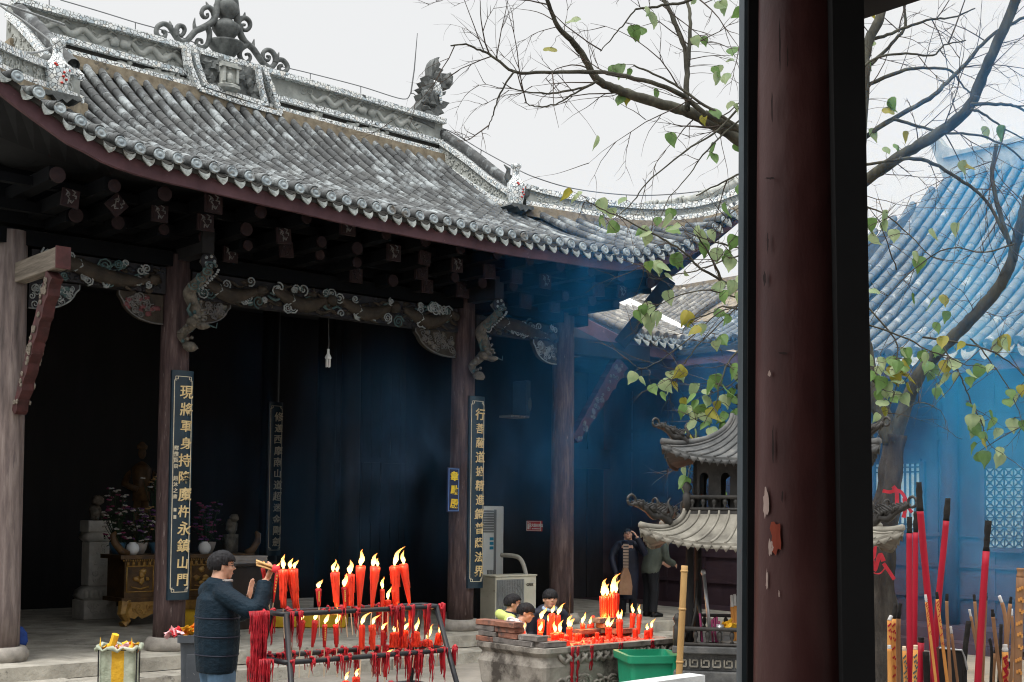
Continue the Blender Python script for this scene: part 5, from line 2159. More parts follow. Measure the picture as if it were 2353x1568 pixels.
# ================================================================== stone trough of candles
TR = .94
tc0 = HI @ atz(1246, 1492, TR)
tc1 = HI @ atz(1553, 1466, TR)
TU0, TV0 = tc0.x, tc0.y
TL, TW = (tc1 - tc0).length, .85
pm('trough_stone', [(.3, (.12, .105, .088)), (.5, (.25, .23, .2)), (.7, (.38, .36, .32))], 3.5, rough=.95, bump=.7, bscale=22, patch=(3.0, .5, .62, (.06, .052, .045)))
trough = hthing('candle_trough', 'carved stone trough full of red wax and burning candles with bricks on its ends', 'stone trough', TU0, TV0, 0)
b = MB()


def rrect(u0, u1, v0, v1, c, z, n=5):
    out = []
    for (cu, cv, a0) in ((u1 - c, v1 - c, 0), (u0 + c, v1 - c, PI / 2), (u0 + c, v0 + c, PI), (u1 - c, v0 + c, 1.5 * PI)):
        for k in range(n):
            a = a0 + k / (n - 1) * PI / 2
            out.append((cu + c * math.cos(a), cv + c * math.sin(a), z))
    out.append(out[0])
    return out


rings = [(.10, 0), (.10, .16), (.07, .2), (.13, .23), (.13, .33), (.05, .42), (.0, .6), (-.02, .78), (.005, .86), (-.03, .9), (-.03, TR), (.04, TR + .002), (.06, TR - .06)]
b.grid([rrect(d, TL - d, d, TW - d, .09, z) for d, z in rings])
tro = b.build('basin', M['trough_stone'], trough, smooth=False)
b = MB()
q = random.Random(15)
for k in range(15):
    x = .25 + (TL - .4) * k / 14
    for j in range(3):
        spiral(b, (x + q.uniform(-.05, .05), .55 + q.uniform(-.06, .08)), q.uniform(.05, .1), 1.5, .017, 0, q.uniform(0, 6), q.choice((-1, 1)), -.01)
    b.tube([(x - .08, -.0, .9), (x - .04, -.02, .84), (x, -.005, .8), (x + .05, -.02, .85), (x + .1, 0, .89)], [.02, .022, .02, .022, .012], 6)
b.build('scroll_carving', M['trough_stone'], trough, smooth=True)
b = MB()
rows = []
for i in range(25):
    rows.append([(.055 + (TL - .11) * i / 24, .055 + (TW - .11) * j / 12, TR - .035 + q.uniform(-.018, .02)) for j in range(13)])
b.grid(rows)
for k in range(240):
    b.blob((q.uniform(.12, TL - .1), q.uniform(.08, TW - .1), TR - .028), (q.uniform(.006, .03), q.uniform(.006, .03), q.uniform(.006, .022)), n=6, m=4, jit=.3, rg=q)
pm('wax_bed', [(.3, (.55, .03, .02)), (.55, (.75, .08, .045)), (.75, (.85, .2, .12))], 16, rough=.4, bump=.5)
b.build('wax_bed', M['wax_bed'], trough, smooth=True)
b = MB()
for (u, L) in ((.32, .5), (.38, .42), (.55, .25), (.9, .2), (1.3, .15)):
    for j in range(3):
        x = u + q.uniform(-.02, .02)
        n = 8
        b.tube([(x + q.uniform(-.008, .008), -.035 + .01 * math.sin(i) + (.02 if i > 3 else 0), TR - .0 - L * i / n) for i in range(n + 1)], [.009 * (1 - .5 * i / n) for i in range(n + 1)], 5)
b.build('wax_runs', M['melted_wax'], trough, smooth=True)

tr_list = [
    (zd_, (410, 785), (412, 1100), 78, 60, [(.13, .05, (.35, 0, 0)), (.09, .03, (.1, 0, 0))], .6, 'tall thick candle, the left of the tallest pair in the trough'),
    (zd_, (492, 760), (492, 1080), 78, 66, [(.15, .045, (.5, 0, 0)), (.1, .03, (.3, 0, 0))], .6, 'tall thick candle with a leaping flame, the right of the tallest pair in the trough'),
    (zd_, (665, 945), (650, 1130), 52, 34, [(.075, .024, (-.1, 0, 0))], .1, 'tapered candle in front of the right brick pile, the left of two alike'),
    (zd_, (726, 955), (714, 1150), 42, 30, [(.075, .02, (0, 0, 0))], .1, 'slim tapered candle in front of the right brick pile, the right of two alike'),
    (zd_, (545, 1000), (545, 1180), 52, 48, [(.07, .022, (-.1, 0, 0)), (.075, .02, (.1, 0, 0))], .3, 'two flamed candle just right of the tallest pair'),
    (zd_, (400, 1040), (396, 1120), 36, 30, [(.065, .024, (.1, 0, 0))], .2, 'small candle before the foot of the tallest pair'),
    (zd_, (445, 1070), (445, 1180), 52, 48, [(.09, .03, (.1, 0, 0)), (.06, .02, (.8, 0, 0))], .3, 'stout candle close before the tallest pair'),
    (zd_, (205, 1040), (205, 1160), 40, 36, [(.085, .024, (.5, 0, 0))], .3, 'candle with a slanting flame in the middle of the trough'),
    (zd_, (272, 1045), (270, 1140), 40, 36, [(.06, .02, (.4, 0, 0))], .3, 'short candle right of the slanting flame in the middle of the trough'),
    (zd_, (302, 965), (302, 1130), 26, 24, [], .1, 'slender unlit candle with a pale tip in the trough'),
    (zd_, (85, 1070), (88, 1190), 46, 42, [(.08, .026, (.1, 0, 0)), (.06, .026, (.4, 0, 0))], .4, 'candle with two ragged flames right of the children'),
    (zd_, (795, 1100), (795, 1168), 42, 40, [(.05, .022, (.1, 0, 0))], .6, 'low candle near the right end of the trough'),
    (zd_, (834, 1080), (834, 1168), 30, 28, [(.07, .02, (.4, 0, 0))], .3, 'thin candle nearest the right end of the trough'),
    (zd_, (690, 1085), (690, 1178), 42, 40, [], .4, 'unlit red candle stub below the two tapered ones in the trough'),
    (zb_, (1652, 1000), (1640, 1190), 60, 44, [(.085, .03, (.5, 0, 0))], .2, 'thick candle at the left of the trough in front of the smallest boy'),
    (zb_, (1644, 1110), (1640, 1200), 44, 40, [(.07, .026, (.2, 0, 0))], .3, 'low candle before the thick one at the left of the trough'),
    (zb_, (1752, 945), (1750, 1160), 50, 40, [(.06, .024, (.5, 0, 0))], .2, 'tall candle below the chin of the boy in navy'),
    (zb_, (1806, 960), (1806, 1110), 46, 40, [(.09, .028, (.8, 0, 0))], .2, 'candle with a long flame blown right beside the boy in navy'),
    (zb_, (1720, 1020), (1715, 1150), 32, 28, [(.05, .02, (.1, 0, 0))], .2, 'slim candle left of the tall one below the boy in navy'),
    (zb_, (1800, 1120), (1800, 1205), 96, 80, [(.08, .026, (-.1, 0, 0)), (.09, .028, (.2, 0, 0))], .7, 'broad merged wax candle with two tall flames at the trough front'),
    (zb_, (1910, 1070), (1905, 1185), 42, 40, [(.085, .026, (.2, 0, 0)), (.06, .02, (.5, 0, 0))], .4, 'bright candle centre left at the trough edge beside the incense stick'),
    (zb_, (1985, 1130), (1985, 1190), 60, 56, [], .8, 'unlit slumped wax stump at the front edge of the trough'),
    (zb_, (1440, 1125), (1440, 1165), 34, 34, [(.055, .022, (.3, 0, 0))], .4, 'small flame between the left bricks and the smallest boy'),
    (zb_, (1490, 1105), (1488, 1165), 34, 34, [(.06, .022, (.3, 0, 0))], .4, 'small flame just before the pale jacket of the smallest boy'),
]
for i, (cv, a, c, w0, w1_, fl, dr, lab) in enumerate(tr_list):
    cp = cv(*c)
    B = HI @ atz(cp[0], cp[1], TR - .03)
    B.x = min(max(B.x, TU0 + .1), TU0 + TL - .1)
    B.y = min(max(B.y, TV0 + .09), TV0 + TW - .1)
    B = HM @ Vector((B.x, B.y, TR - .03))
    ap = cv(*a)
    A = atY(ap[0], ap[1], B.y)
    B2 = atY(cp[0], cp[1], B.y)
    B = Vector((B2.x, B.y, TR - .04))
    s = .252 / FPX * B.y / 2
    candle(A, B, w0 * s, w1_ * s, lab, 'candles in the stone trough', [(h, w, Vector(l)) for h, w, l in fl], 0, dr, 'red_wax', 0, 60 + i)
# a few dead stumps and sticks in the bed
q = random.Random(4)
for i in range(16):
    u, v = TU0 + q.uniform(.2, TL - .2), TV0 + q.uniform(.06, .5)
    B = hall(u, v, TR - .04)
    candle(B + Vector((q.uniform(-.01, .01), 0, q.uniform(.04, .1))), B, q.uniform(.008, .016), .014, 'low unlit red candle stump in the wax bed of the trough', 'candle stumps in the stone trough', [], 0, .5, 'red_wax', 0, 200 + i)
b = MB()
b.tube([(0, 0, 0), (.01, 0, .42)], [.008, .005], 6)
o = b.build('incense_stick', M['wick'])
o.location = atY(*zb_(1905, 1000), 11.9)
o.location.z = TR - .03
tag(o, 'single dark burnt incense stick standing among the trough candles', 'incense stick')

# bricks on the two ends
pm('brick_red', [(.3, (.16, .07, .05)), (.7, (.32, .15, .1))], 9, rough=.95, bump=.6, patch=(5, .5, .6, (.06, .05, .048)))
pm('brick_grey', [(.3, (.07, .065, .062)), (.7, (.2, .18, .165))], 9, rough=.95, bump=.6, patch=(6, .6, .66, (.3, .28, .26)))


def brick_me(mt, seed):
    b = MB()
    b.box((0, 0, 0), (.25, .12, .045))
    o = b.build('brick', M[mt])
    bevel(o, .006, 2)
    q = random.Random(seed)
    for v in o.data.vertices:
        v.co += Vector((q.uniform(-1, 1), q.uniform(-1, 1), q.uniform(-1, 1))) * .0035
    me = o.data
    bpy.data.objects.remove(o)
    return me


brick_meshes = {m_: [brick_me(m_, i) for i in range(3)] for m_ in ('brick_red', 'brick_grey')}
lay = [   # u, v, layer, along v?, material, label
    (.16, .06, 0, 0, 'brick_grey', 'grey brick lowest at the front corner of the trough'),
    (.06, .25, 0, 1, 'brick_grey', 'grey brick on the rim, bottom row of the left pile, nearest the front'),
    (.06, .52, 0, 1, 'brick_grey', 'grey brick on the rim, bottom row of the left pile, middle one'),
    (.06, .76, 0, 1, 'brick_red', 'reddish brick on the rim, bottom row of the left pile, at the far end'),
    (.07, .2, 1, 1, 'brick_grey', 'sooty brick in the second row of the left pile, nearest the front'),
    (.07, .46, 1, 1, 'brick_red', 'sooty red brick in the second row of the left pile, middle one'),
    (.07, .73, 1, 1, 'brick_grey', 'black stained brick in the second row of the left pile, far end'),
    (.07, .5, 2, 1, 'brick_red', 'orange brick in the third row of the left pile'),
    (.07, .76, 2, 1, 'brick_grey', 'sooty grey brick at the far end of the third row of the left pile'),
    (.06, .48, 3, 1, 'brick_red', 'worn red brick on top of the left pile, nearer the front'),
    (.06, .75, 3, 1, 'brick_red', 'worn red brick on top of the left pile, at the far end'),
    (TL - .12, .74, 0, 0, 'brick_grey', 'grey brick at the bottom of the right pile'),
    (TL - .10, .58, 0, 0, 'brick_red', 'red brick at the bottom of the right pile, in front'),
    (TL - .14, .72, 1, 0, 'brick_red', 'wax stained brick in the middle of the right pile'),
    (TL - .42, .74, 0, 0, 'brick_red', 'low dark brick left of the right pile'),
    (TL - .18, .74, 2, 0, 'brick_grey', 'sooty brick on top of the right pile'),
]
for i, (u, v, l, al, mt, lab) in enumerate(lay):
    o = bpy.data.objects.new('brick', brick_meshes[mt][i % 3])
    COL.objects.link(o)
    o.matrix_world = HM @ Matrix.Translation((TU0 + u + rnd.uniform(-.01, .01), TV0 + v, TR + .026 + .0475 * l)) @ Matrix.Rotation((PI / 2 if al else 0) + rnd.uniform(-.06, .06), 4, 'Z')
    tag(o, lab, 'brick', 'bricks piled on the trough ends')
# green wheeled bin
p = HI @ atY(1490, 1500, 10.75)
pm('green_plastic', [(.3, (.005, .19, .095)), (.7, (.012, .28, .15))], 4, rough=.45, spec=.45)
pm('green_inside', [(.3, (.01, .06, .035)), (.7, (.02, .1, .06))], 4, rough=.7)
ZB = atY(1490, 1500, 10.75).z + .0
t = hthing('wheeled_bin', 'open bright green plastic wheeled bin in front of the stone trough', 'bin', p.x, p.y, 0, -.55)
b = MB()
prof = [(.17, .2, .06), (.19, .22, .4), (.215, .25, ZB - .06), (.24, .275, ZB - .058), (.245, .28, ZB), (.215, .25, ZB + .002), (.2, .235, ZB - .1), (.17, .2, .15)]
b.grid([rrect(-a, a, -c, c, .05, z) for a, c, z in prof])
b.prism([(x, y) for x, y, z in rrect(-.17, .17, -.2, .2, .05, 0)][:-1], lambda x, y: (x, y, .12), lambda x, y: (x, y, .15))
b.build('tub', M['green_plastic'], t, smooth=False)
b = MB()
b.tube([(-.2, .3, ZB - .05), (-.2, .36, ZB - .06), (.2, .36, ZB - .06), (.2, .3, ZB - .05)], .017, 8)
b.build('handle', M['green_plastic'], t, smooth=True)
b = MB()
for s in (-1, 1):
    b.lathe([(.001, -.03), (.09, -.03), (.1, 0), (.09, .03), (.001, .03)], (s * .2, .25, .1), n=18, mat=Matrix.Rotation(PI / 2, 3, 'Y'))
b.build('wheel', M['black_gloss'], t)
b = MB()
b.bb((.13, -.285, ZB - .22), (.16, -.262, ZB - .02))
b.build('strap', M['green_plastic'], t)
# sack bin at the left and the dark bin with papers
c = atY(275, 1490, 12.4)
pm('sack_plastic', [(.3, (.2, .24, .17)), (.55, (.4, .43, .33)), (.75, (.55, .56, .48))], 5, rough=.45, bump=.7, bscale=12, bdist=.03)
pm('sack_yellow', [(.3, (.5, .26, .015)), (.7, (.72, .42, .03))], 6, rough=.5, bump=.7, bscale=14, bdist=.03)
pm('paper_yellow', [(.3, (.75, .38, .02)), (.7, (.9, .58, .05))], 9, rough=.6)
pm('paper_orange', [(.3, (.75, .16, .01)), (.7, (.9, .28, .02))], 9, rough=.6)
pm('paper_red', [(.3, (.55, .02, .03)), (.7, (.75, .06, .07))], 9, rough=.6)
pm('paper_pink', [(.3, (.65, .3, .33)), (.7, (.8, .5, .5))], 9, rough=.6)
t = thing('sack_bin', 'wire frame bin lined with a pale plastic sack with a broad yellow stripe', 'bin', loc=(c.x, c.y, 0), rotz=.2)
b = MB()
H2 = c.z
for sx in (-1, 1):
    for sy in (-1, 1):
        b.tube([(sx * .17, sy * .17, 0), (sx * .175, sy * .175, H2)], .007, 5)
for z in (H2, H2 * .45):
    b.tube([(-.175, -.175, z), (.175, -.175, z), (.175, .175, z), (-.175, .175, z), (-.175, -.175, z)], .006, 5)
b.build('frame', M['black_iron'], t)
b = MB()
q = random.Random(6)
rows = []
for j in range(12):
    z = .05 + (H2 - .05 + .02) * j / 11
    rows.append([(.165 * max(-1, min(1, 1.35 * math.cos(a))) * (1 + q.uniform(-.04, .04)), .165 * max(-1, min(1, 1.35 * math.sin(a))) * (1 + q.uniform(-.05, .05)), z + q.uniform(-.01, .01)) for a in np.linspace(0, 2 * PI, 49)])
    rows[-1][-1] = rows[-1][0]
b.grid(rows)
for k in range(len(b.f)):
    xs = [b.v[i] for i in b.f[k]]
    cx_ = sum(v[0] for v in xs) / 4
    b.m[k] = 1 if -.06 < cx_ < .06 else 0
b.build('sack', [M['sack_plastic'], M['sack_yellow']], t, smooth=True)
b = MB()
ring = []
for k in range(33):
    a = k / 32 * 2 * PI
    ring.append((.2 * max(-1, min(1, 1.25 * math.cos(a))), .2 * max(-1, min(1, 1.25 * math.sin(a))), H2 + .012 + .02 * math.sin(k * 2.3)))
b.tube(ring, [.018 + .008 * math.sin(k * 1.7) for k in range(33)], 6)
b.build('sack_rim', M['sack_plastic'], t, smooth=True)


def crumple(name, label, cat, loc, size, mats, seed, n=9, group=None):
    q = random.Random(seed)
    tt = MB()
    for i in range(n):
        o_ = Vector((q.uniform(-1, 1) * size[0], q.uniform(-1, 1) * size[1], q.uniform(0, 1) * size[2]))
        d1 = Vector((q.uniform(-1, 1), q.uniform(-1, 1), q.uniform(-.3, .7))).normalized() * q.uniform(.06, .13)
        d2 = d1.cross(Vector((q.uniform(-1, 1), q.uniform(-1, 1), q.uniform(-1, 1)))).normalized() * q.uniform(.03, .07)
        nn = d1.cross(d2).normalized() * .012
        rows = [[o_ + d1 * (a - .5) + d2 * (c_ - .5) + nn * math.sin(a * 7 + c_ * 3) for c_ in (0, .5, 1)] for a in (0, .33, .66, 1)]
        tt.slab(rows, nn * .12, q.randrange(len(mats)))
    o = tt.build(name, [M[m_] for m_ in mats], smooth=False)
    o.location = loc
    return tag(o, label, cat, group)


crumple('crumpled_wrapper', 'heap of yellow incense wrappers filling the striped sack bin', 'wrappers', (c.x, c.y, H2 - .03), (.12, .12, .08), ['paper_yellow', 'paper_orange', 'paper_yellow', 'paper_pink'], 2, 16)
b = MB()
for s in (-1, 1):
    b.prism([(-.04, 0), (.04, 0), (.0, .12)], lambda x, z, s=s: (s * .15 + x * .3, -.12, H2 + z), lambda x, z, s=s: (s * .15 + x * .3, -.115, H2 + z))
b.tube([(-.06, -.05, H2 + .02), (-.02, -.07, H2 + .14)], .035, 8)
o = b.build('wrapper_roll', M['paper_yellow'])
o.location = (c.x, c.y, 0)
tag(o, 'rolled yellow packet standing up out of the sack bin', 'wrapper')
c = atY(455, 1457, 11.3)
t = thing('dark_bin', 'dark grey plastic bin behind the man, left of his hip', 'bin', loc=(c.x, c.y, 0), rotz=.15)
pm('grey_plastic', [(.3, (.035, .042, .05)), (.7, (.075, .085, .098))], 4, rough=.55, patch=(9, .64, .68, (.2, .2, .2)))
b = MB()
H3 = c.z
b.grid([rrect(-a, a, -a2, a2, .03, z) for a, a2, z in ((.11, .14, 0), (.135, .16, H3 - .07), (.16, .185, H3 - .06), (.16, .185, H3), (.14, .165, H3 + .002), (.13, .155, H3 - .2))])
b.build('tub', M['grey_plastic'], t)
b = MB()
b.bb((-.08, -.16, .3), (.08, -.15, H3 - .16))
bevel(b.build('front_panel', M['grey_plastic'], t), .006)
crumple('crumpled_wrapper', 'red and orange incense wrappers spilling from the dark bin', 'wrappers', (c.x - .02, c.y, H3 + .0), (.13, .08, .06), ['paper_red', 'paper_orange', 'paper_yellow', 'paper_pink'], 5, 18)
crumple('crumpled_wrapper', 'pale pink and red paper sticking out left of the dark bin', 'wrappers', (c.x - .2, c.y - .05, H3 + .01), (.06, .04, .02), ['paper_pink', 'paper_red'], 8, 7)
# ================================================================== iron pavilion censer
pm('cast_iron', [(.3, (.012, .0115, .011)), (.7, (.042, .039, .035))], 8, rough=.6, bump=.5, bscale=30, spec=.45)
pm('iron_roof', [(.3, (.035, .037, .037)), (.5, (.085, .087, .087)), (.7, (.16, .157, .147))], 5, rough=.7, bump=.5, bscale=28)
pm('iron_roof_dusty', [(.3, (.09, .083, .07)), (.5, (.21, .197, .165)), (.7, (.33, .31, .265))], 4.5, rough=.85, bump=.5, bscale=28)
pm('shaded_iron', [(.3, (.006, .006, .007)), (.7, (.014, .013, .013))], 5, rough=.8)  # iron darkened so the shade of the lower storey is in its colour
YF = 10.25                                              # front face of the pavilion
PXC = 1767
c0 = atY(PXC, 1204, YF)
pw = lambda px: (px) / FPX * YF                        # picture width -> metres at the front face
hz = lambda y: 2.07 - (y - 1204.0) / FPX * YF
HWB = pw(PXC - 1556)
censer = thing('incense_pavilion', 'square cast iron incense pavilion with two curled roofs half hidden by the red post', 'incense burner', loc=(c0.x * (YF + HWB) / YF, YF + HWB, 0), rotz=-math.atan2(c0.x, YF))


def face_mats(k):
    return Matrix.Rotation(k * PI / 2, 4, 'Z')


def sq_roof(w0, w1, z0, z1, lift, ribs, mat, name):
    r = MB()
    rb = MB()
    n, m = 24, 12

    def P(s, t):
        tt = t ** 1.0
        w = w1 + (w0 - w1) * (1 - tt) ** 1.7
        z = z0 + (z1 - z0) * tt ** 1.25 + lift * abs(s) ** 4.5 * (1 - t) ** 2.5
        w *= 1 + .05 * abs(s) ** 6 * (1 - t) ** 3
        return Vector((s * w, -w, z))
    for k in range(4):
        F = face_mats(k)
        rows = [[F @ P(-1 + 2 * i / n, j / m) for i in range(n + 1)] for j in range(m + 1)]
        r.grid(rows)
        low = [[F @ (P(-1 + 2 * i / n, j / m) - Vector((0, 0, .05))) for i in range(n + 1)] for j in range(4)]
        r.grid(low, flip=True)
        r.grid([rows[0], low[0]], flip=True)
        for i in range(ribs):
            s = -1 + 2 * (i + .5) / ribs
            rb.tube([F @ (P(s, j / 10 * .98) + Vector((0, 0, .004))) for j in range(11)], .011, 5)
        for s in (-1,):
            rb.tube([F @ (P(s, j / 12) + Vector((0, 0, .01))) for j in range(13)], [.028 - .008 * j / 12 for j in range(13)], 6)
        # saw-tooth drip edge
        nt_ = 26
        for i in range(nt_):
            s0, s1 = -1 + 2 * i / nt_, -1 + 2 * (i + 1) / nt_
            a, b2, c2 = P(s0, 0), P(s1, 0), P((s0 + s1) / 2, 0)
            o_ = Vector((0, -.006, -.02))
            tri = [a + o_, b2 + o_, c2 + o_ + Vector((0, -.004, -.055))]
            bk = [p + Vector((0, .012, 0)) for p in tri]
            rb.add([F @ p for p in tri + bk], [(0, 1, 2), (5, 4, 3), (0, 3, 4, 1), (1, 4, 5, 2), (2, 5, 3, 0)])
    o = r.build(name, mat, censer, smooth=True)
    rb.build('rib', mat, o, smooth=True)
    return P


def balustrade(w, z0, z1, name):
    b = MB()
    n = 15
    for k in range(4):
        F = face_mats(k)
        tmp = MB()
        tmp.bb((-w, -w - .02, z1 - .03), (w, -w + .02, z1))
        tmp.bb((-w, -w - .02, z0), (w, -w + .02, z0 + .025))
        for i in range(n):
            x = -w + 2 * w * (i + .5) / n
            h = z1 - z0
            tmp.lathe([(.008, z0 + .02), (.018, z0 + .18 * h), (.008, z0 + .3 * h), (.02, z0 + .5 * h), (.02, z0 + .68 * h), (.009, z0 + .8 * h), (.012, z1 - .025)], (x, -w, 0), n=8)
        tmp.lathe([(.035, z0), (.035, z1), (.02, z1 + .02), (.04, z1 + .06), (.02, z1 + .1), (.001, z1 + .11)], (-w, -w, 0), n=10)
        b.merge(tmp, F)
    return b.build(name, M['cast_iron'], censer, smooth=True)


zb0, zb1 = hz(1508), hz(1464)
b = MB()
b.bb((-HWB - .02, -HWB - .02, 0), (HWB + .02, HWB + .02, zb0 - .2))
b.bb((-HWB + .02, -HWB + .02, zb0 - .2), (HWB - .02, HWB - .02, zb0 - .06))
b.bb((-HWB - .03, -HWB - .03, zb0 - .06), (HWB + .03, HWB + .03, zb0))
bevel(b.build('plinth', M['iron_roof'], censer), .01)
b = MB()
for i in range(16):                                     # key pattern
    x = -HWB + .05 + (2 * HWB - .1) * i / 15
    for (xa, za_, xb_, zb2) in ((-.03, .0, .03, .0), (.03, 0, .03, .05), (.03, .05, -.01, .05), (-.01, .05, -.01, .025), (-.03, 0, -.03, .06)):
        b.beam((x + xa, -HWB + .012, zb0 - .165 + za_), (x + xb_, -HWB + .012, zb0 - .165 + zb2), .012, .012)
b.build('key_pattern', M['iron_roof_dusty'], censer)
balustrade(HWB - .01, zb0 + .002, zb1, 'lower_balustrade')
zr0, zr1 = hz(1268), hz(1199)
sq_roof(pw(PXC - 1492), pw(PXC - 1574), zr0, zr1 + .02, .13, 17, M['iron_roof_dusty'], 'lower_roof')
b = MB()
for k in range(4):
    F = face_mats(k)
    tmp = MB()
    tmp.lathe([(.045, zb0), (.035, zb0 + .1), (.03, zr0 + .1)], (-HWB + .1, -HWB + .1, 0), n=12)
    b.merge(tmp, F)
b.bb((-HWB + .05, -HWB + .05, zr0 + .0), (HWB - .05, HWB - .05, zr0 + .08))
b.build('lower_post', M['shaded_iron'], censer, smooth=False)
zu0, zu1 = hz(1198), hz(1158)
WU = pw(PXC - 1578)
b = MB()
b.bb((-WU - .02, -WU - .02, zu0 - .02), (WU + .02, WU + .02, zu0 + .01))
b.build('upper_floor', M['cast_iron'], censer)
balustrade(WU, zu0 + .012, zu1, 'upper_balustrade')
zt0 = hz(1072)
WW = pw(PXC - 1592)
b = MB()
for k in range(4):
    F = face_mats(k)
    tmp = MB()
    ops = 7
    for i in range(ops + 1):                             # piers between arched openings
        x = -WW + 2 * WW * i / ops
        tmp.bb((max(-WW, x - .05), -WW, zu0), (min(WW, x + .05), -WW + .03, zt0))
    for i in range(ops):
        x0, x1 = -WW + 2 * WW * i / ops + .05, -WW + 2 * WW * (i + 1) / ops - .05
        zz = zt0 - .1
        poly = [(x0, zt0), (x0, zz - .06)] + [((x0 + x1) / 2 - (x1 - x0) / 2 * math.cos(a * PI / 8), zz - .06 + (x1 - x0) * .62 * math.sin(a * PI / 8)) for a in range(1, 8)] + [(x1, zz - .06), (x1, zt0)]
        tmp.prism(poly, lambda x, z: (x, -WW + .001, z), lambda x, z: (x, -WW + .029, z))
    b.merge(tmp, F)
b.build('upper_wall', M['cast_iron'], censer)
zq1 = hz(962)
sq_roof(pw(PXC - 1535), pw(PXC - 1680), zt0 + .0, zq1, .12, 15, M['iron_roof'], 'upper_roof')
b = MB()
b.lathe([(pw(100), zq1 - .02), (pw(70), zq1 + .06), (pw(80), zq1 + .09), (pw(50), zq1 + .12), (pw(75), zq1 + .2), (pw(60), zq1 + .3), (pw(30), zq1 + .36), (pw(40), zq1 + .45), (.001, zq1 + .62)], n=18)
q = random.Random(2)
for k in range(26):
    a = k * .7
    b.blob((pw(72) * math.cos(a), pw(72) * math.sin(a), zq1 + .1 + .012 * k), (.05, .05, .04), n=6, m=4, jit=.3, rg=q)
b.build('finial', M['cast_iron'], censer, smooth=True)


def corner_dragon(x, y, z, ang, s, label=None):
    b = MB()
    q = random.Random(int(z * 100))
    R = Matrix.Translation((x, y, z)) @ Matrix.Rotation(ang, 4, 'Z') @ Matrix.Scale(s, 4)
    t_ = MB()
    t_.tube(curve([(-.28, 0, -.02), (-.16, 0, .06), (-.05, 0, .05), (.05, 0, .12), (.16, 0, .17), (.24, 0, .19)], 4), [.05 - .0012 * i for i in range(21)], 7)
    for k in range(16):
        xx = -.22 + .027 * k
        t_.tube([(xx, .03 * math.sin(k * 2), .05 + .12 * (k / 16)), (xx + .05, .05 * math.cos(k), .09 + .12 * (k / 16)), (xx - .03, .04 * math.sin(k), .15 + .09 * (k / 16))], [.024, .022, .008], 5)
    t_.tube([(.27 + .055 * math.cos(a * PI / 8), 0, .23 + .055 * math.sin(a * PI / 8)) for a in range(17)], .016, 6)
    t_.tube([(-.26, 0, .0), (-.3, .02, .1), (-.25, 0, .2), (-.29, 0, .26)], [.03, .026, .018, .006], 5)
    b.merge(t_, R)
    return b.build('corner_dragon', M['cast_iron'], censer, smooth=True)


for k in range(4):
    a = math.radians(225 + 90 * k)
    w = pw(PXC - 1500) * 1.0
    corner_dragon(w * 1.0 * (1 if math.cos(a) > 0 else -1), w * (1 if math.sin(a) > 0 else -1), zr0 + .17, math.atan2(1 if math.sin(a) > 0 else -1, 1 if math.cos(a) > 0 else -1), .72)
    w = pw(PXC - 1543)
    corner_dragon(w * (1 if math.cos(a) > 0 else -1), w * (1 if math.sin(a) > 0 else -1), zt0 + .14, math.atan2(1 if math.sin(a) > 0 else -1, 1 if math.cos(a) > 0 else -1), .6)
# ash bed and the things standing in it
b = MB()
q = random.Random(11)
rows = [[(-HWB + .06 + (2 * HWB - .12) * i / 12, -HWB + .06 + (2 * HWB - .12) * j / 12, zb0 + .02 + q.uniform(-.012, .012)) for i in range(13)] for j in range(13)]
b.grid(rows)
pm('ash', [(.3, (.12, .115, .11)), (.7, (.3, .29, .27))], 9, rough=1.0)
b.build('ash_bed', M['ash'], censer, smooth=True)
pm('incense_orange', [(.3, (.42, .17, .04)), (.7, (.62, .3, .08))], 14, (1, 1, .3), rough=.8)
pm('incense_brown', [(.3, (.14, .07, .035)), (.7, (.32, .17, .085))], 11, (1, 1, .3), rough=.85)
pm('incense_red', [(.3, (.26, .003, .014)), (.7, (.38, .006, .026))], 9, (1, 1, .3), rough=.6)
pm('incense_purple', [(.3, (.12, .012, .05)), (.7, (.22, .03, .09))], 9, rough=.7)
pm('charred', [(.3, (.006, .006, .006)), (.7, (.022, .02, .018))], 14, rough=.95, bump=.8, bscale=60)
pm('grey_ash_tip', [(.3, (.35, .34, .33)), (.7, (.6, .59, .57))], 14, rough=.95)
pm('steel', [(.3, (.3, .31, .32)), (.7, (.5, .51, .52))], 5, rough=.35, metal=.6)
pm('bamboo', [(.3, (.3, .17, .06)), (.7, (.5, .32, .13))], 6, (1, 1, .3), rough=.6)


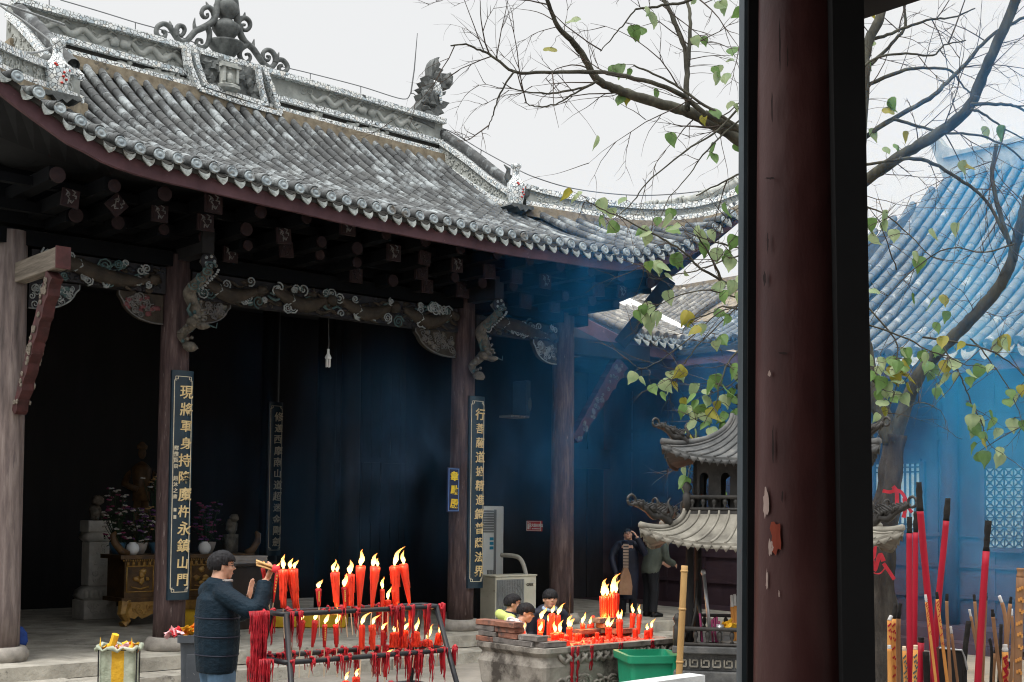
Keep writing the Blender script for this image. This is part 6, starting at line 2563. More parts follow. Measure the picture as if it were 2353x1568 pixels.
def stick(name, label, cat, pts, r, mat, tip=None, tipmat='charred', group=None, n=9, band=None, z_end=None):
    """an incense stick along world points (top first)"""
    P = curve([Vector(p) for p in pts], 4) if len(pts) > 2 else [Vector(pts[0]).lerp(Vector(pts[1]), k / 6) for k in range(7)]
    t = thing(name, label, cat, loc=P[-1], group=group)
    o = P[-1]
    b = MB()
    L = [p - o for p in P]
    cut = 0
    if tip:
        acc = 0
        for i in range(len(L) - 1):
            acc += (L[i + 1] - L[i]).length
            if acc >= tip:
                cut = i + 1
                break
        cut = max(1, min(cut, len(L) - 2))
        d = (L[0] - L[1]).normalized()
        mid = L[0] - d * tip
        c_ = MB()
        q = random.Random(int(o.x * 1000))
        nn = 6
        c_.tube([L[0] - d * (tip * k / nn) for k in range(nn + 1)], [r * (.84 + .03 * k if k < 3 else .93) * q.uniform(.8, 1.15) for k in range(nn + 1)], n)
        c_.build('burnt_tip', M[tipmat], t, smooth=True)
        body = [mid] + [p for p in L if (p - mid).dot(d) < -.01]
    else:
        body = L
    b.tube(body, r, n)
    b.build('stick', M[mat], t, smooth=True)
    if band:
        g_ = MB()
        m_ = len(body)
        for k in range(8):
            f = (.08 + .07 * k) * (m_ - 1)
            i = int(f)
            p = body[i].lerp(body[min(i + 1, m_ - 1)], f - i)
            d = (body[i] - body[min(i + 1, m_ - 1)]).normalized()
            for j in range(3):
                a_ = math.radians(-90 + 28 * (j - 1) + 17 * (k % 3 - 1))
                g_.box(p + Vector((math.cos(a_), math.sin(a_), 0)) * r + d * (.006 * ((j + k) % 3 - 1)), (r * .5, r * .3, r * .8), Matrix.Rotation(a_ + PI / 2, 3, 'Z'))
        g_.build('printed_band', M[band], t)
    return t


zbed = zb0 + .03
q = random.Random(3)
bp = [atY(1573, 1300, 9.82), atY(1568, 1400, 9.82), atY(1560, 1560, 9.84)]
bp.append(Vector((bp[-1].x - .03, 9.85, 0)))
b = MB()
b.tube(curve(bp, 5), .026, 10)
for k in range(4):
    p = curve(bp, 5)[1 + k * 4]
    b.lathe([(.027, -.01), (.031, 0), (.027, .01)], p, n=10)
tag(b.build('bamboo_pole', M['bamboo'], smooth=True), 'upright bamboo pole at the left corner of the iron pavilion', 'pole')
b = MB()
b.tube([atY(1617, 1318, 10.6), Vector((atY(1634, 1435, 10.5).x, 10.5, zbed))], .015, 8)
b.blob(atY(1616, 1316, 10.6), (.022, .022, .03))
tag(b.build('steel_rod', M['steel'], smooth=True), 'bright steel poker leaning inside the iron pavilion', 'rod')
for i, (xa, ya, xb, yb, lab) in enumerate(((1601, 1335, 1583, 1462, 'thin dark iron rod leaning left inside the pavilion'), (1600, 1375, 1612, 1462, 'bent dark iron rod right of the thin one inside the pavilion'))):
    b = MB()
    B = atY(xb, yb, 10.45)
    B.z = zbed
    b.tube([atY(xa, ya, 10.55), (atY(xa, ya, 10.5) + B) / 2 + Vector((.02, 0, 0)), B], .011, 7)
    tag(b.build('iron_rod', M['cast_iron'], smooth=True), lab, 'rod', 'rods in the iron pavilion')
for i, (x, y, dx, mt, lab) in enumerate(((1681, 1368, 6, 'incense_orange', 'tall orange incense stick, leftmost of those beside the red post'), (1688, 1366, 6, 'incense_orange', 'second tall orange incense stick beside the red post inside the pavilion'), (1697, 1350, 3, 'incense_brown', 'tallest brown incense stick beside the red post inside the pavilion'))):
    B = atY(x + dx, 1462, 10.5)
    B.z = zbed
    stick('incense_stick', lab, 'incense stick', [atY(x, y, 10.6), B], .016, mt, .1, 'grey_ash_tip', 'incense in the iron pavilion', 8)
for i, (x, y, dx) in enumerate(((1608, 1410, 6), (1636, 1424, 2), (1641, 1420, 4), (1647, 1418, 0), (1653, 1428, -3))):
    B = atY(x + dx, 1464, 10.4)
    B.z = zbed
    stick('incense_stick', ('short purple incense stick standing apart by the dark rods in the pavilion' if i == 0 else 'thin purple incense stick in the small clump behind the lower balustrade'), 'incense stick', [atY(x, y, 10.45), B], .009, 'incense_purple', None, group='purple incense in the iron pavilion', n=6)
b = MB()
B = atY(1652, 1455, 10.42)
b.tube([B + Vector((0, 0, -.06)), B + Vector((.01, 0, .07))], .03, 12)
tag(b.build('metal_can', M['steel'], smooth=True), 'small metal can behind the lower balustrade of the pavilion', 'can')
crumple('crumpled_wrapper', 'yellow wrapper lying inside the iron pavilion', 'wrappers', atY(1673, 1440, 10.5), (.06, .05, .02), ['paper_yellow'], 15, 5)

# white stone rail at the lower edge
a, c = atY(1395, 1577, 7.9), atY(1602, 1549, 8.4)
pm('rail_white', [(.3, (.42, .43, .43)), (.7, (.6, .61, .6))], 7, rough=.8, bump=.3)
b = MB()
d = (c - a)
b.beam(a - d * 1.2 + Vector((0, 0, -.03)), c + Vector((0, 0, -.03)), .14, .06)
b.beam(a - d * 1.2 + Vector((0, 0, -.14)), c + Vector((0, 0, -.14)) - d * .02, .1, .16, 1)
b.beam(c + Vector((-.06, -.02, -.22)), Vector((c.x - .06, c.y - .02, 0)), .12, .12, 1)
tag(b.build('stone_rail', [M['rail_white'], M['base_stone']]), 'end of a white topped stone rail at the bottom edge below the green bin', 'railing')

# ================================================================== incense in the burner on the right
ze = lambda x, y: (1838.0 + x * .252, 1172.7 + y * .252)
ZI = .95
pm('burner_stone', [(.3, (.1, .095, .09)), (.7, (.24, .23, .21))], 5, rough=.95, bump=.5)
bl = atY(2290, 1600, 7.2)
burner = thing('incense_burner', 'long dark incense burner below the sticks at the right edge', 'incense burner', loc=(bl.x, 7.25, 0))
b = MB()
b.grid([rrect(-a, a, -c, c, .08, z) for a, c, z in ((.75, .4, 0), (.8, .45, .5), (.95, .6, .9), (.97, .62, ZI + .06), (.88, .54, ZI + .06), (.86, .52, ZI - .1))])
b.build('basin', M['burner_stone'], burner)
b = MB()
q = random.Random(13)
b.grid([[(-.87 + 1.74 * i / 20, -.53 + 1.06 * j / 14, ZI + q.uniform(-.015, .015)) for i in range(21)] for j in range(15)])
b.build('ash_bed', M['ash'], burner, smooth=True)


def inc(top, pts, w, mat, label, Y=7.1, tip=None, tipmat='charred', band=None, cat='incense stick', grp='brown and orange incense sticks in the burner', lean=0):
    P = [atY(*ze(*top), Y)]
    for p in pts:
        P.append(atY(*ze(*p), Y))
    d = (P[-1] - P[-2])
    if P[-1].z > ZI and abs(d.z) > 1e-4:
        P.append(P[-1] + d * ((ZI - P[-1].z) / d.z))
    return stick('incense_stick', label, cat, P, w * .252 / FPX * Y / 2, mat, tip, tipmat, grp, 10, band)


RG = 'big red incense sticks in the burner'
inc((1000, 60), [(998, 600), (1002, 1500)], 54, 'incense_red', 'big upright red incense stick, the left of the close pair', 7.0, .09, 'charred', None, grp=RG)
inc((1058, 10), [(1052, 600), (1045, 1200)], 48, 'incense_red', 'big upright red incense stick, behind and right of the close pair', 7.25, .12, grp=RG)
inc((1085, -255), [(1100, 40), (1160, 700), (1235, 1500)], 62, 'incense_red', 'tallest big red incense stick with split charred top, leaning left', 7.1, .16, grp=RG)
inc((1350, -110), [(1320, 260), (1270, 760), (1238, 1200)], 56, 'incense_red', 'big red incense stick leaning right in the middle of the burner', 7.3, .13, grp=RG)
inc((1718, 95), [(1690, 500), (1650, 1100), (1622, 1568)], 62, 'incense_red', 'big red incense stick with long black tip, rightmost of the red ones', 6.9, .165, grp=RG)
inc((1105, 1160), [(1098, 1500)], 60, 'incense_red', 'burnt down short big red incense stick behind the pair', 7.4, .03, grp=RG)
inc((2012, 528), [(1998, 1000), (1985, 1568)], 72, 'incense_brown', 'thickest brown incense stick at the right edge with pale burnt top', 6.9, .05, 'incense_brown', 'incense_orange')
for i, (x, y, lab) in enumerate(((818, 1000, 'orange printed incense stick, left of the tied bundle of three'), (855, 1010, 'orange printed incense stick, middle of the bundle of three with charred tip'), (897, 1005, 'darker incense stick, right of the bundle of three with charred tip'))):
    inc((x + 18, 850 if i else 960), [(x, y + 60), (x + 3, 1568)], 42, 'incense_orange' if i < 2 else 'incense_brown', lab, 7.05 + .04 * i, .085 if i else .03, 'charred' if i else 'grey_ash_tip', 'incense_red' if i < 2 else None)
inc((815, 1230), [(825, 1568)], 40, 'incense_orange', 'short orange incense stick in front of the bundle of three', 6.95, .02, 'grey_ash_tip')
inc((950, 1240), [(965, 1568)], 38, 'incense_orange', 'stubby orange incense stick just left of the close red pair', 6.95, .025, 'pale_stick', 'teal_paint')
inc((1056, 1230), [(1046, 1568)], 44, 'incense_orange', 'stubby orange incense stick just right of the close red pair', 6.9, .025, 'pale_stick', 'teal_paint')
more = [
    ((1145, 770), [(1160, 900), (1190, 1150)], 26, 'incense_orange', 'slim orange stick behind the leaning tallest red one'),
    ((1248, 745), [(1262, 900), (1305, 1250)], 30, 'incense_orange', 'curving orange stick left of the black metal hood'),
    ((1342, 762), [(1340, 900), (1357, 1250)], 30, 'incense_brown', 'printed brown stick just above the black metal hood'),
    ((1375, 1060), [(1400, 1260)], 26, 'incense_brown', 'short burnt brown stick behind the black metal hood'),
    ((1540, 1010), [(1515, 1200), (1500, 1350)], 48, 'charred', 'fat fully blackened stick behind the hood'),
    ((1588, 768), [(1600, 900), (1620, 1200)], 28, 'incense_brown', 'black tipped brown stick left of the rightmost red one'),
    ((1545, 905), [(1575, 1050), (1612, 1250)], 26, 'incense_brown', 'leaning brown stick left of the rightmost red one, lower than its neighbour'),
    ((1700, 755), [(1690, 1000), (1672, 1450)], 24, 'incense_brown', 'thin brown stick close behind the rightmost red one'),
    ((1755, 905), [(1775, 1100), (1800, 1300)], 34, 'incense_brown', 'ash topped brown stick right of the rightmost red one'),
    ((1818, 780), [(1858, 900), (1880, 1080), (1872, 1500)], 36, 'incense_brown', 'bent brown stick with a crooked top'),
    ((1926, 788), [(1908, 950), (1885, 1250)], 34, 'incense_brown', 'brown stick leaning right beside the bent one'),
    ((1835, 1040), [(1830, 1200), (1815, 1560)], 30, 'charred', 'dark scorched stick below the bent brown one'),
    ((1930, 900), [(1940, 1100), (1935, 1350)], 26, 'incense_brown', 'slim brown stick left of the thickest one at the right edge'),
    ((1970, 1200), [(1935, 1350), (1905, 1568)], 36, 'incense_brown', 'brown stick slanting low before the thickest one'),
    ((2035, 1290), [(1995, 1400), (1960, 1568)], 40, 'incense_orange', 'orange stick slanting in the lower right corner'),
    ((1870, 1225), [(1872, 1400), (1870, 1568)], 56, 'incense_orange', 'broad orange stick in front of the bent brown one'),
    ((1730, 1170), [(1750, 1300), (1740, 1568)], 26, 'charred', 'thin black stick right beside the rightmost red one'),
    ((1790, 1240), [(1770, 1400), (1760, 1568)], 34, 'incense_brown', 'short brown stick low between the red one and the bent one'),
    ((1150, 1290), [(1160, 1568)], 60, 'charred', 'charred thick stump before the black metal hood'),
    ((1230, 1250), [(1240, 1400), (1265, 1568)], 34, 'incense_purple', 'dull purple stick leaning at the left side of the hood'),
    ((1900, 1380), [(1905, 1568)], 34, 'incense_brown', 'short brown stick in the lower right cluster, nearest the front'),
    ((1990, 1400), [(1975, 1568)], 40, 'incense_brown', 'short brown stick under the thickest one'),
]
for i, (tp, ps, w, mt, lab) in enumerate(more):
    inc(tp, ps, w, mt, lab, 6.95 + .07 * (i % 7), .04 if mt != 'charred' else None, 'charred' if i % 3 else 'grey_ash_tip', 'incense_red' if mt == 'incense_orange' else None)
a, c = atY(2154, 1488, 7.25), atY(2218, 1570, 7.25)
b = MB()
poly = [(a.x, ZI), (a.x, a.z), (a.x + .09, a.z - .008), (a.x + .125, a.z - .012), (c.x - .015, a.z - .05), (c.x, a.z - .12), (c.x, ZI)]
b.prism(poly, lambda x, z: (x, 7.22, z), lambda x, z: (x, 7.38, z))
b.tube([(a.x, 7.215, a.z), (a.x + .125, 7.215, a.z - .012), (c.x - .015, 7.215, a.z - .05), (c.x, 7.215, a.z - .12)], .006, 6, mi=1)
tag(b.build('metal_hood', [M['black_gloss'], M['steel']]), 'black sheet metal hood with a bright rim among the incense sticks', 'metal box')
# ================================================================== side hall (right), wing roof, roof behind
pm('haze_wall', [(.3, (.02, .02, .024)), (.7, (.05, .045, .05))], 3, (1, 1, .3), rough=.8)
pm('plum_wall', [(.3, (.035, .02, .028)), (.7, (.075, .045, .055))], 3, (1, 1, .3), rough=.75)
pm('lit_window_paper', [(.3, (.42, .55, .58)), (.7, (.6, .72, .73))], 5, rough=.8)  # cyan of the light on the paper is part of its colour
WU0 = 14.0
side = thing('side_hall', 'timber side hall with blue grey tiled roof and pale lattice windows behind the smoke', 'temple', M=HM.copy())
EU, RU_ = 12.6, 17.4
vr0, zr_ = HU(2204, 402, RU_)
vr1, zr1_ = HU(2353, 384, RU_)
ze_ = HU(2250, 800, EU)[1]
V0, V1 = vr0 + .15, -12.0
rt = MB()
nrow = int((V0 - V1) / .24)
for i in range(nrow):
    v = V0 - .24 * i
    path = []
    vt = v
    for k in range(22):
        f = k / 21
        up = .55 * max(0, (v - (V0 - 1.6)) / 1.6) ** 2 * (1 - f)
        path.append(Vector((EU + (RU_ - EU) * f, vt, ze_ + up + (zr_ - ze_) * (f - .35 * f * (1 - f)))))
    tile_row(rt, path, .074, 900 + i, side=Vector((0, 1, 0)))
# rows beyond the gable line, ending on it
for i in range(1, 17):
    v = V0 + .24 * i
    f1 = 1 - .06 * i
    path = []
    for k in range(18):
        f = f1 * k / 17
        path.append(Vector((EU + (RU_ - EU) * f, v, ze_ + .55 * (1 - f) * min(1, i / 6) + (zr_ - ze_) * (f - .35 * f * (1 - f)))))
    if f1 > .1:
        tile_row(rt, path, .074, 950 + i, side=Vector((0, 1, 0)))
rt.build('roof_tiles', [M['roof_tile_blue']], side, smooth=True)
pb = MB()
pb.slab([[(EU + (RU_ - EU) * f, v, ze_ - .05 + (.55 * (1 - f) if v > V0 else 0) + (zr_ - ze_) * (f - .35 * f * (1 - f))) for f in np.linspace(0, 1 if v <= V0 + .2 else .3, 10)] for v in (V0 + 3.8, V0 + 1.5, V0, -2, V1)], (0, 0, .1))
pb.slab([[(RU_, v, zr_ - .05), (RU_ + 4.5, v, ze_)] for v in (V0, V1)], (0, 0, .1))
pb.build('roof_pans', M['pan_tile'], side)
rr_ = MB()
rr_.bb((RU_ - .14, V1, zr_ - .1), (RU_ + .14, V0 + .1, zr_ + .34))
rr_.bb((RU_ - .2, V1, zr_ + .34), (RU_ + .2, V0 + .1, zr_ + .42))
for k in range(40):
    rr_.blob((RU_, V0 - .1 - .3 * k, zr_ + .45), (.06, .12, .06), n=6, m=4, jit=.3)
rr_.prism([(V0 + .1, zr_ - .1), (V0 + .42, zr_ + .75), (V0 + .3, zr_ + .86), (V0 + .12, zr_ + .62), (V0 - .2, zr_ + .42), (V0 - .5, zr_ + .3)], lambda v, z: (RU_ - .12, v, z), lambda v, z: (RU_ + .12, v, z))
rr_.build('main_ridge', M['plaster'], side)
fa = MB()
fv = [V0 + 3.9 - .4 * i for i in range(45)]
fz = lambda v: ze_ - .1 + (.55 * min(1, (v - V0) / 1.8) if v > V0 else 0)
fa.grid([[(EU + .06, v, fz(v)) for v in fv], [(EU + .06, v, fz(v) - .24) for v in fv], [(EU + .14, v, fz(v) - .24) for v in fv]])
fa.grid([[(EU + .14, v, fz(v) - .2) for v in fv], [(WU0, v, ze_ - .1) for v in fv]])
fa.build('eave_board', M['red_oxide_board'], side)
for i in range(34):
    v = V0 + 1.0 - .3 * i
    o = bpy.data.objects.new('drip_tile', drip_me)
    COL.objects.link(o)
    o.parent = side
    o.matrix_local = Matrix.Translation((EU, v + .15, fz(v) + .08)) @ Matrix.Rotation(-PI / 2, 4, 'Z') @ Matrix.Scale(1.5, 4)
sw = MB()
sw.bb((WU0, V1, 0), (WU0 + .2, 6.5, ze_ + .3))
for v in np.arange(-11.5, 6, 1.0):
    sw.bb((WU0 - .03, v - .04, .4), (WU0, v + .04, ze_))
for z in (.75, 1.25, 1.75, 3.35, 3.75):
    sw.bb((WU0 - .045, V1, z), (WU0 - .0305, 6, z + .07))
sw.bb((WU0 - .9, V1, 0), (WU0, 6, .33))
sw.bb((WU0 - 1.3, V1, 0), (WU0 - .9, 6, .16))
sw.build('wall', M['plum_wall'], side)
for v in (-7.6, -3.8, -.9):
    c_ = MB()
    c_.lathe([(.15, .33), (.14, ze_)], (WU0 - .12, v, 0), n=14)
    c_.build('pillar', M['plum_wall'], side, smooth=True)


def lattice_window(px0, px1, py0, py1, kind):
    va, z1 = HU(px0, py0, WU0 - .06)
    vb, _ = HU(px1, py0, WU0 - .06)
    z0 = HU(px0, py1, WU0 - .06)[1]
    w = MB()
    w.bb((WU0 - .058, vb, z0), (WU0 - .05, va, z1))
    o = w.build('window', M['lit_window_paper'], side)
    l_ = MB()
    x = WU0 - .075
    t = .016
    line = lambda a, b_, th=t: l_.beam((x, a[0], a[1]), (x, b_[0], b_[1]), th, .02, up=(1, 0, 0))
    L, Hh = va - vb, z1 - z0
    if kind == 0:
        n = 9
        for i in range(n + 1):
            line((vb + L * i / n, z0), (vb + L * i / n, z1), .034)
        for z in (.05, .12, .88, .95):
            line((vb, z0 + Hh * z), (va, z0 + Hh * z), .022)
    else:
        n, m_ = 4, 8
        a, c_ = L / n, Hh / m_
        for i in range(n + 1):
            line((vb + a * i, z0), (vb + a * i, z1))
        for j in range(m_ + 1):
            line((vb, z0 + c_ * j), (va, z0 + c_ * j))
        for i in range(n):
            for j in range(m_):
                cx, cz = vb + a * (i + .5), z0 + c_ * (j + .5)
                for s1 in (-1, 1):
                    line((cx - a * .5, cz - s1 * c_ * .5), (cx + a * .5, cz + s1 * c_ * .5))
                l_.blob((x, cx, cz), (.012, a * .2, c_ * .2), n=8, m=4)
    l_.build('lattice', M['haze_wall'], o)
    f = MB()
    for A, B in (((vb - .04, z0 - .04), (vb - .04, z1 + .04)), ((va + .04, z0 - .04), (va + .04, z1 + .04)), ((vb, z0 - .04), (va, z0 - .04)), ((vb, z1 + .04), (va, z1 + .04))):
        f.beam((WU0 - .07, A[0], A[1]), (WU0 - .07, B[0], B[1]), .07, .06, up=(1, 0, 0))
    f.build('frame', M['plum_wall'], o)


lattice_window(2012, 2116, 1068, 1222, 0)
lattice_window(2265, 2352, 1076, 1258, 1)
# wing between the temple and the side hall
wing = thing('roofed_passage', 'low tiled passage roof between the temple and the side hall', 'passage', M=HM.copy())
WE = 1.0
wz = HV(1500, 776, WE)[1]
wt = MB()
wp = lambda u: [Vector((u, WE + 1.9 * k / 10, wz + .86 * (k / 10 - .2 * k / 10 * (1 - k / 10)))) for k in range(11)]
us_ = np.arange(11.38, 13.4, .2236)
for i, u in enumerate(us_):
    tile_row(wt, wp(u), .074, 1200 + i)
wt.build('roof_tiles', [M['roof_tile_pale']], wing, smooth=True)
w2 = MB()
w2.slab([[p - Vector((0, 0, .04)) for p in wp(u)] for u in (11.3, 12, 13, 13.5)], (0, 0, .08))
w2.build('roof_pans', M['pan_tile'], wing)
for u in us_:
    for nm, me, du, dz in (('tile_end', disc_me, 0, .005), ('drip_tile', drip_me, .125, -.055)):
        o = bpy.data.objects.new(nm, me)
        COL.objects.link(o)
        o.parent = wing
        o.matrix_local = Matrix.Translation((u + du, WE - .01, wp(u)[0].z + dz)) @ Matrix.Scale(1.1, 4)
w3 = MB()
w3.bb((11.3, WE + .06, wz - .34), (14.8, WE + .12, wz - .08))
w3.beam(wp(11.3)[0] + Vector((-.04, .06, -.2)), wp(11.3)[10] + Vector((-.04, 0, -.2)), .05, .24)
w3.build('eave_board', M['red_oxide_board'], wing)
w4 = MB()
w4.bb((11.35, WE + .13, wz - .3), (14.8, 4.4, wz - .24))
w4.bb((8.9, 4.2, 0), (WU0 - .1, 4.4, wz + 1))
w4.bb((9.2, 3.9, 3.0), (WU0 - .2, 4.1, 3.4))
for u in np.arange(9, 13.9, .55):
    w4.bb((u, 4.16, PZ), (u + .05, 4.2, wz - .3))
w4.build('wall', M['haze_wall'], wing)
q = onplane(1520, 1118, (0, 4.05, 0), (0, 1, 0))
t = hthing('meter_box', 'pale grey two door meter box on a stand in the smoky passage', 'box', q.x, 4.0, 0)
b = MB()
b.bb((-.2, -.1, q.z - .2), (.2, .08, q.z + .2))
bevel(b.build('box', M['ac_grey'], t), .01)
b = MB()
b.bb((-.01, -.108, q.z - .18), (.01, -.101, q.z + .18))
b.bb((-.04, -.115, q.z - .02), (-.02, -.101, q.z + .04))
b.build('door_gap', M['black_gloss'], t)
b = MB()
for x in (-.13, .13):
    b.bb((x - .03, -.04, 0), (x + .03, .02, q.z - .201))
b.build('leg', M['ac_grey'], t)
# white sheeting in the valley
pm('white_sheet', [(.3, (.72, .75, .76)), (.7, (.85, .86, .86))], 3, rough=.6, bump=.3, bscale=6, bdist=.03)
A1 = [(1366, 694, 24.8), (1432, 716, 25.0), (1520, 748, 25.1), (1596, 790, 24.9), (1640, 836, 24.5), (1712, 846, 24.9)]
A2 = [(1420, 672, 25.5), (1478, 700, 26), (1560, 742, 26.4), (1630, 785, 26.8), (1680, 818, 27), (1714, 838, 27.2)]
b = MB()
r1, r2 = [atY(*p) for p in A1], [atY(*p) for p in A2]
b.slab([r1, [p.lerp(q_, .5) + Vector((0, 0, -.06)) for p, q_ in zip(r1, r2)], r2], (0, 0, .03))
tag(b.build('roof_sheeting', M['white_sheet'], smooth=True), 'bright white sheeting laid in the valley between two tiled roofs', 'sheeting')
# the tiled roof behind
back = thing('rear_roof', 'grey tiled roof slope behind the white sheeting, partly behind green leaves', 'roof', M=HM.copy())
UB = 19.0
va, za0 = HU(1440, 694, UB)
vb, zb0_ = HU(1722, 652, UB)
TN = math.tan(math.radians(30))
sl = lambda px, py: onplane(px, py, (UB, 0, za0), (-TN, 0, 1))
La, Lb = sl(1442, 738), sl(1712, 856)
bt = MB()
vs_ = np.arange(va, vb, -.26)
for i, v in enumerate(vs_):
    f = (v - La.y) / (Lb.y - La.y)
    ul_ = La.x + (Lb.x - La.x) * max(0, f)
    if ul_ > UB - .3:
        continue
    n = max(2, int((UB - ul_) / .22))
    tile_row(bt, [Vector((ul_ + (UB - ul_) * k / n, v, za0 - TN * (UB - ul_) * (1 - k / n))) for k in range(n + 1)], .085, 1500 + i, side=Vector((0, 1, 0)))
bt.build('roof_tiles', [M['roof_tile_pale']], back, smooth=True)
b2 = MB()
b2.slab([[(La.x, La.y, La.z - .05), (UB, La.y, za0 - .05)], [(Lb.x, Lb.y, za0 - TN * (UB - Lb.x) - .05), (UB, vb, za0 - .05)]], (0, 0, .1))
b2.bb((UB - .1, vb, za0 - .05), (UB + .25, va, za0 + .18))
b2.slab([[(UB + .1, va, za0), (UB + 3, va, za0 - 1.8)], [(UB + .1, vb, za0), (UB + 3, vb, za0 - 1.8)]], (0, 0, .1))
b2.bb((UB - 2.4, vb, 0), (UB + 2, va, za0 - 1.9))
b2.build('ridge_and_wall', M['tan_mortar'], back)

# ================================================================== the gate building the picture is taken from
gate = thing('gate_hall', 'dark timber gate building with a round red post and black door frame', 'building', loc=(0, 0, 0))
PP = atY(1856, 1200, 4.2)
pm('post_paint', [(.3, (.042, .014, .014)), (.5, (.072, .026, .025)), (.7, (.105, .046, .043))], 2.6, (1.6, 1.6, .7), rough=.42, spec=.22, bump=.35, bscale=5, bdist=.02, detail=3, patch=(3.4, .66, .675, (.15, .085, .075)))
pm('black_wood', [(.3, (.006, .006, .007)), (.7, (.012, .012, .013))], 4, rough=.8)
pm('flake', [(.3, (.36, .24, .21)), (.7, (.5, .38, .34))], 9, rough=.7)
b = MB()
q = random.Random(40)
n = 40
prof = []
for i in range(46):
    z = .3 + 4.0 * i / 45
    prof.append((.178 - (z - 1.5) * .0085, z))
b.lathe(prof, (PP.x, PP.y, 0), n=n)
for k in range(len(b.v) - 0):
    x, y, z = b.v[k]
    a = math.atan2(y - PP.y, x - PP.x)
    s = 1 + .012 * math.sin(3 * a + 1.3 * z) + .006 * math.sin(7 * a - 2.1 * z)
    b.v[k] = (PP.x + (x - PP.x) * s, PP.y + (y - PP.y) * s, z)
post = b.build('round_post', M['post_paint'], gate, smooth=True)
def on_post(px, py):
    d = ray(px, py)
    A_, B_, C_ = d.x**2 + d.y**2, -2 * (d.x * PP.x + d.y * PP.y), PP.x**2 + PP.y**2 - .1825**2
    dc = B_ * B_ - 4 * A_ * C_
    return Vector((0, 0, CZ)) + d * ((-B_ - math.sqrt(max(dc, 0))) / (2 * A_))


pm('flake_red', [(.3, (.2, .028, .016)), (.7, (.3, .06, .03))], 9, rough=.8)
pm('flake_edge', [(.3, (.02, .01, .01)), (.7, (.04, .02, .02))], 9, rough=.8)
b = MB()
q = random.Random(6)
for (px, py, w, h, mi) in ((1760, 1158, 7, 40, 0), (1783, 1232, 15, 44, 1), (1771, 1258, 6, 20, 0), (1790, 1365, 2.5, 9, 0), (1762, 1335, 2.5, 26, 0), (1776, 1020, 3, 46, 2), (1757, 640, 4, 20, 2), (1792, 100, 2.5, 60, 2), (1810, 130, 2, 26, 2), (1764, 560, 3, 26, 2), (1800, 812, 12, 3, 2), (1770, 410, 12, 3, 2), (1798, 1140, 3, 14, 2), (1768, 860, 5, 8, 0), (1774, 250, 2, 40, 2)):
    ring = []
    for k in range(16):
        a = 2 * PI * k / 16
        j = q.uniform(.55, 1.15)
        ring.append(on_post(px + w * math.cos(a) * j, py + h * math.sin(a) * j))
    c0_ = on_post(px, py)
    b.add([c0_] + ring, [(0, 1 + k, 1 + (k + 1) % 16) for k in range(16)], mi)
b.build('peeling_flakes', [M['flake'], M['flake_red'], M['flake_edge']], post)
dV = Vector((math.sin(ALPHA), -math.cos(ALPHA), 0))     # along the opening, to the right and nearer
dN = Vector((-math.cos(ALPHA), -math.sin(ALPHA), 0))    # into the gate building
b = MB()
pa, pb_ = atY(1733, 1590, 4.3), atY(1735, -20, 4.3)
b.beam(Vector((pa.x, pa.y, .3)), Vector((pb_.x, pb_.y, 4.3)), .062, .09, up=(0, 1, 0))
b.build('frame_board', M['black_wood'], gate)
pm('lit_frame_edge', [(.3, (.035, .05, .06)), (.7, (.09, .12, .14))], 5, (1, 1, .3), rough=.6)  # blue grey light on the black frame's left edge, put into its colour
b = MB()
b.beam(Vector((pa.x - .04, pa.y + .02, .3)), Vector((pb_.x - .032, pb_.y + .02, 4.3)), .018, .1, up=(0, 1, 0))
b.build('frame_edge', M['lit_frame_edge'], gate)
b = MB()
pa, pb_ = atY(1958, 1590, 4.06), atY(1936, -20, 4.06)
b.beam(Vector((pa.x + .02, pa.y, .3)), Vector((pb_.x - .012, pb_.y, 4.3)), .10, .16, up=(0, 1, 0))
b.build('shade_jamb', M['black_wood'], gate)  # black piece added in place of the post's shaded right side
lz = atY(1968, 26, 4.15)
b = MB()
b.bb((0, -.1, lz.z), (8, .1, lz.z + .5))
o = b.build('lintel', M['black_wood'], gate)
o.matrix_world = Matrix.Translation((lz.x - .12, lz.y + .1, 0)) @ Matrix.Rotation(math.atan2(dV.y, dV.x), 4, 'Z')
b = MB()
P0 = Vector((PP.x, PP.y, 0))
cor = lambda a, c_, z: P0 + dV * a + dN * c_ + Vector((0, 0, z))
b.slab([[cor(-.4, -.4, 4.45), cor(9, -.4, 4.45)], [cor(-.4, 9, 4.45), cor(9, 9, 4.45)]], (0, 0, .15))
b.build('ceiling', M['black_wood'], gate)  # unseen roof over the camera, added to keep light off the post
b = MB()
b.slab([[cor(-.5, -.2, .3), cor(9, -.2, .3)], [cor(-.5, 9, .3), cor(9, 9, .3)]], (0, 0, .29))
b.build('floor', M['base_stone'], gate)
b = MB()
b.prism([(2.2, .3), (9, .3), (9, 4.3), (2.2, 4.3)], lambda a, z: cor(9, a, z), lambda a, z: cor(9.2, a, z))
b.prism([(0, .3), (9, .3), (9, 4.3), (0, 4.3)], lambda a, z: cor(a, 9, z), lambda a, z: cor(a, 9.2, z))
b.build('wall', M['black_wood'], gate)  # unseen walls, added to block light from the post's right side
# ================================================================== the courtyard tree
pm('bark', [(.3, (.02, .02, .016)), (.5, (.05, .048, .037)), (.7, (.095, .094, .07))], 9, (1, 1, .35), rough=.95, bump=.7, bscale=30, bdist=.02)
pm('twig_bark', [(.3, (.035, .027, .022)), (.7, (.09, .072, .06))], 12, rough=.9)
pm('trunk_bark', [(.3, (.012, .010, .008)), (.5, (.036, .031, .027)), (.7, (.08, .07, .06))], 6, (1, 1, .3), rough=.95, bump=1.0, bscale=14, bdist=.04)


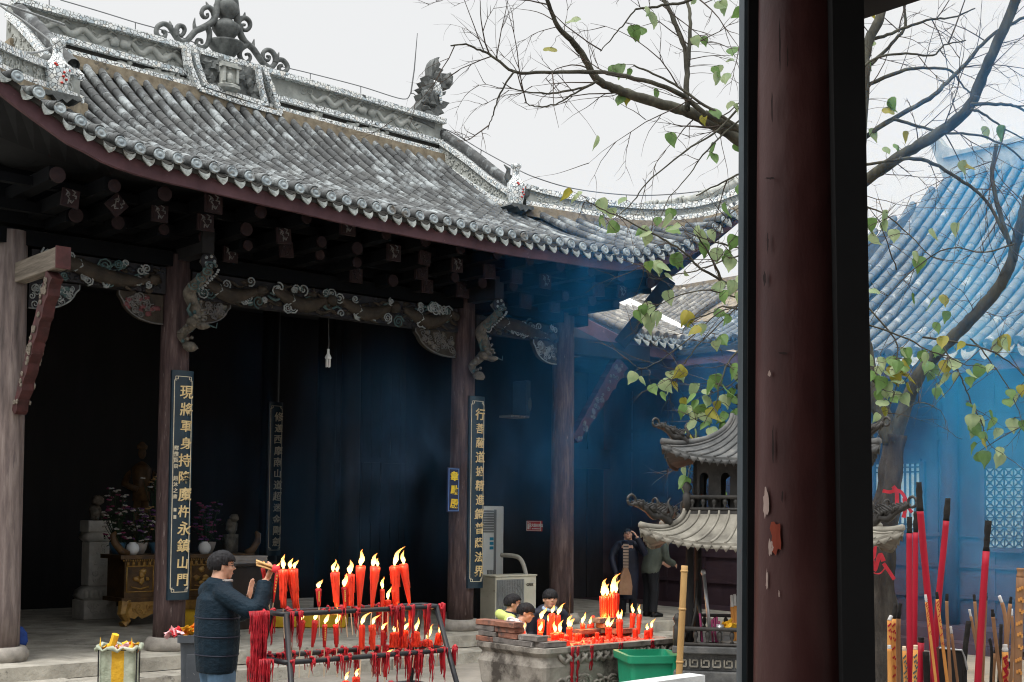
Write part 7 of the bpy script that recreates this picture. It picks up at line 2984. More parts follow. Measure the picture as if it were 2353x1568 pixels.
def leaf_mat(name, stops, edge=None):
    m = pm(name, stops, 7, rough=.5, spec=.35)
    b = m.node_tree.nodes['Principled BSDF']
    t = m.node_tree
    tr = t.nodes.new('ShaderNodeBsdfTranslucent')
    mx = t.nodes.new('ShaderNodeMixShader')
    mx.inputs[0].default_value = .45
    src = b.inputs['Base Color'].links[0].from_socket
    t.links.new(src, tr.inputs['Color'])
    t.links.new(b.outputs[0], mx.inputs[1])
    t.links.new(tr.outputs[0], mx.inputs[2])
    t.links.new(mx.outputs[0], t.nodes['Material Output'].inputs[0])
    return m


leaf_mat('leaf_green', [(.3, (.08, .16, .045)), (.6, (.15, .26, .075)), (.8, (.25, .32, .10))])
leaf_mat('leaf_pale', [(.3, (.2, .3, .15)), (.6, (.32, .39, .2)), (.8, (.42, .38, .27))])
leaf_mat('leaf_yellow', [(.3, (.2, .22, .03)), (.6, (.34, .3, .05)), (.8, (.42, .3, .11))])
tb_ = atz(2032, 1560, 0)
TY = 13.6
tree = thing('courtyard_tree', 'big bare branched tree with last green heart shaped leaves and red ribbons on its trunk', 'tree', loc=(0, 0, 0))
tr = MB()


def br(pts, w0, w1, Y0, Y1=None, n=5, mb=None, ns=8):
    """branch along picture points; w in picture units; depth runs Y0..Y1"""
    Y1 = Y0 if Y1 is None else Y1
    m = len(pts)
    P = curve([atY(x, y, Y0 + (Y1 - Y0) * i / (m - 1)) for i, (x, y) in enumerate(pts)], n)
    k = len(P)
    q = random.Random(int(pts[0][0] * 7 + pts[0][1]))
    P = [p + Vector((q.uniform(-1, 1), q.uniform(-1, 1), q.uniform(-1, 1))) * .006 for p in P]
    (mb or tr).tube(P, [(w0 + (w1 - w0) * i / (k - 1)) / FPX * Y0 / 2 * q.uniform(.94, 1.08) for i in range(k)], ns)
    return P


trunk = [(2034, 1640), (2030, 1540), (2024, 1420), (2022, 1300), (2032, 1180), (2048, 1080), (2056, 1000)]
P = [atY(x, y, TY) for x, y in trunk]
P[0].z = -.05
tk = MB()
CP = curve(P, 6)
for i in range(len(CP)):
    pass
tk.tube(CP, [(.25 if i < 6 else .21) - .115 * i / len(CP) + .012 * math.sin(i * 1.1) for i in range(len(CP))], 18)
q = random.Random(5)
for k in range(len(tk.v)):
    x, y, z = tk.v[k]
    a = (k % 18)
    d = .018 * math.sin(a * 2.1 + z * 2.5) + .012 * math.sin(a * .9 - z * 6)
    tk.v[k] = (x + d * math.cos(a * PI / 9), y + d * math.sin(a * PI / 9), z)
tk.build('trunk', M['trunk_bark'], tree, smooth=True)
BR = []


def lb(*a, **k):
    BR.append(br(*a, **k))


lb([(2056, 1010), (2075, 950), (2098, 890), (2130, 836), (2180, 785), (2222, 743), (2262, 702), (2298, 655), (2322, 605), (2340, 540), (2356, 470), (2390, 380)], 34, 20, TY, 12.6)
lb([(2050, 1020), (2030, 960), (2004, 895), (1985, 800), (1970, 700), (1962, 600), (1964, 500), (1972, 400), (1978, 300), (1985, 190), (1988, 124), (1998, 90), (2020, 45), (2028, 0), (2030, -60)], 44, 20, TY, 14.5)
lb([(1985, 800), (1940, 640), (1930, 520), (1950, 450), (1978, 424), (2022, 392), (2067, 361), (2122, 328), (2191, 281), (2232, 237), (2258, 175), (2288, 105), (2329, 14), (2350, -40)], 30, 22, TY, 12.2)
lb([(1970, 650), (1900, 520), (1800, 400), (1709, 328), (1626, 278), (1571, 254), (1489, 231), (1420, 207), (1373, 185), (1345, 138), (1318, 99), (1282, 61), (1257, 0), (1245, -40)], 34, 6, TY, 12.0)
lb([(1900, 480), (1760, 330), (1680, 290), (1621, 262)], 20, 16, 13.2, 12.4)
lb([(1621, 266), (1571, 222), (1497, 190), (1406, 171), (1365, 166), (1268, 167), (1183, 165), (1131, 129), (1103, 116), (1070, 102), (1035, 107)], 13, 3, 12.3, 11.6)
lb([(1183, 165), (1158, 198), (1140, 240), (1131, 270), (1120, 298)], 5, 2, 11.7, 11.7)
lb([(1580, 254), (1578, 200), (1577, 124), (1555, 61), (1525, 0), (1515, -30)], 14, 9, 12.3, 12.6)
lb([(1580, 160), (1583, 120), (1586, 41), (1577, 0), (1575, -30)], 10, 7, 12.4, 12.8)
lb([(1975, 325), (2053, 273), (2136, 226), (2175, 190), (2219, 146), (2257, 102), (2290, 74), (2353, 40)], 12, 7, 14.2)
lb([(1985, 200), (2067, 165), (2122, 157), (2183, 162), (2205, 190), (2230, 215)], 10, 3, 14.4)
lb([(1940, 190), (2012, 135), (2081, 124), (2144, 128), (2170, 105), (2219, 94)], 7, 3, 11.5)
lb([(1996, 95), (2040, 80), (2085, 62), (2140, 45), (2190, 40), (2240, 20)], 9, 3, 14.4)
lb([(1985, 160), (2010, 140), (2050, 100), (2080, 60), (2075, 0)], 9, 6, 14.6)
lb([(2232, 240), (2300, 240), (2335, 245), (2370, 265)], 9, 5, 12.3)
lb([(2232, 250), (2260, 262), (2300, 290), (2353, 320)], 7, 3, 12.3)
lb([(2053, 275), (2110, 290), (2170, 305), (2240, 310), (2310, 335), (2353, 370)], 8, 4, 13.6)
lb([(2067, 365), (2130, 370), (2200, 410), (2260, 455), (2300, 520), (2335, 600)], 9, 7, 12.8)
lb([(2290, 330), (2280, 400), (2292, 470), (2320, 560)], 9, 12, 12.8)
lb([(1975, 380), (2040, 370), (2090, 366)], 8, 3, 12.8)
lb([(1461, 22), (1510, 15), (1571, 5), (1640, -20)], 5, 8, 12.2)
lb([(1461, 22), (1430, 60), (1400, 95), (1380, 118)], 4, 2, 12.2)
lb([(1709, 300), (1650, 262), (1600, 230), (1560, 200), (1500, 170), (1455, 150)], 8, 4, 12.1)
lb([(1373, 187), (1330, 205), (1270, 214), (1230, 214), (1183, 205), (1155, 190)], 6, 2, 12.0)
lb([(1365, 190), (1320, 215), (1275, 240), (1230, 245), (1205, 236)], 5, 2, 12.0)
lb([(1709, 395), (1660, 420), (1600, 450)], 5, 3, 12.0)
TWIG = []


def tw(pts, w=4, Y=11.4):
    TWIG.append((pts, Y))
    br(pts, w, max(1.2, w * .35), Y, Y - .3, 4, None, 6)


tw([(1760, 560), (1705, 690), (1650, 720), (1580, 781), (1540, 814), (1504, 836), (1474, 847), (1458, 840)], 4, 11.2)
tw([(1770, 640), (1700, 700), (1615, 781), (1580, 824), (1560, 852), (1540, 877)], 4, 11.2)
tw([(1760, 700), (1706, 791), (1673, 834), (1661, 869), (1651, 889), (1648, 922), (1630, 952), (1618, 973)], 5, 11.0)
tw([(1760, 830), (1706, 864), (1668, 892), (1630, 905)], 4, 11.0)
tw([(1780, 720), (1707, 667), (1660, 646), (1601, 611), (1584, 590), (1543, 561), (1496, 535), (1425, 500), (1380, 480), (1345, 462)], 7, 11.8)
tw([(1660, 646), (1639, 602), (1619, 567), (1600, 540)], 7, 11.7)
tw([(1760, 590), (1707, 573), (1660, 561), (1616, 549), (1572, 532)], 5, 11.6)
tw([(1720, 580), (1660, 600), (1600, 622), (1543, 634), (1500, 642), (1478, 612)], 4, 11.6)
tw([(1780, 740), (1707, 716), (1660, 705), (1631, 722), (1584, 737), (1569, 766)], 5, 11.5)
tw([(1740, 700), (1631, 668), (1560, 680), (1513, 700), (1490, 712)], 4, 11.6)
tw([(1720, 220), (1650, 300), (1600, 330), (1548, 368), (1484, 423), (1455, 464), (1420, 496)], 6, 12)
tw([(1720, 260), (1650, 320), (1607, 368), (1578, 409), (1537, 455)], 5, 12)
tw([(1709, 470), (1668, 500), (1650, 560), (1648, 600)], 3, 11.6)
tw([(1989, 700), (2057, 781), (2060, 826), (2065, 864), (2055, 907), (2040, 950)], 4, 11.4)
tw([(1980, 740), (2090, 781), (2133, 806), (2178, 819), (2216, 839), (2241, 839), (2266, 849)], 4, 11.2)
tw([(2170, 800), (2205, 860), (2221, 899), (2236, 937), (2256, 973), (2264, 1000), (2274, 1023), (2307, 1046)], 4, 11.2)
tw([(2120, 775), (2216, 791), (2266, 804), (2317, 831), (2352, 862), (2380, 880)], 5, 11.3)
tw([(2230, 780), (2254, 801), (2289, 849), (2317, 892), (2342, 945), (2350, 980)], 4, 11.3)
tw([(1960, 800), (1987, 852), (2009, 879), (2035, 899), (2055, 902)], 4, 11.4)
tw([(1960, 470), (2030, 490), (2090, 540), (2140, 590), (2190, 600)], 4, 12.2)
tw([(2330, 560), (2260, 580), (2180, 570), (2100, 620), (2040, 680), (2000, 740)], 4, 12.2)
tw([(2060, 620), (2040, 560), (2020, 510), (1990, 470)], 3, 12.2)
tw([(1630, 1000), (1590, 1060), (1580, 1100), (1572, 1150)], 3, 12.5)
tw([(1980, 940), (1995, 980), (2010, 1010)], 3, 11.3)
tw([(2060, 960), (2110, 925), (2160, 945), (2180, 990), (2210, 1010)], 3, 12.5)
tr.build('branches', M['bark'], tree, smooth=True)
# fine twigs
tg = MB()
q = random.Random(17)


def sprig(p, d, L, r, lev):
    n = 7
    pts = [p]
    c = p
    sag = Vector((q.uniform(-.4, .4), q.uniform(-.4, .4), q.uniform(-.7, .45)))
    dd = d.normalized()
    for i in range(n):
        dd = (dd + sag * .10 + Vector((q.gauss(0, .09), q.gauss(0, .09), q.gauss(0, .09)))).normalized()
        c = c + dd * (L / n)
        pts.append(c)
        if lev < 2 and q.random() < (.42 if lev == 0 else .3):
            s = dd.cross(Vector((q.gauss(0, 1), q.gauss(0, 1), q.gauss(0, 1)))).normalized()
            sprig(c, dd + s * q.uniform(.5, 1.1), L * q.uniform(.3, .6), r * .62, lev + 1)
    tg.tube(pts, [r * (1 - .8 * i / n) for i in range(n + 1)], 5)


for P in BR:
    L = sum((P[i + 1] - P[i]).length for i in range(len(P) - 1))
    for k in range(int(L * 3.1)):
        i = q.randrange(len(P) // 5, len(P) - 1)
        d = (P[i + 1] - P[i]).normalized()
        s = d.cross(Vector((q.gauss(0, 1), q.gauss(0, 1.6), q.gauss(0, 1)))).normalized()
        sprig(P[i], d * q.uniform(.1, .9) + s * q.uniform(.5, 1), q.uniform(.35, 1.25), q.uniform(.0045, .0085), 0)
for pts, Y in TWIG:
    for k in range(5):
        i = q.randrange(1, len(pts))
        p = atY(*pts[i], Y - .15)
        sprig(p, Vector((q.uniform(-1, .6), q.uniform(-.6, .6), q.uniform(-.6, .6))), q.uniform(.2, .55), .0042, 1)
# leaves: heart shaped blades hung on their stalks
LEAF = []


def lv(s, ox, oy, k):
    a = [int(x) for x in s.split()]
    LEAF.extend((ox + a[i] * k, oy + a[i + 1] * k) for i in range(0, len(a), 2))


lv('720 290 765 300 1115 345 945 365 945 490 960 510 1040 435 1080 550 1280 590 1320 610 1300 570 1310 630 1390 500 1500 505 1550 545 1490 435 1490 570 1680 575 1770 700 1850 745 1990 650 1950 770 1930 800 1970 820 1320 850 1400 840 1430 860 1410 890 1460 940 1510 800 1550 790 1610 915 1860 1020 1880 1010 1910 1080 2000 1100 1990 1000 2050 960 1480 1080 1270 1190 1300 1170 1330 1190 1290 1240 1370 1240 1320 1290 1250 1230 1410 1260 1640 1240 1590 1290 1650 1270 1740 1340 1690 1350 1880 1430 1850 1470 2050 240 1930 390 1910 1300 1960 1270 1850 1230 1730 610 1810 600', 1103, 367.6, .2931)
lv('320 360 385 390 470 470 570 430 585 540 655 460 690 450 640 350 740 330 780 320 1215 290 1240 370 1290 400 1040 380 870 465 1050 450 1130 470 1225 510 1140 560 1225 580 960 510 850 550 780 590 1000 580 860 610 1070 620 750 650 810 660 900 660 1000 680 860 720 920 730 1070 760 1140 720 1230 700 830 790 960 800 980 770 1110 820 860 880 1020 860 820 920 920 960 1040 910 750 1020 960 985 760 1220 740 1330 790 1310 760 1390 910 1340 1050 1300 1140 1420 1265 1410', 1378.5, 781, .252)
lv('600 220 625 340 750 225 730 300 860 210 960 140 940 235 990 230 820 300 770 350 740 400 850 370 900 400 930 330 960 290 1000 370 970 450 1070 440 620 530 740 530 790 520 880 530 950 560 850 580 750 610 780 670 720 735 630 740 600 650 620 810 600 910 1120 160 1170 180 1240 110 1300 30 1380 60 1470 75 1300 150 1190 260 1110 300 1250 290 1330 250 1210 350 1280 330 1370 370 1430 360 1410 240 1250 460 1260 500 1560 330 1540 400 1650 290 1720 280 1830 30 1800 70 1870 40 1920 510 1990 560 1890 600 2020 470 1950 780 2030 800 1540 630 1600 670 1570 740 1720 710 1770 770 1650 750 1580 820 1580 870 1690 900 1820 870 1670 960 1600 1010 1610 1100 1710 1080 1830 1040 1850 1100 890 250 880 310 800 450', 1838, 781, .252)
lv('1720 60 1120 450 1000 510 1010 630 1080 540 1180 600 1480 590 1670 550 1360 770 1380 810 1030 1060 1480 1150 1570 1110 1340 1100 1580 1240 1520 1330 1260 1530 2000 1470 2050 1440', 1709, 367.6, .2931)
lv('1105 600 1190 595 1245 630 970 1190 1170 850 1240 800 1490 805 1280 270 1290 310 1345 285 1410 130 1450 170 820 200 580 450 1860 360 1790 360 1790 20 2000 70 1960 80 2180 140 2100 450 2080 540 2000 600 1970 610 2050 670 2000 680 2140 920 2080 900 1860 1015 1590 1165 2135 1250 1950 1250 1950 1340 1960 960', 1103, 0, .2755)
lv('1040 90 980 400 1080 400 960 540 1055 560 1210 880 1225 910 1210 950 1085 1130 1360 1155 1190 1280 1290 1270 1840 1400 2025 1120 2175 1110', 1709, 0, .2755)
lf = MB()
st_ = tg
half = [(0, 0), (.22, .10), (.42, .02), (.5, -.2), (.44, -.45), (.3, -.68), (.13, -.88), (.02, -1.12)]
allp = []
for pts, Y in TWIG:
    for i in range(len(pts) - 1):
        for k in range(5):
            f = k / 5
            allp.append((pts[i][0] * (1 - f) + pts[i + 1][0] * f, pts[i][1] * (1 - f) + pts[i + 1][1] * f, Y - .15))
for P in BR:
    for p in P[len(P) // 4:]:
        d = p - Vector((0, 0, CZ))
        c = C3.transposed() @ d
        allp.append((W_ / 2 + c.x / -c.z * FPX, H_ / 2 + SH - c.y / -c.z * FPX, p.y))
q = random.Random(91)
for (x, y) in LEAF:
    best = min(allp, key=lambda a: (a[0] - x) ** 2 + (a[1] - y + 14) ** 2 * 1.2)
    Y = best[2] + q.uniform(-.12, .12)
    base = atY(x + q.uniform(-3, 3), y - 14, Y)
    s = q.uniform(.085, .145) * Y / 12
    yaw = q.gauss(0, .75)
    R = Matrix.Rotation(yaw, 3, 'Z') @ Matrix.Rotation(q.gauss(-.15, .4), 3, 'X') @ Matrix.Rotation(q.gauss(0, .35), 3, 'Y')
    mi = 0 if q.random() < .46 else (1 if q.random() < .8 else 2)
    fold = q.uniform(.1, .5)
    curl = q.uniform(-.35, .35)
    for sg in (-1, 1):
        mid = [base + R @ (Vector((0, curl * z * z, z)) * s) for xx, z in half]
        q1 = [base + R @ (Vector((sg * xx * .55, abs(xx) * fold * .3 + curl * z * z + q.uniform(-.02, .02), z)) * s) for xx, z in half]
        edge = [base + R @ (Vector((sg * xx, abs(xx) * fold + curl * z * z + q.uniform(-.05, .05), z)) * s) for xx, z in half]
        lf.grid([mid, q1, edge], mi)
    tgt = atY(best[0], best[1], best[2])
    L = (tgt - base).length
    if L < 1.6:
        m1 = base.lerp(tgt, .35) + Vector((0, 0, .05 * min(1, L)))
        m2 = base.lerp(tgt, .7) + Vector((q.uniform(-.04, .04), 0, .05 * min(1, L)))
        st_.tube(curve([base, m1, m2, tgt], 3), [.002] * 4 + [.0028] * 6, 4)
lf.build('leaves', [M['leaf_green'], M['leaf_pale'], M['leaf_yellow']], tree, smooth=True)
tg.build('twigs', M['twig_bark'], tree, smooth=True)
# red ribbons tied to the trunk
pm('ribbon_red', [(.3, (.26, .008, .016)), (.7, (.42, .022, .035))], 9, rough=.6)
rib = [
    ([(1992, 1178), (2000, 1200), (1998, 1240), (2006, 1285), (2012, 1240), (2020, 1205)], 9, 'broad red ribbon looped on the trunk beside the pavilion roof'),
    ([(2052, 1118), (2060, 1130), (2061, 1158)], 9, 'red ribbon end hanging from a cord above the left lattice window'),
    ([(2028, 1128), (2045, 1131), (2060, 1127), (2075, 1136), (2090, 1170), (2096, 1178)], 8, 'long red ribbon blown sideways from the trunk'),
    ([(2078, 1145), (2080, 1170), (2076, 1190)], 9, 'pale pinkish red ribbon beside the long blown one'),
    ([(1990, 1282), (2005, 1290), (2010, 1310), (2018, 1285), (2024, 1275), (2030, 1290)], 10, 'bunched red ribbons knotted below the pavilion roof tip'),
    ([(2030, 1295), (2042, 1312), (2055, 1332)], 8, 'single red ribbon tail hanging right of the knot on the trunk'),
    ([(1995, 1295), (2005, 1315), (2022, 1318), (2034, 1305)], 3, 'thin red cord looped below the knot on the trunk'),
    ([(2010, 1168), (2022, 1190), (2026, 1196)], 7, 'narrow red ribbon just above the right corner dragon'),
]
for pts, w, lab in rib:
    Y = 13.2
    C = curve([atY(x, y, Y) for x, y in pts], 4)
    b = MB()
    r1, r2 = [], []
    for i, p in enumerate(C):
        t_ = (C[min(i + 1, len(C) - 1)] - C[max(i - 1, 0)]).normalized()
        s = t_.cross(Vector((.2 * math.sin(i), 1, .3 * math.cos(i * 1.3)))).normalized() * (w / FPX * Y / 2)
        r1.append(p + s)
        r2.append(p - s)
    b.slab([r1, r2], (0, .004, 0))
    tag(b.build('red_ribbon', M['ribbon_red'], smooth=True), lab, 'ribbon', 'red ribbons on the tree trunk')
# ================================================================== people
pm('skin', [(.3, (.46, .25, .17)), (.7, (.58, .34, .24))], 6, rough=.55, spec=.35)
MAT['skin'].node_tree.nodes['Principled BSDF'].inputs['Subsurface Weight'].default_value = .12
MAT['skin'].node_tree.nodes['Principled BSDF'].inputs['Subsurface Radius'].default_value = (.012, .005, .003)
flat_mat('eye_dark', (.02, .014, .012), .3)
flat_mat('lip', (.42, .16, .13), .5)
pm('hair_black', [(.3, (.008, .008, .009)), (.7, (.025, .024, .026))], 60, (1, 1, .12), rough=.5, spec=.08, bump=.5, bscale=70, bdist=.01)


def remesh(mb, name, mats, parent, vox, it=2, paint=None):
    o = mb.build(name, mats, parent)
    md = o.modifiers.new('r', 'REMESH')
    md.mode = 'VOXEL'
    md.voxel_size = vox
    sm = o.modifiers.new('s', 'SMOOTH')
    sm.iterations = it
    sm.factor = .5
    dg_ = bpy.context.evaluated_depsgraph_get()
    dg_.update()
    me = bpy.data.meshes.new_from_object(o.evaluated_get(dg_))
    o.modifiers.clear()
    old = o.data
    o.data = me
    bpy.data.meshes.remove(old)
    me.name = name
    if not me.materials:
        for m_ in (mats if isinstance(mats, (list, tuple)) else [mats]):
            me.materials.append(m_)
    for p in me.polygons:
        p.use_smooth = True
        p.material_index = paint(p.center) if paint else 0
    return o


def hand(mb, w, d, nrm, L, curl=.5, thumb=1, spread=.12):
    """palm, four unequal bent fingers and a thumb; d along the fingers, nrm out of the palm"""
    w, d, nrm = Vector(w), Vector(d).normalized(), Vector(nrm)
    nrm = (nrm - d * nrm.dot(d)).normalized()
    s = d.cross(nrm) * thumb
    mb.tube([w - d * L * .12, w + d * L * .12, w + d * L * .3, w + d * L * .47], [L * .13, L * .16, L * .21, L * .2], 10, flat=.45, up=tuple(nrm))
    for i, (f, ln) in enumerate(((.165, .47), (.055, .52), (-.055, .49), (-.16, .38))):
        p = w + d * L * .44 + s * (f * L)
        pts = [p]
        a = 0
        dd = (d + s * (f * spread * 3)).normalized()
        for k, seg in enumerate((.42, .32, .26)):
            a += curl * (.55, .8, .6)[k]
            v = dd * math.cos(a) + nrm * math.sin(a)
            p = p + v * (ln * L * seg)
            pts.append(p)
        mb.tube(pts, [L * .052, L * .05, L * .046, L * .036], 7)
    p = w + d * L * .08 + s * L * .14
    mb.tube([p, p + (d * .6 + s * .8).normalized() * L * .2 + nrm * L * .04, p + (d * .9 + s * .55).normalized() * L * .38 + nrm * L * (.08 + .1 * curl)], [L * .07, L * .058, L * .04], 7)


def person(label, loc, H, yaw, jacket, trousers, lean=0.0, head=(0, 0, 0), hs=None, arms=None, glasses=False, fringe=.16, extra=None, collar=None, puffy=1.0, coat=.45, group=None, shoe='black_gloss', hood=False, seams=False, hcol='hair_black', curls=(.5, .5)):
    """local frame: +y forward, +x to the person's right, z up"""
    t = thing('person', label, 'person', loc=loc, rotz=yaw, group=group)
    hh = hs or H / 7.4
    hip = Vector((0, 0, .5 * H))
    RL = Matrix.Rotation(-lean, 3, 'X')

    def U(x, y, z):
        p = Vector((x * H, y * H, z * H))
        return hip + RL @ (p - hip) if z > .5 else p
    top = 1 - hh * 1.12 / H                               # chin height share
    sh = top - .035
    if arms is None:
        arms = [(Vector(U(s * .15, .05, sh - .17)), Vector(U(s * .10, .2, sh - .18))) for s in (1, -1)]
    B = MB()
    tor = [U(0, 0, .47), U(0, .005, .55), U(0, .005, .62), U(0, .0, .72), U(0, -.005, sh - .02), U(0, -.005, sh + .025), U(0, .0, top + .02), U(0, .01, top + .06)]
    B.tube(tor, [.07 * H, .072 * H, .064 * H, .072 * H, .062 * H, .036 * H, .031 * H, .03 * H], 14, flat=1.45, up=(1, 0, 0))
    HC = U(0, .012, top) + RL @ Vector((0, 0, hh * .52))
    HRm = RL @ (Matrix.Rotation(head[1], 3, 'Z') @ Matrix.Rotation(-head[0], 3, 'X') @ Matrix.Rotation(head[2], 3, 'Y'))
    Hp = lambda x, y, z: HC + HRm @ (Vector((x, y, z)) * hh)
    hb = lambda c, r: B.blob(Hp(*c), [k * hh for k in r], 14, 10, rot=HRm)
    hb((0, -.03, .12), (.33, .41, .36))
    hb((0, .09, -.1), (.285, .29, .37))
    hb((0, .2, -.34), (.18, .15, .12))
    hb((0, .36, -.245), (.09, .045, .035))
    for s in (-1, 1):
        hb((s * .335, -.03, -.03), (.035, .085, .13))
        hb((s * .17, .22, -.1), (.11, .12, .1))
        hb((s * .13, .335, .095), (.1, .05, .03))
    B.tube([Hp(0, .35, .04), Hp(0, .4, -.04), Hp(0, .445, -.115)], [.035 * hh, .042 * hh, .058 * hh], 8)
    for i, s in enumerate((1, -1)):
        e, w = arms[i][0], arms[i][1]
        shp = U(s * .112, -.005, sh - .02)
        B.tube([U(s * .05, 0, sh - .02), shp, e, w], [.034 * H, .035 * H, .026 * H, .019 * H], 10)
        hd = arms[i][2] if len(arms[i]) > 2 else (w - e)
        hn = arms[i][3] if len(arms[i]) > 3 else Vector((-s, 0, -.3))
        hand(B, w, hd, hn, .105 * H, curls[i], s if len(arms[i]) < 5 else arms[i][4])
    for s in (-1, 1):
        B.tube([U(s * .05, 0, .5), Vector((s * .055 * H, .012 * H, .28 * H)), Vector((s * .06 * H, -.01 * H, .05 * H))], [.06 * H, .038 * H, .025 * H], 10)
        B.tube([Vector((s * .06 * H, -.02 * H, .03 * H)), Vector((s * .065 * H, .09 * H, .02 * H))], [.026 * H, .022 * H], 8)
    iv = HRm.transposed()

    def paint(c):
        q_ = iv @ (c - HC) / hh
        if q_.y > .2:
            for s in (-1, 1):
                if ((q_.x - s * .135) / .062) ** 2 + ((q_.z - .015) / .026) ** 2 < 1 or (((q_.x - s * .14) / .1) ** 2 + ((q_.z - .105) / .022) ** 2 < 1):
                    return 1
            if (q_.x / .1) ** 2 + ((q_.z + .245) / .036) ** 2 < 1 and q_.y > .3:
                return 2
        return 0
    remesh(B, 'body', [M['skin'], M['eye_dark'], M['lip']], t, .0075, 2, paint)
    # hair
    A = MB()
    n, m = 26, 14
    q = random.Random(int(H * 1000))
    for i in range(n):
        for j in range(m):
            a, e = 2 * PI * i / n, PI / 2 - PI * .72 * j / m
            d = Vector((math.cos(e) * math.cos(a), math.cos(e) * math.sin(a), math.sin(e)))
            front = d.y
            low = fringe if front > .45 else (.06 if front > -.05 else -.16)
            p = Vector((d.x * .335, d.y * .415 - .03, d.z * .365 + .115))
            if p.z < low:
                continue
            dn = Vector((d.x * .3 + q.uniform(-.15, .15), d.y * .3 + .2, -.55 + d.z * .5)).normalized()
            A.tube([Hp(*(p * .97)), Hp(*(p * 1.02 + dn * .05)), Hp(*(p * 1.0 + dn * .11 + Vector((q.uniform(-.02, .02), q.uniform(-.02, .02), 0))))], [.055 * hh, .05 * hh, .014 * hh], 5)
    remesh(A, 'hair', M[hcol], t, .006, 1)
    # clothes
    J = MB()
    zs = list(np.linspace(coat, sh + .015, 15))
    P_, r_ = [], []
    for k, z in enumerate(zs):
        P_.append(U(0, -.004, z))
        f = (z - coat) / (sh - coat)
        r_.append(H * (.083 + .012 * math.sin(f * PI) - (.02 if f > .93 else 0))  * (.9 + .1 * puffy))
    J.tube(P_ + [U(0, -.005, sh + .035)], r_ + [.058 * H], 18, flat=1.42, up=(1, 0, 0))
    for i, s in enumerate((1, -1)):
        e, w = arms[i][0], arms[i][1]
        shp = U(s * .112, -.005, sh - .02)
        pts = curve([U(s * .06, 0, sh - .01), shp, e, w + (e - w) * .08], 5)
        J.tube(pts, [H * (.05 - .016 * k / len(pts)) * (1 + .03 * puffy * math.cos(k * 2.9)) for k in range(len(pts))], 12)
    J.tube([U(0, -.004, sh + .01), U(0, -.004, top + .002), U(0, -.002, top + .014)], [.062 * H, .052 * H, .042 * H], 14, flat=1.15, up=(1, 0, 0))
    remesh(J, 'jacket', M[jacket], t, .0105, 1)
    if seams:
        h_ = MB()
        for k in (3, 6, 9):
            c_, r_k = P_[k], r_[k] * 1.0
            h_.tube([c_ + Vector((r_k * 1.42 * math.cos(a * PI / 18), r_k * math.sin(a * PI / 18), 0)) for a in range(37)], .0055, 5)
        h_.build('quilt_seam', M['navy_coat'], t)
    if hood:
        h_ = MB()
        h_.tube([U(.075 * math.cos(a * PI / 10), -.02 - .055 * math.sin(a * PI / 10), top - .03 + .012 * math.sin(a * PI / 10)) for a in range(11)], [.025 * H + .014 * H * math.sin(a * PI / 10) for a in range(11)], 10)
        h_.build('hood', M[jacket], t, smooth=True)
    if collar:
        c_ = MB()
        c_.tube([U(.05 * math.cos(a * PI / 8), .006 + .05 * math.sin(a * PI / 8), top + .004) for a in range(17)], (.014 if hood else .007) * H, 7)
        c_.build('collar', M[collar], t, smooth=True)
    T = MB()
    for s in (-1, 1):
        T.tube([U(s * .035, 0, .52), U(s * .05, 0, .47), Vector((s * .055 * H, .012 * H, .28 * H)), Vector((s * .06 * H, -.006 * H, .05 * H))], [.058 * H, .066 * H, .05 * H, .042 * H], 12)
    remesh(T, 'trousers', M[trousers], t, .011, 1)
    F = MB()
    for s in (-1, 1):
        F.tube([Vector((s * .06 * H, -.03 * H, .024 * H)), Vector((s * .062 * H, .03 * H, .03 * H)), Vector((s * .066 * H, .105 * H, .018 * H))], [.03 * H, .031 * H, .02 * H], 10)
        F.build('shoe', M[shoe], t, smooth=True)
        F = MB()
    if glasses:
        G = MB()
        for s in (-1, 1):
            G.tube([Hp(s * .14 + .1 * math.cos(a * PI / 8), .4, .015 + .075 * math.sin(a * PI / 8)) for a in range(17)], .012 * hh * .7, 5)
            G.tube([Hp(s * .24, .39, .03), Hp(s * .34, .1, .03), Hp(s * .35, -.05, .0)], .009 * hh, 5)
        G.tube([Hp(-.04, .41, .02), Hp(.04, .41, .02)], .009 * hh, 5)
        G.build('glasses', M['black_gloss'], t)
    return t, Hp, U


pm('navy_jacket', [(.3, (.003, .009, .016)), (.7, (.007, .02, .033))], 5, (1, 1, 1.6), rough=.6, spec=.12, bump=.7, bscale=6, bdist=.05)
pm('jeans', [(.3, (.035, .075, .13)), (.7, (.09, .16, .24))], 6, (1, 1, .4), rough=.9, bump=.3)
pm('lime_jacket', [(.3, (.42, .5, .12)), (.7, (.62, .68, .24))], 4, rough=.7, bump=.3)
pm('white_pattern', [(.3, (.62, .58, .56)), (.5, (.7, .66, .64)), (.72, (.7, .4, .36))], 7, rough=.7, patch=(9, .56, .6, (.12, .11, .15)))
pm('navy_coat', [(.3, (.005, .006, .014)), (.7, (.013, .016, .034))], 5, rough=.6, bump=.3)
pm('pale_blue', [(.3, (.28, .38, .52)), (.7, (.42, .52, .66))], 5, rough=.7)
pm('olive_jacket', [(.3, (.045, .055, .045)), (.7, (.10, .115, .095))], 4, rough=.8, bump=.5, bscale=16)
pm('dark_trousers', [(.3, (.008, .009, .012)), (.7, (.02, .021, .026))], 5, rough=.85)
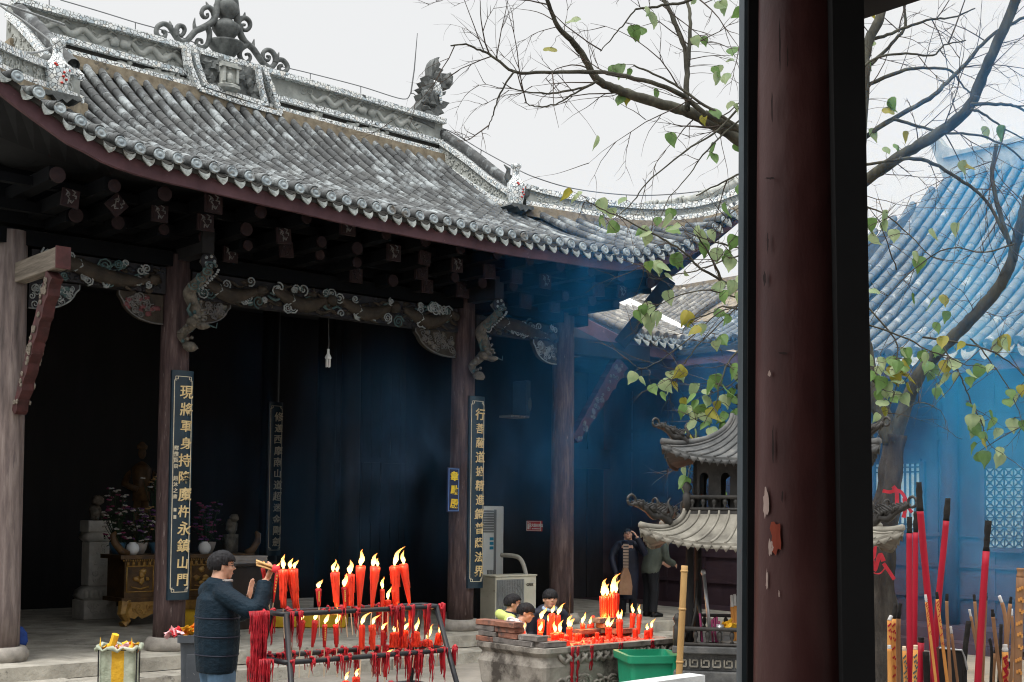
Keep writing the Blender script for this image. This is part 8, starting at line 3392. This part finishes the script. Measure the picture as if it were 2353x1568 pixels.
# the man lighting incense at the rack
MP = Vector((-2.30, 10.12, 0))
HEAD = math.radians(32)
yw = HEAD - PI / 2
IM = (Matrix.Translation(MP) @ Matrix.Rotation(yw, 4, 'Z')).inverted()
L_ = lambda px, py, Y: IM @ atY(px, py, Y)
wr, wl = L_(611, 1334, 9.98), L_(572, 1378, 10.45)
R3 = Matrix.Rotation(-yw, 3, 'Z')
person('man in a navy padded jacket and jeans raising incense to the candles, seen from behind', MP, 1.775, yw, 'navy_jacket', 'jeans', head=(.05, -.12, 0), glasses=True,
       arms=[(L_(588, 1402, 9.86), wr, R3 @ Vector((.45, .2, .95)), R3 @ Vector((-.9, .3, .3)), -1), (L_(545, 1412, 10.35), wl, R3 @ Vector((.12, .1, 1)), R3 @ Vector((.9, -.2, 0)))], fringe=.2, curls=(.75, .12), collar='dim_cloth', seams=True)
hp = atY(622, 1306, 9.96)
q = random.Random(3)
pm('joss_tan', [(.3, (.42, .24, .09)), (.7, (.6, .38, .17))], 12, rough=.8)
b = MB()
for k in range(9):
    o_ = Vector((q.uniform(-.012, .012), q.uniform(-.02, .02), q.uniform(-.016, .016)))
    b.tube([hp + Vector((.05, 0, -.012)) + o_, hp + Vector((-.04, 0, .02)) + o_, hp + Vector((-.095 - q.uniform(0, .02), 0, .043)) + o_ * 1.2], .0075, 6)
b.tube([hp + Vector((.015, 0, 0)), hp + Vector((.045, 0, -.008)), hp + Vector((.07, 0, -.005))], [.03, .034, .03], 9, mi=1)
tag(b.build('incense_bundle', [M['joss_tan'], M['paper_red']], smooth=True), 'bundle of tan incense sticks in red paper held up in the hand of the man', 'incense bundle')
candle(atY(637, 1312, 9.95), atY(628, 1385, 9.95), .014, .006, 'slim printed dark red candle held in the raised hand of the man', None, [(.045, .018, Vector((.2, 0, 0)))], .07, 0, 'dark_red_wax', 1, 301)
candle(atY(604, 1306, 10.02), atY(616, 1378, 10.02), .017, .005, 'dark red candle behind the wrist of the man at the left end of the rack', None, [(.04, .016, Vector((.1, 0, 0)))], .09, 0, 'dark_red_wax', 0, 302)
# three children behind the trough
K = lambda px, Y: Vector((atY(px, 1200, Y).x, Y, 0))


def kid(label, px, top_y, Y, dirdeg, jacket, **kw):
    H = atY(px, top_y, Y).z
    lean = kw.get('lean', 0)
    H /= (.5 + .5 * math.cos(lean))
    yaw = math.radians(dirdeg) - PI / 2
    return person(label, K(px, Y) - Vector((math.cos(math.radians(dirdeg)), math.sin(math.radians(dirdeg)), 0)) * (H * .48 * math.sin(lean)), H, yaw, jacket, 'dark_trousers', hs=H / 6.3, **kw)


kid('boy in a lime green jacket with short black hair, leftmost of the three children', 1181, 1360, 13.15, 12, 'lime_jacket', hood=True, lean=.2, head=(-.1, -.15, 0), fringe=.22, collar='navy_coat', puffy=.5, group='children at the candle trough')
kid('smallest boy in glasses and a pale patterned jacket, middle of the three children', 1214, 1381, 12.6, 8, 'white_pattern', hood=True, lean=.35, head=(-.12, -.2, 0), glasses=True, fringe=.15, puffy=.6, group='children at the candle trough')
kid('boy with a bowl fringe in a navy coat with pale blue collar, looking down', 1266, 1349, 13.35, -82, 'navy_coat', hood=True, lean=.2, head=(-.3, .1, 0), fringe=.07, collar='pale_blue', puffy=.7, group='children at the candle trough')
# two grown-ups in the shade behind
K2 = lambda px, py: atz(px, py, PZ)
g1 = K2(1442, 1418)
Hg = atY(1438, 1212, g1.y).z - PZ
t, Hp, U = person('person in a long dark coat and glasses walking in the shade, one hand raised', (g1.x, g1.y, PZ), Hg, math.radians(-105) - PI / 2, 'navy_coat', 'dark_trousers', head=(-.3, .2, .15), glasses=True, coat=.2, puffy=.2, hcol='hair_black',
                  arms=[(Vector((.17 * Hg, .06 * Hg, .66 * Hg)), Vector((.10 * Hg, .16 * Hg, .46 * Hg))), (Vector((-.2 * Hg, .08 * Hg, .72 * Hg)), Vector((-.12 * Hg, .13 * Hg, .90 * Hg)), Vector((.5, .1, .8)))])
pm('striped_knit', [(.3, (.26, .19, .15)), (.7, (.4, .3, .24))], 7, rough=.9)
b = MB()
for k in range(9):
    b.bb((-.045, .12 * Hg + .01, (.52 + .034 * k) * Hg), (.045, .135 * Hg, (.545 + .034 * k) * Hg), 0)
    b.bb((-.045, .12 * Hg + .012, (.545 + .034 * k) * Hg), (.045, .132 * Hg, (.554 + .034 * k) * Hg), 1)
b.build('striped_front', [M['striped_knit'], M['dark_trousers']], t)
bg_ = atY(1437, 1336, g1.y - .45)
pm('kraft', [(.3, (.22, .12, .07)), (.7, (.36, .21, .13))], 7, rough=.9)
b = MB()
b.grid([[(x * w, y * .1, z) for x, y in ((-1, -1), (1, -1), (1, 1), (-1, 1), (-1, -1))] for w, z in ((.10, -.22), (.11, -.08), (.08, .1), (.035, .22))])
b.build('paper_bag', M['kraft']).location = bg_
tag(bpy.data.objects['paper_bag'], 'creased brown paper bag carried by the person in the dark coat', 'bag')
g2 = K2(1494, 1418)
g2 = Vector((g2.x, g2.y, PZ))
Hq = 1.62
person('person in an olive jacket and dark trousers, head hidden behind the pavilion roof', g2, Hq, math.radians(30) - PI / 2, 'olive_jacket', 'dark_trousers', lean=.35, puffy=.6, coat=.46)
bpy.data.objects.remove(_to)
# ================================================================== incense smoke
def smoke(name, a, c, dens, col, nscale, lo, hi, seed, fade=(.5, .5, .5), rise=None):
    m = bpy.data.materials.new(name)
    m.use_nodes = True
    t = m.node_tree
    t.nodes.clear()
    out = t.nodes.new('ShaderNodeOutputMaterial')
    vs = t.nodes.new('ShaderNodeVolumeScatter')
    vs.inputs['Color'].default_value = c4(col)
    vs.inputs['Anisotropy'].default_value = .25
    tc = t.nodes.new('ShaderNodeTexCoord')
    mp = t.nodes.new('ShaderNodeMapping')
    mp.inputs['Location'].default_value = (seed, seed * .7, 0)
    mp.inputs['Scale'].default_value = (1, 1, .55)
    t.links.new(tc.outputs['Object'], mp.inputs['Vector'])
    n = t.nodes.new('ShaderNodeTexNoise')
    n.inputs['Scale'].default_value = nscale
    n.inputs['Detail'].default_value = 5
    n.inputs['Roughness'].default_value = .6
    n.inputs['Distortion'].default_value = .9
    t.links.new(mp.outputs[0], n.inputs['Vector'])
    r = t.nodes.new('ShaderNodeMapRange')
    r.inputs['From Min'].default_value = lo
    r.inputs['From Max'].default_value = hi
    t.links.new(n.outputs['Fac'], r.inputs['Value'])
    # soft ends of the cloud: falls off towards the box sides
    g = t.nodes.new('ShaderNodeVectorMath')
    g.operation = 'ABSOLUTE'
    mg = t.nodes.new('ShaderNodeMapping')
    mg.inputs['Location'].default_value = (-1, -1, -1)
    mg.inputs['Scale'].default_value = (2, 2, 2)
    t.links.new(tc.outputs['Generated'], mg.inputs['Vector'])
    t.links.new(mg.outputs[0], g.inputs[0])
    sp = t.nodes.new('ShaderNodeSeparateXYZ')
    t.links.new(g.outputs[0], sp.inputs[0])
    prev = r.outputs[0]
    for i, f in enumerate(fade):
        k = t.nodes.new('ShaderNodeMapRange')
        k.interpolation_type = 'SMOOTHSTEP'
        k.inputs['From Min'].default_value = 1.0
        k.inputs['From Max'].default_value = 1.0 - f
        t.links.new(sp.outputs[i], k.inputs['Value'])
        ml = t.nodes.new('ShaderNodeMath')
        ml.operation = 'MULTIPLY'
        t.links.new(prev, ml.inputs[0])
        t.links.new(k.outputs[0], ml.inputs[1])
        prev = ml.outputs[0]
    ml = t.nodes.new('ShaderNodeMath')
    ml.operation = 'MULTIPLY'
    ml.inputs[1].default_value = dens
    t.links.new(prev, ml.inputs[0])
    t.links.new(ml.outputs[0], vs.inputs['Density'])
    t.links.new(vs.outputs[0], out.inputs['Volume'])
    b = MB()
    b.bb(a, c)
    return tag(b.build('smoke', m), kind='stuff')


BLUE = (.045, .42, 1.0)
smoke('smoke', (3.2, 9.9, .2), (13.5, 17.9, 8.2), .34, BLUE, .75, .45, .66, 3, (.45, .3, .8))
smoke('smoke', (-1.0, 14.2, 1.3), (5.0, 24.0, 7.0), .10, BLUE, .85, .48, .68, 8, (.6, .6, .6))
smoke('smoke', (-4.6, 13.6, .6), (0.4, 21.0, 4.6), .036, (.12, .5, 1.0), .9, .50, .70, 21, (.6, .6, .8))
smoke('smoke', (2.6, 7.7, .9), (6.4, 9.8, 3.0), .26, (.22, .58, 1.0), 1.9, .53, .72, 5, (.6, .6, .9))
smoke('smoke', (-2.2, 10.2, 1.5), (0.6, 13.2, 3.6), .10, (.3, .55, .95), 2.2, .54, .74, 13, (.6, .6, .9))
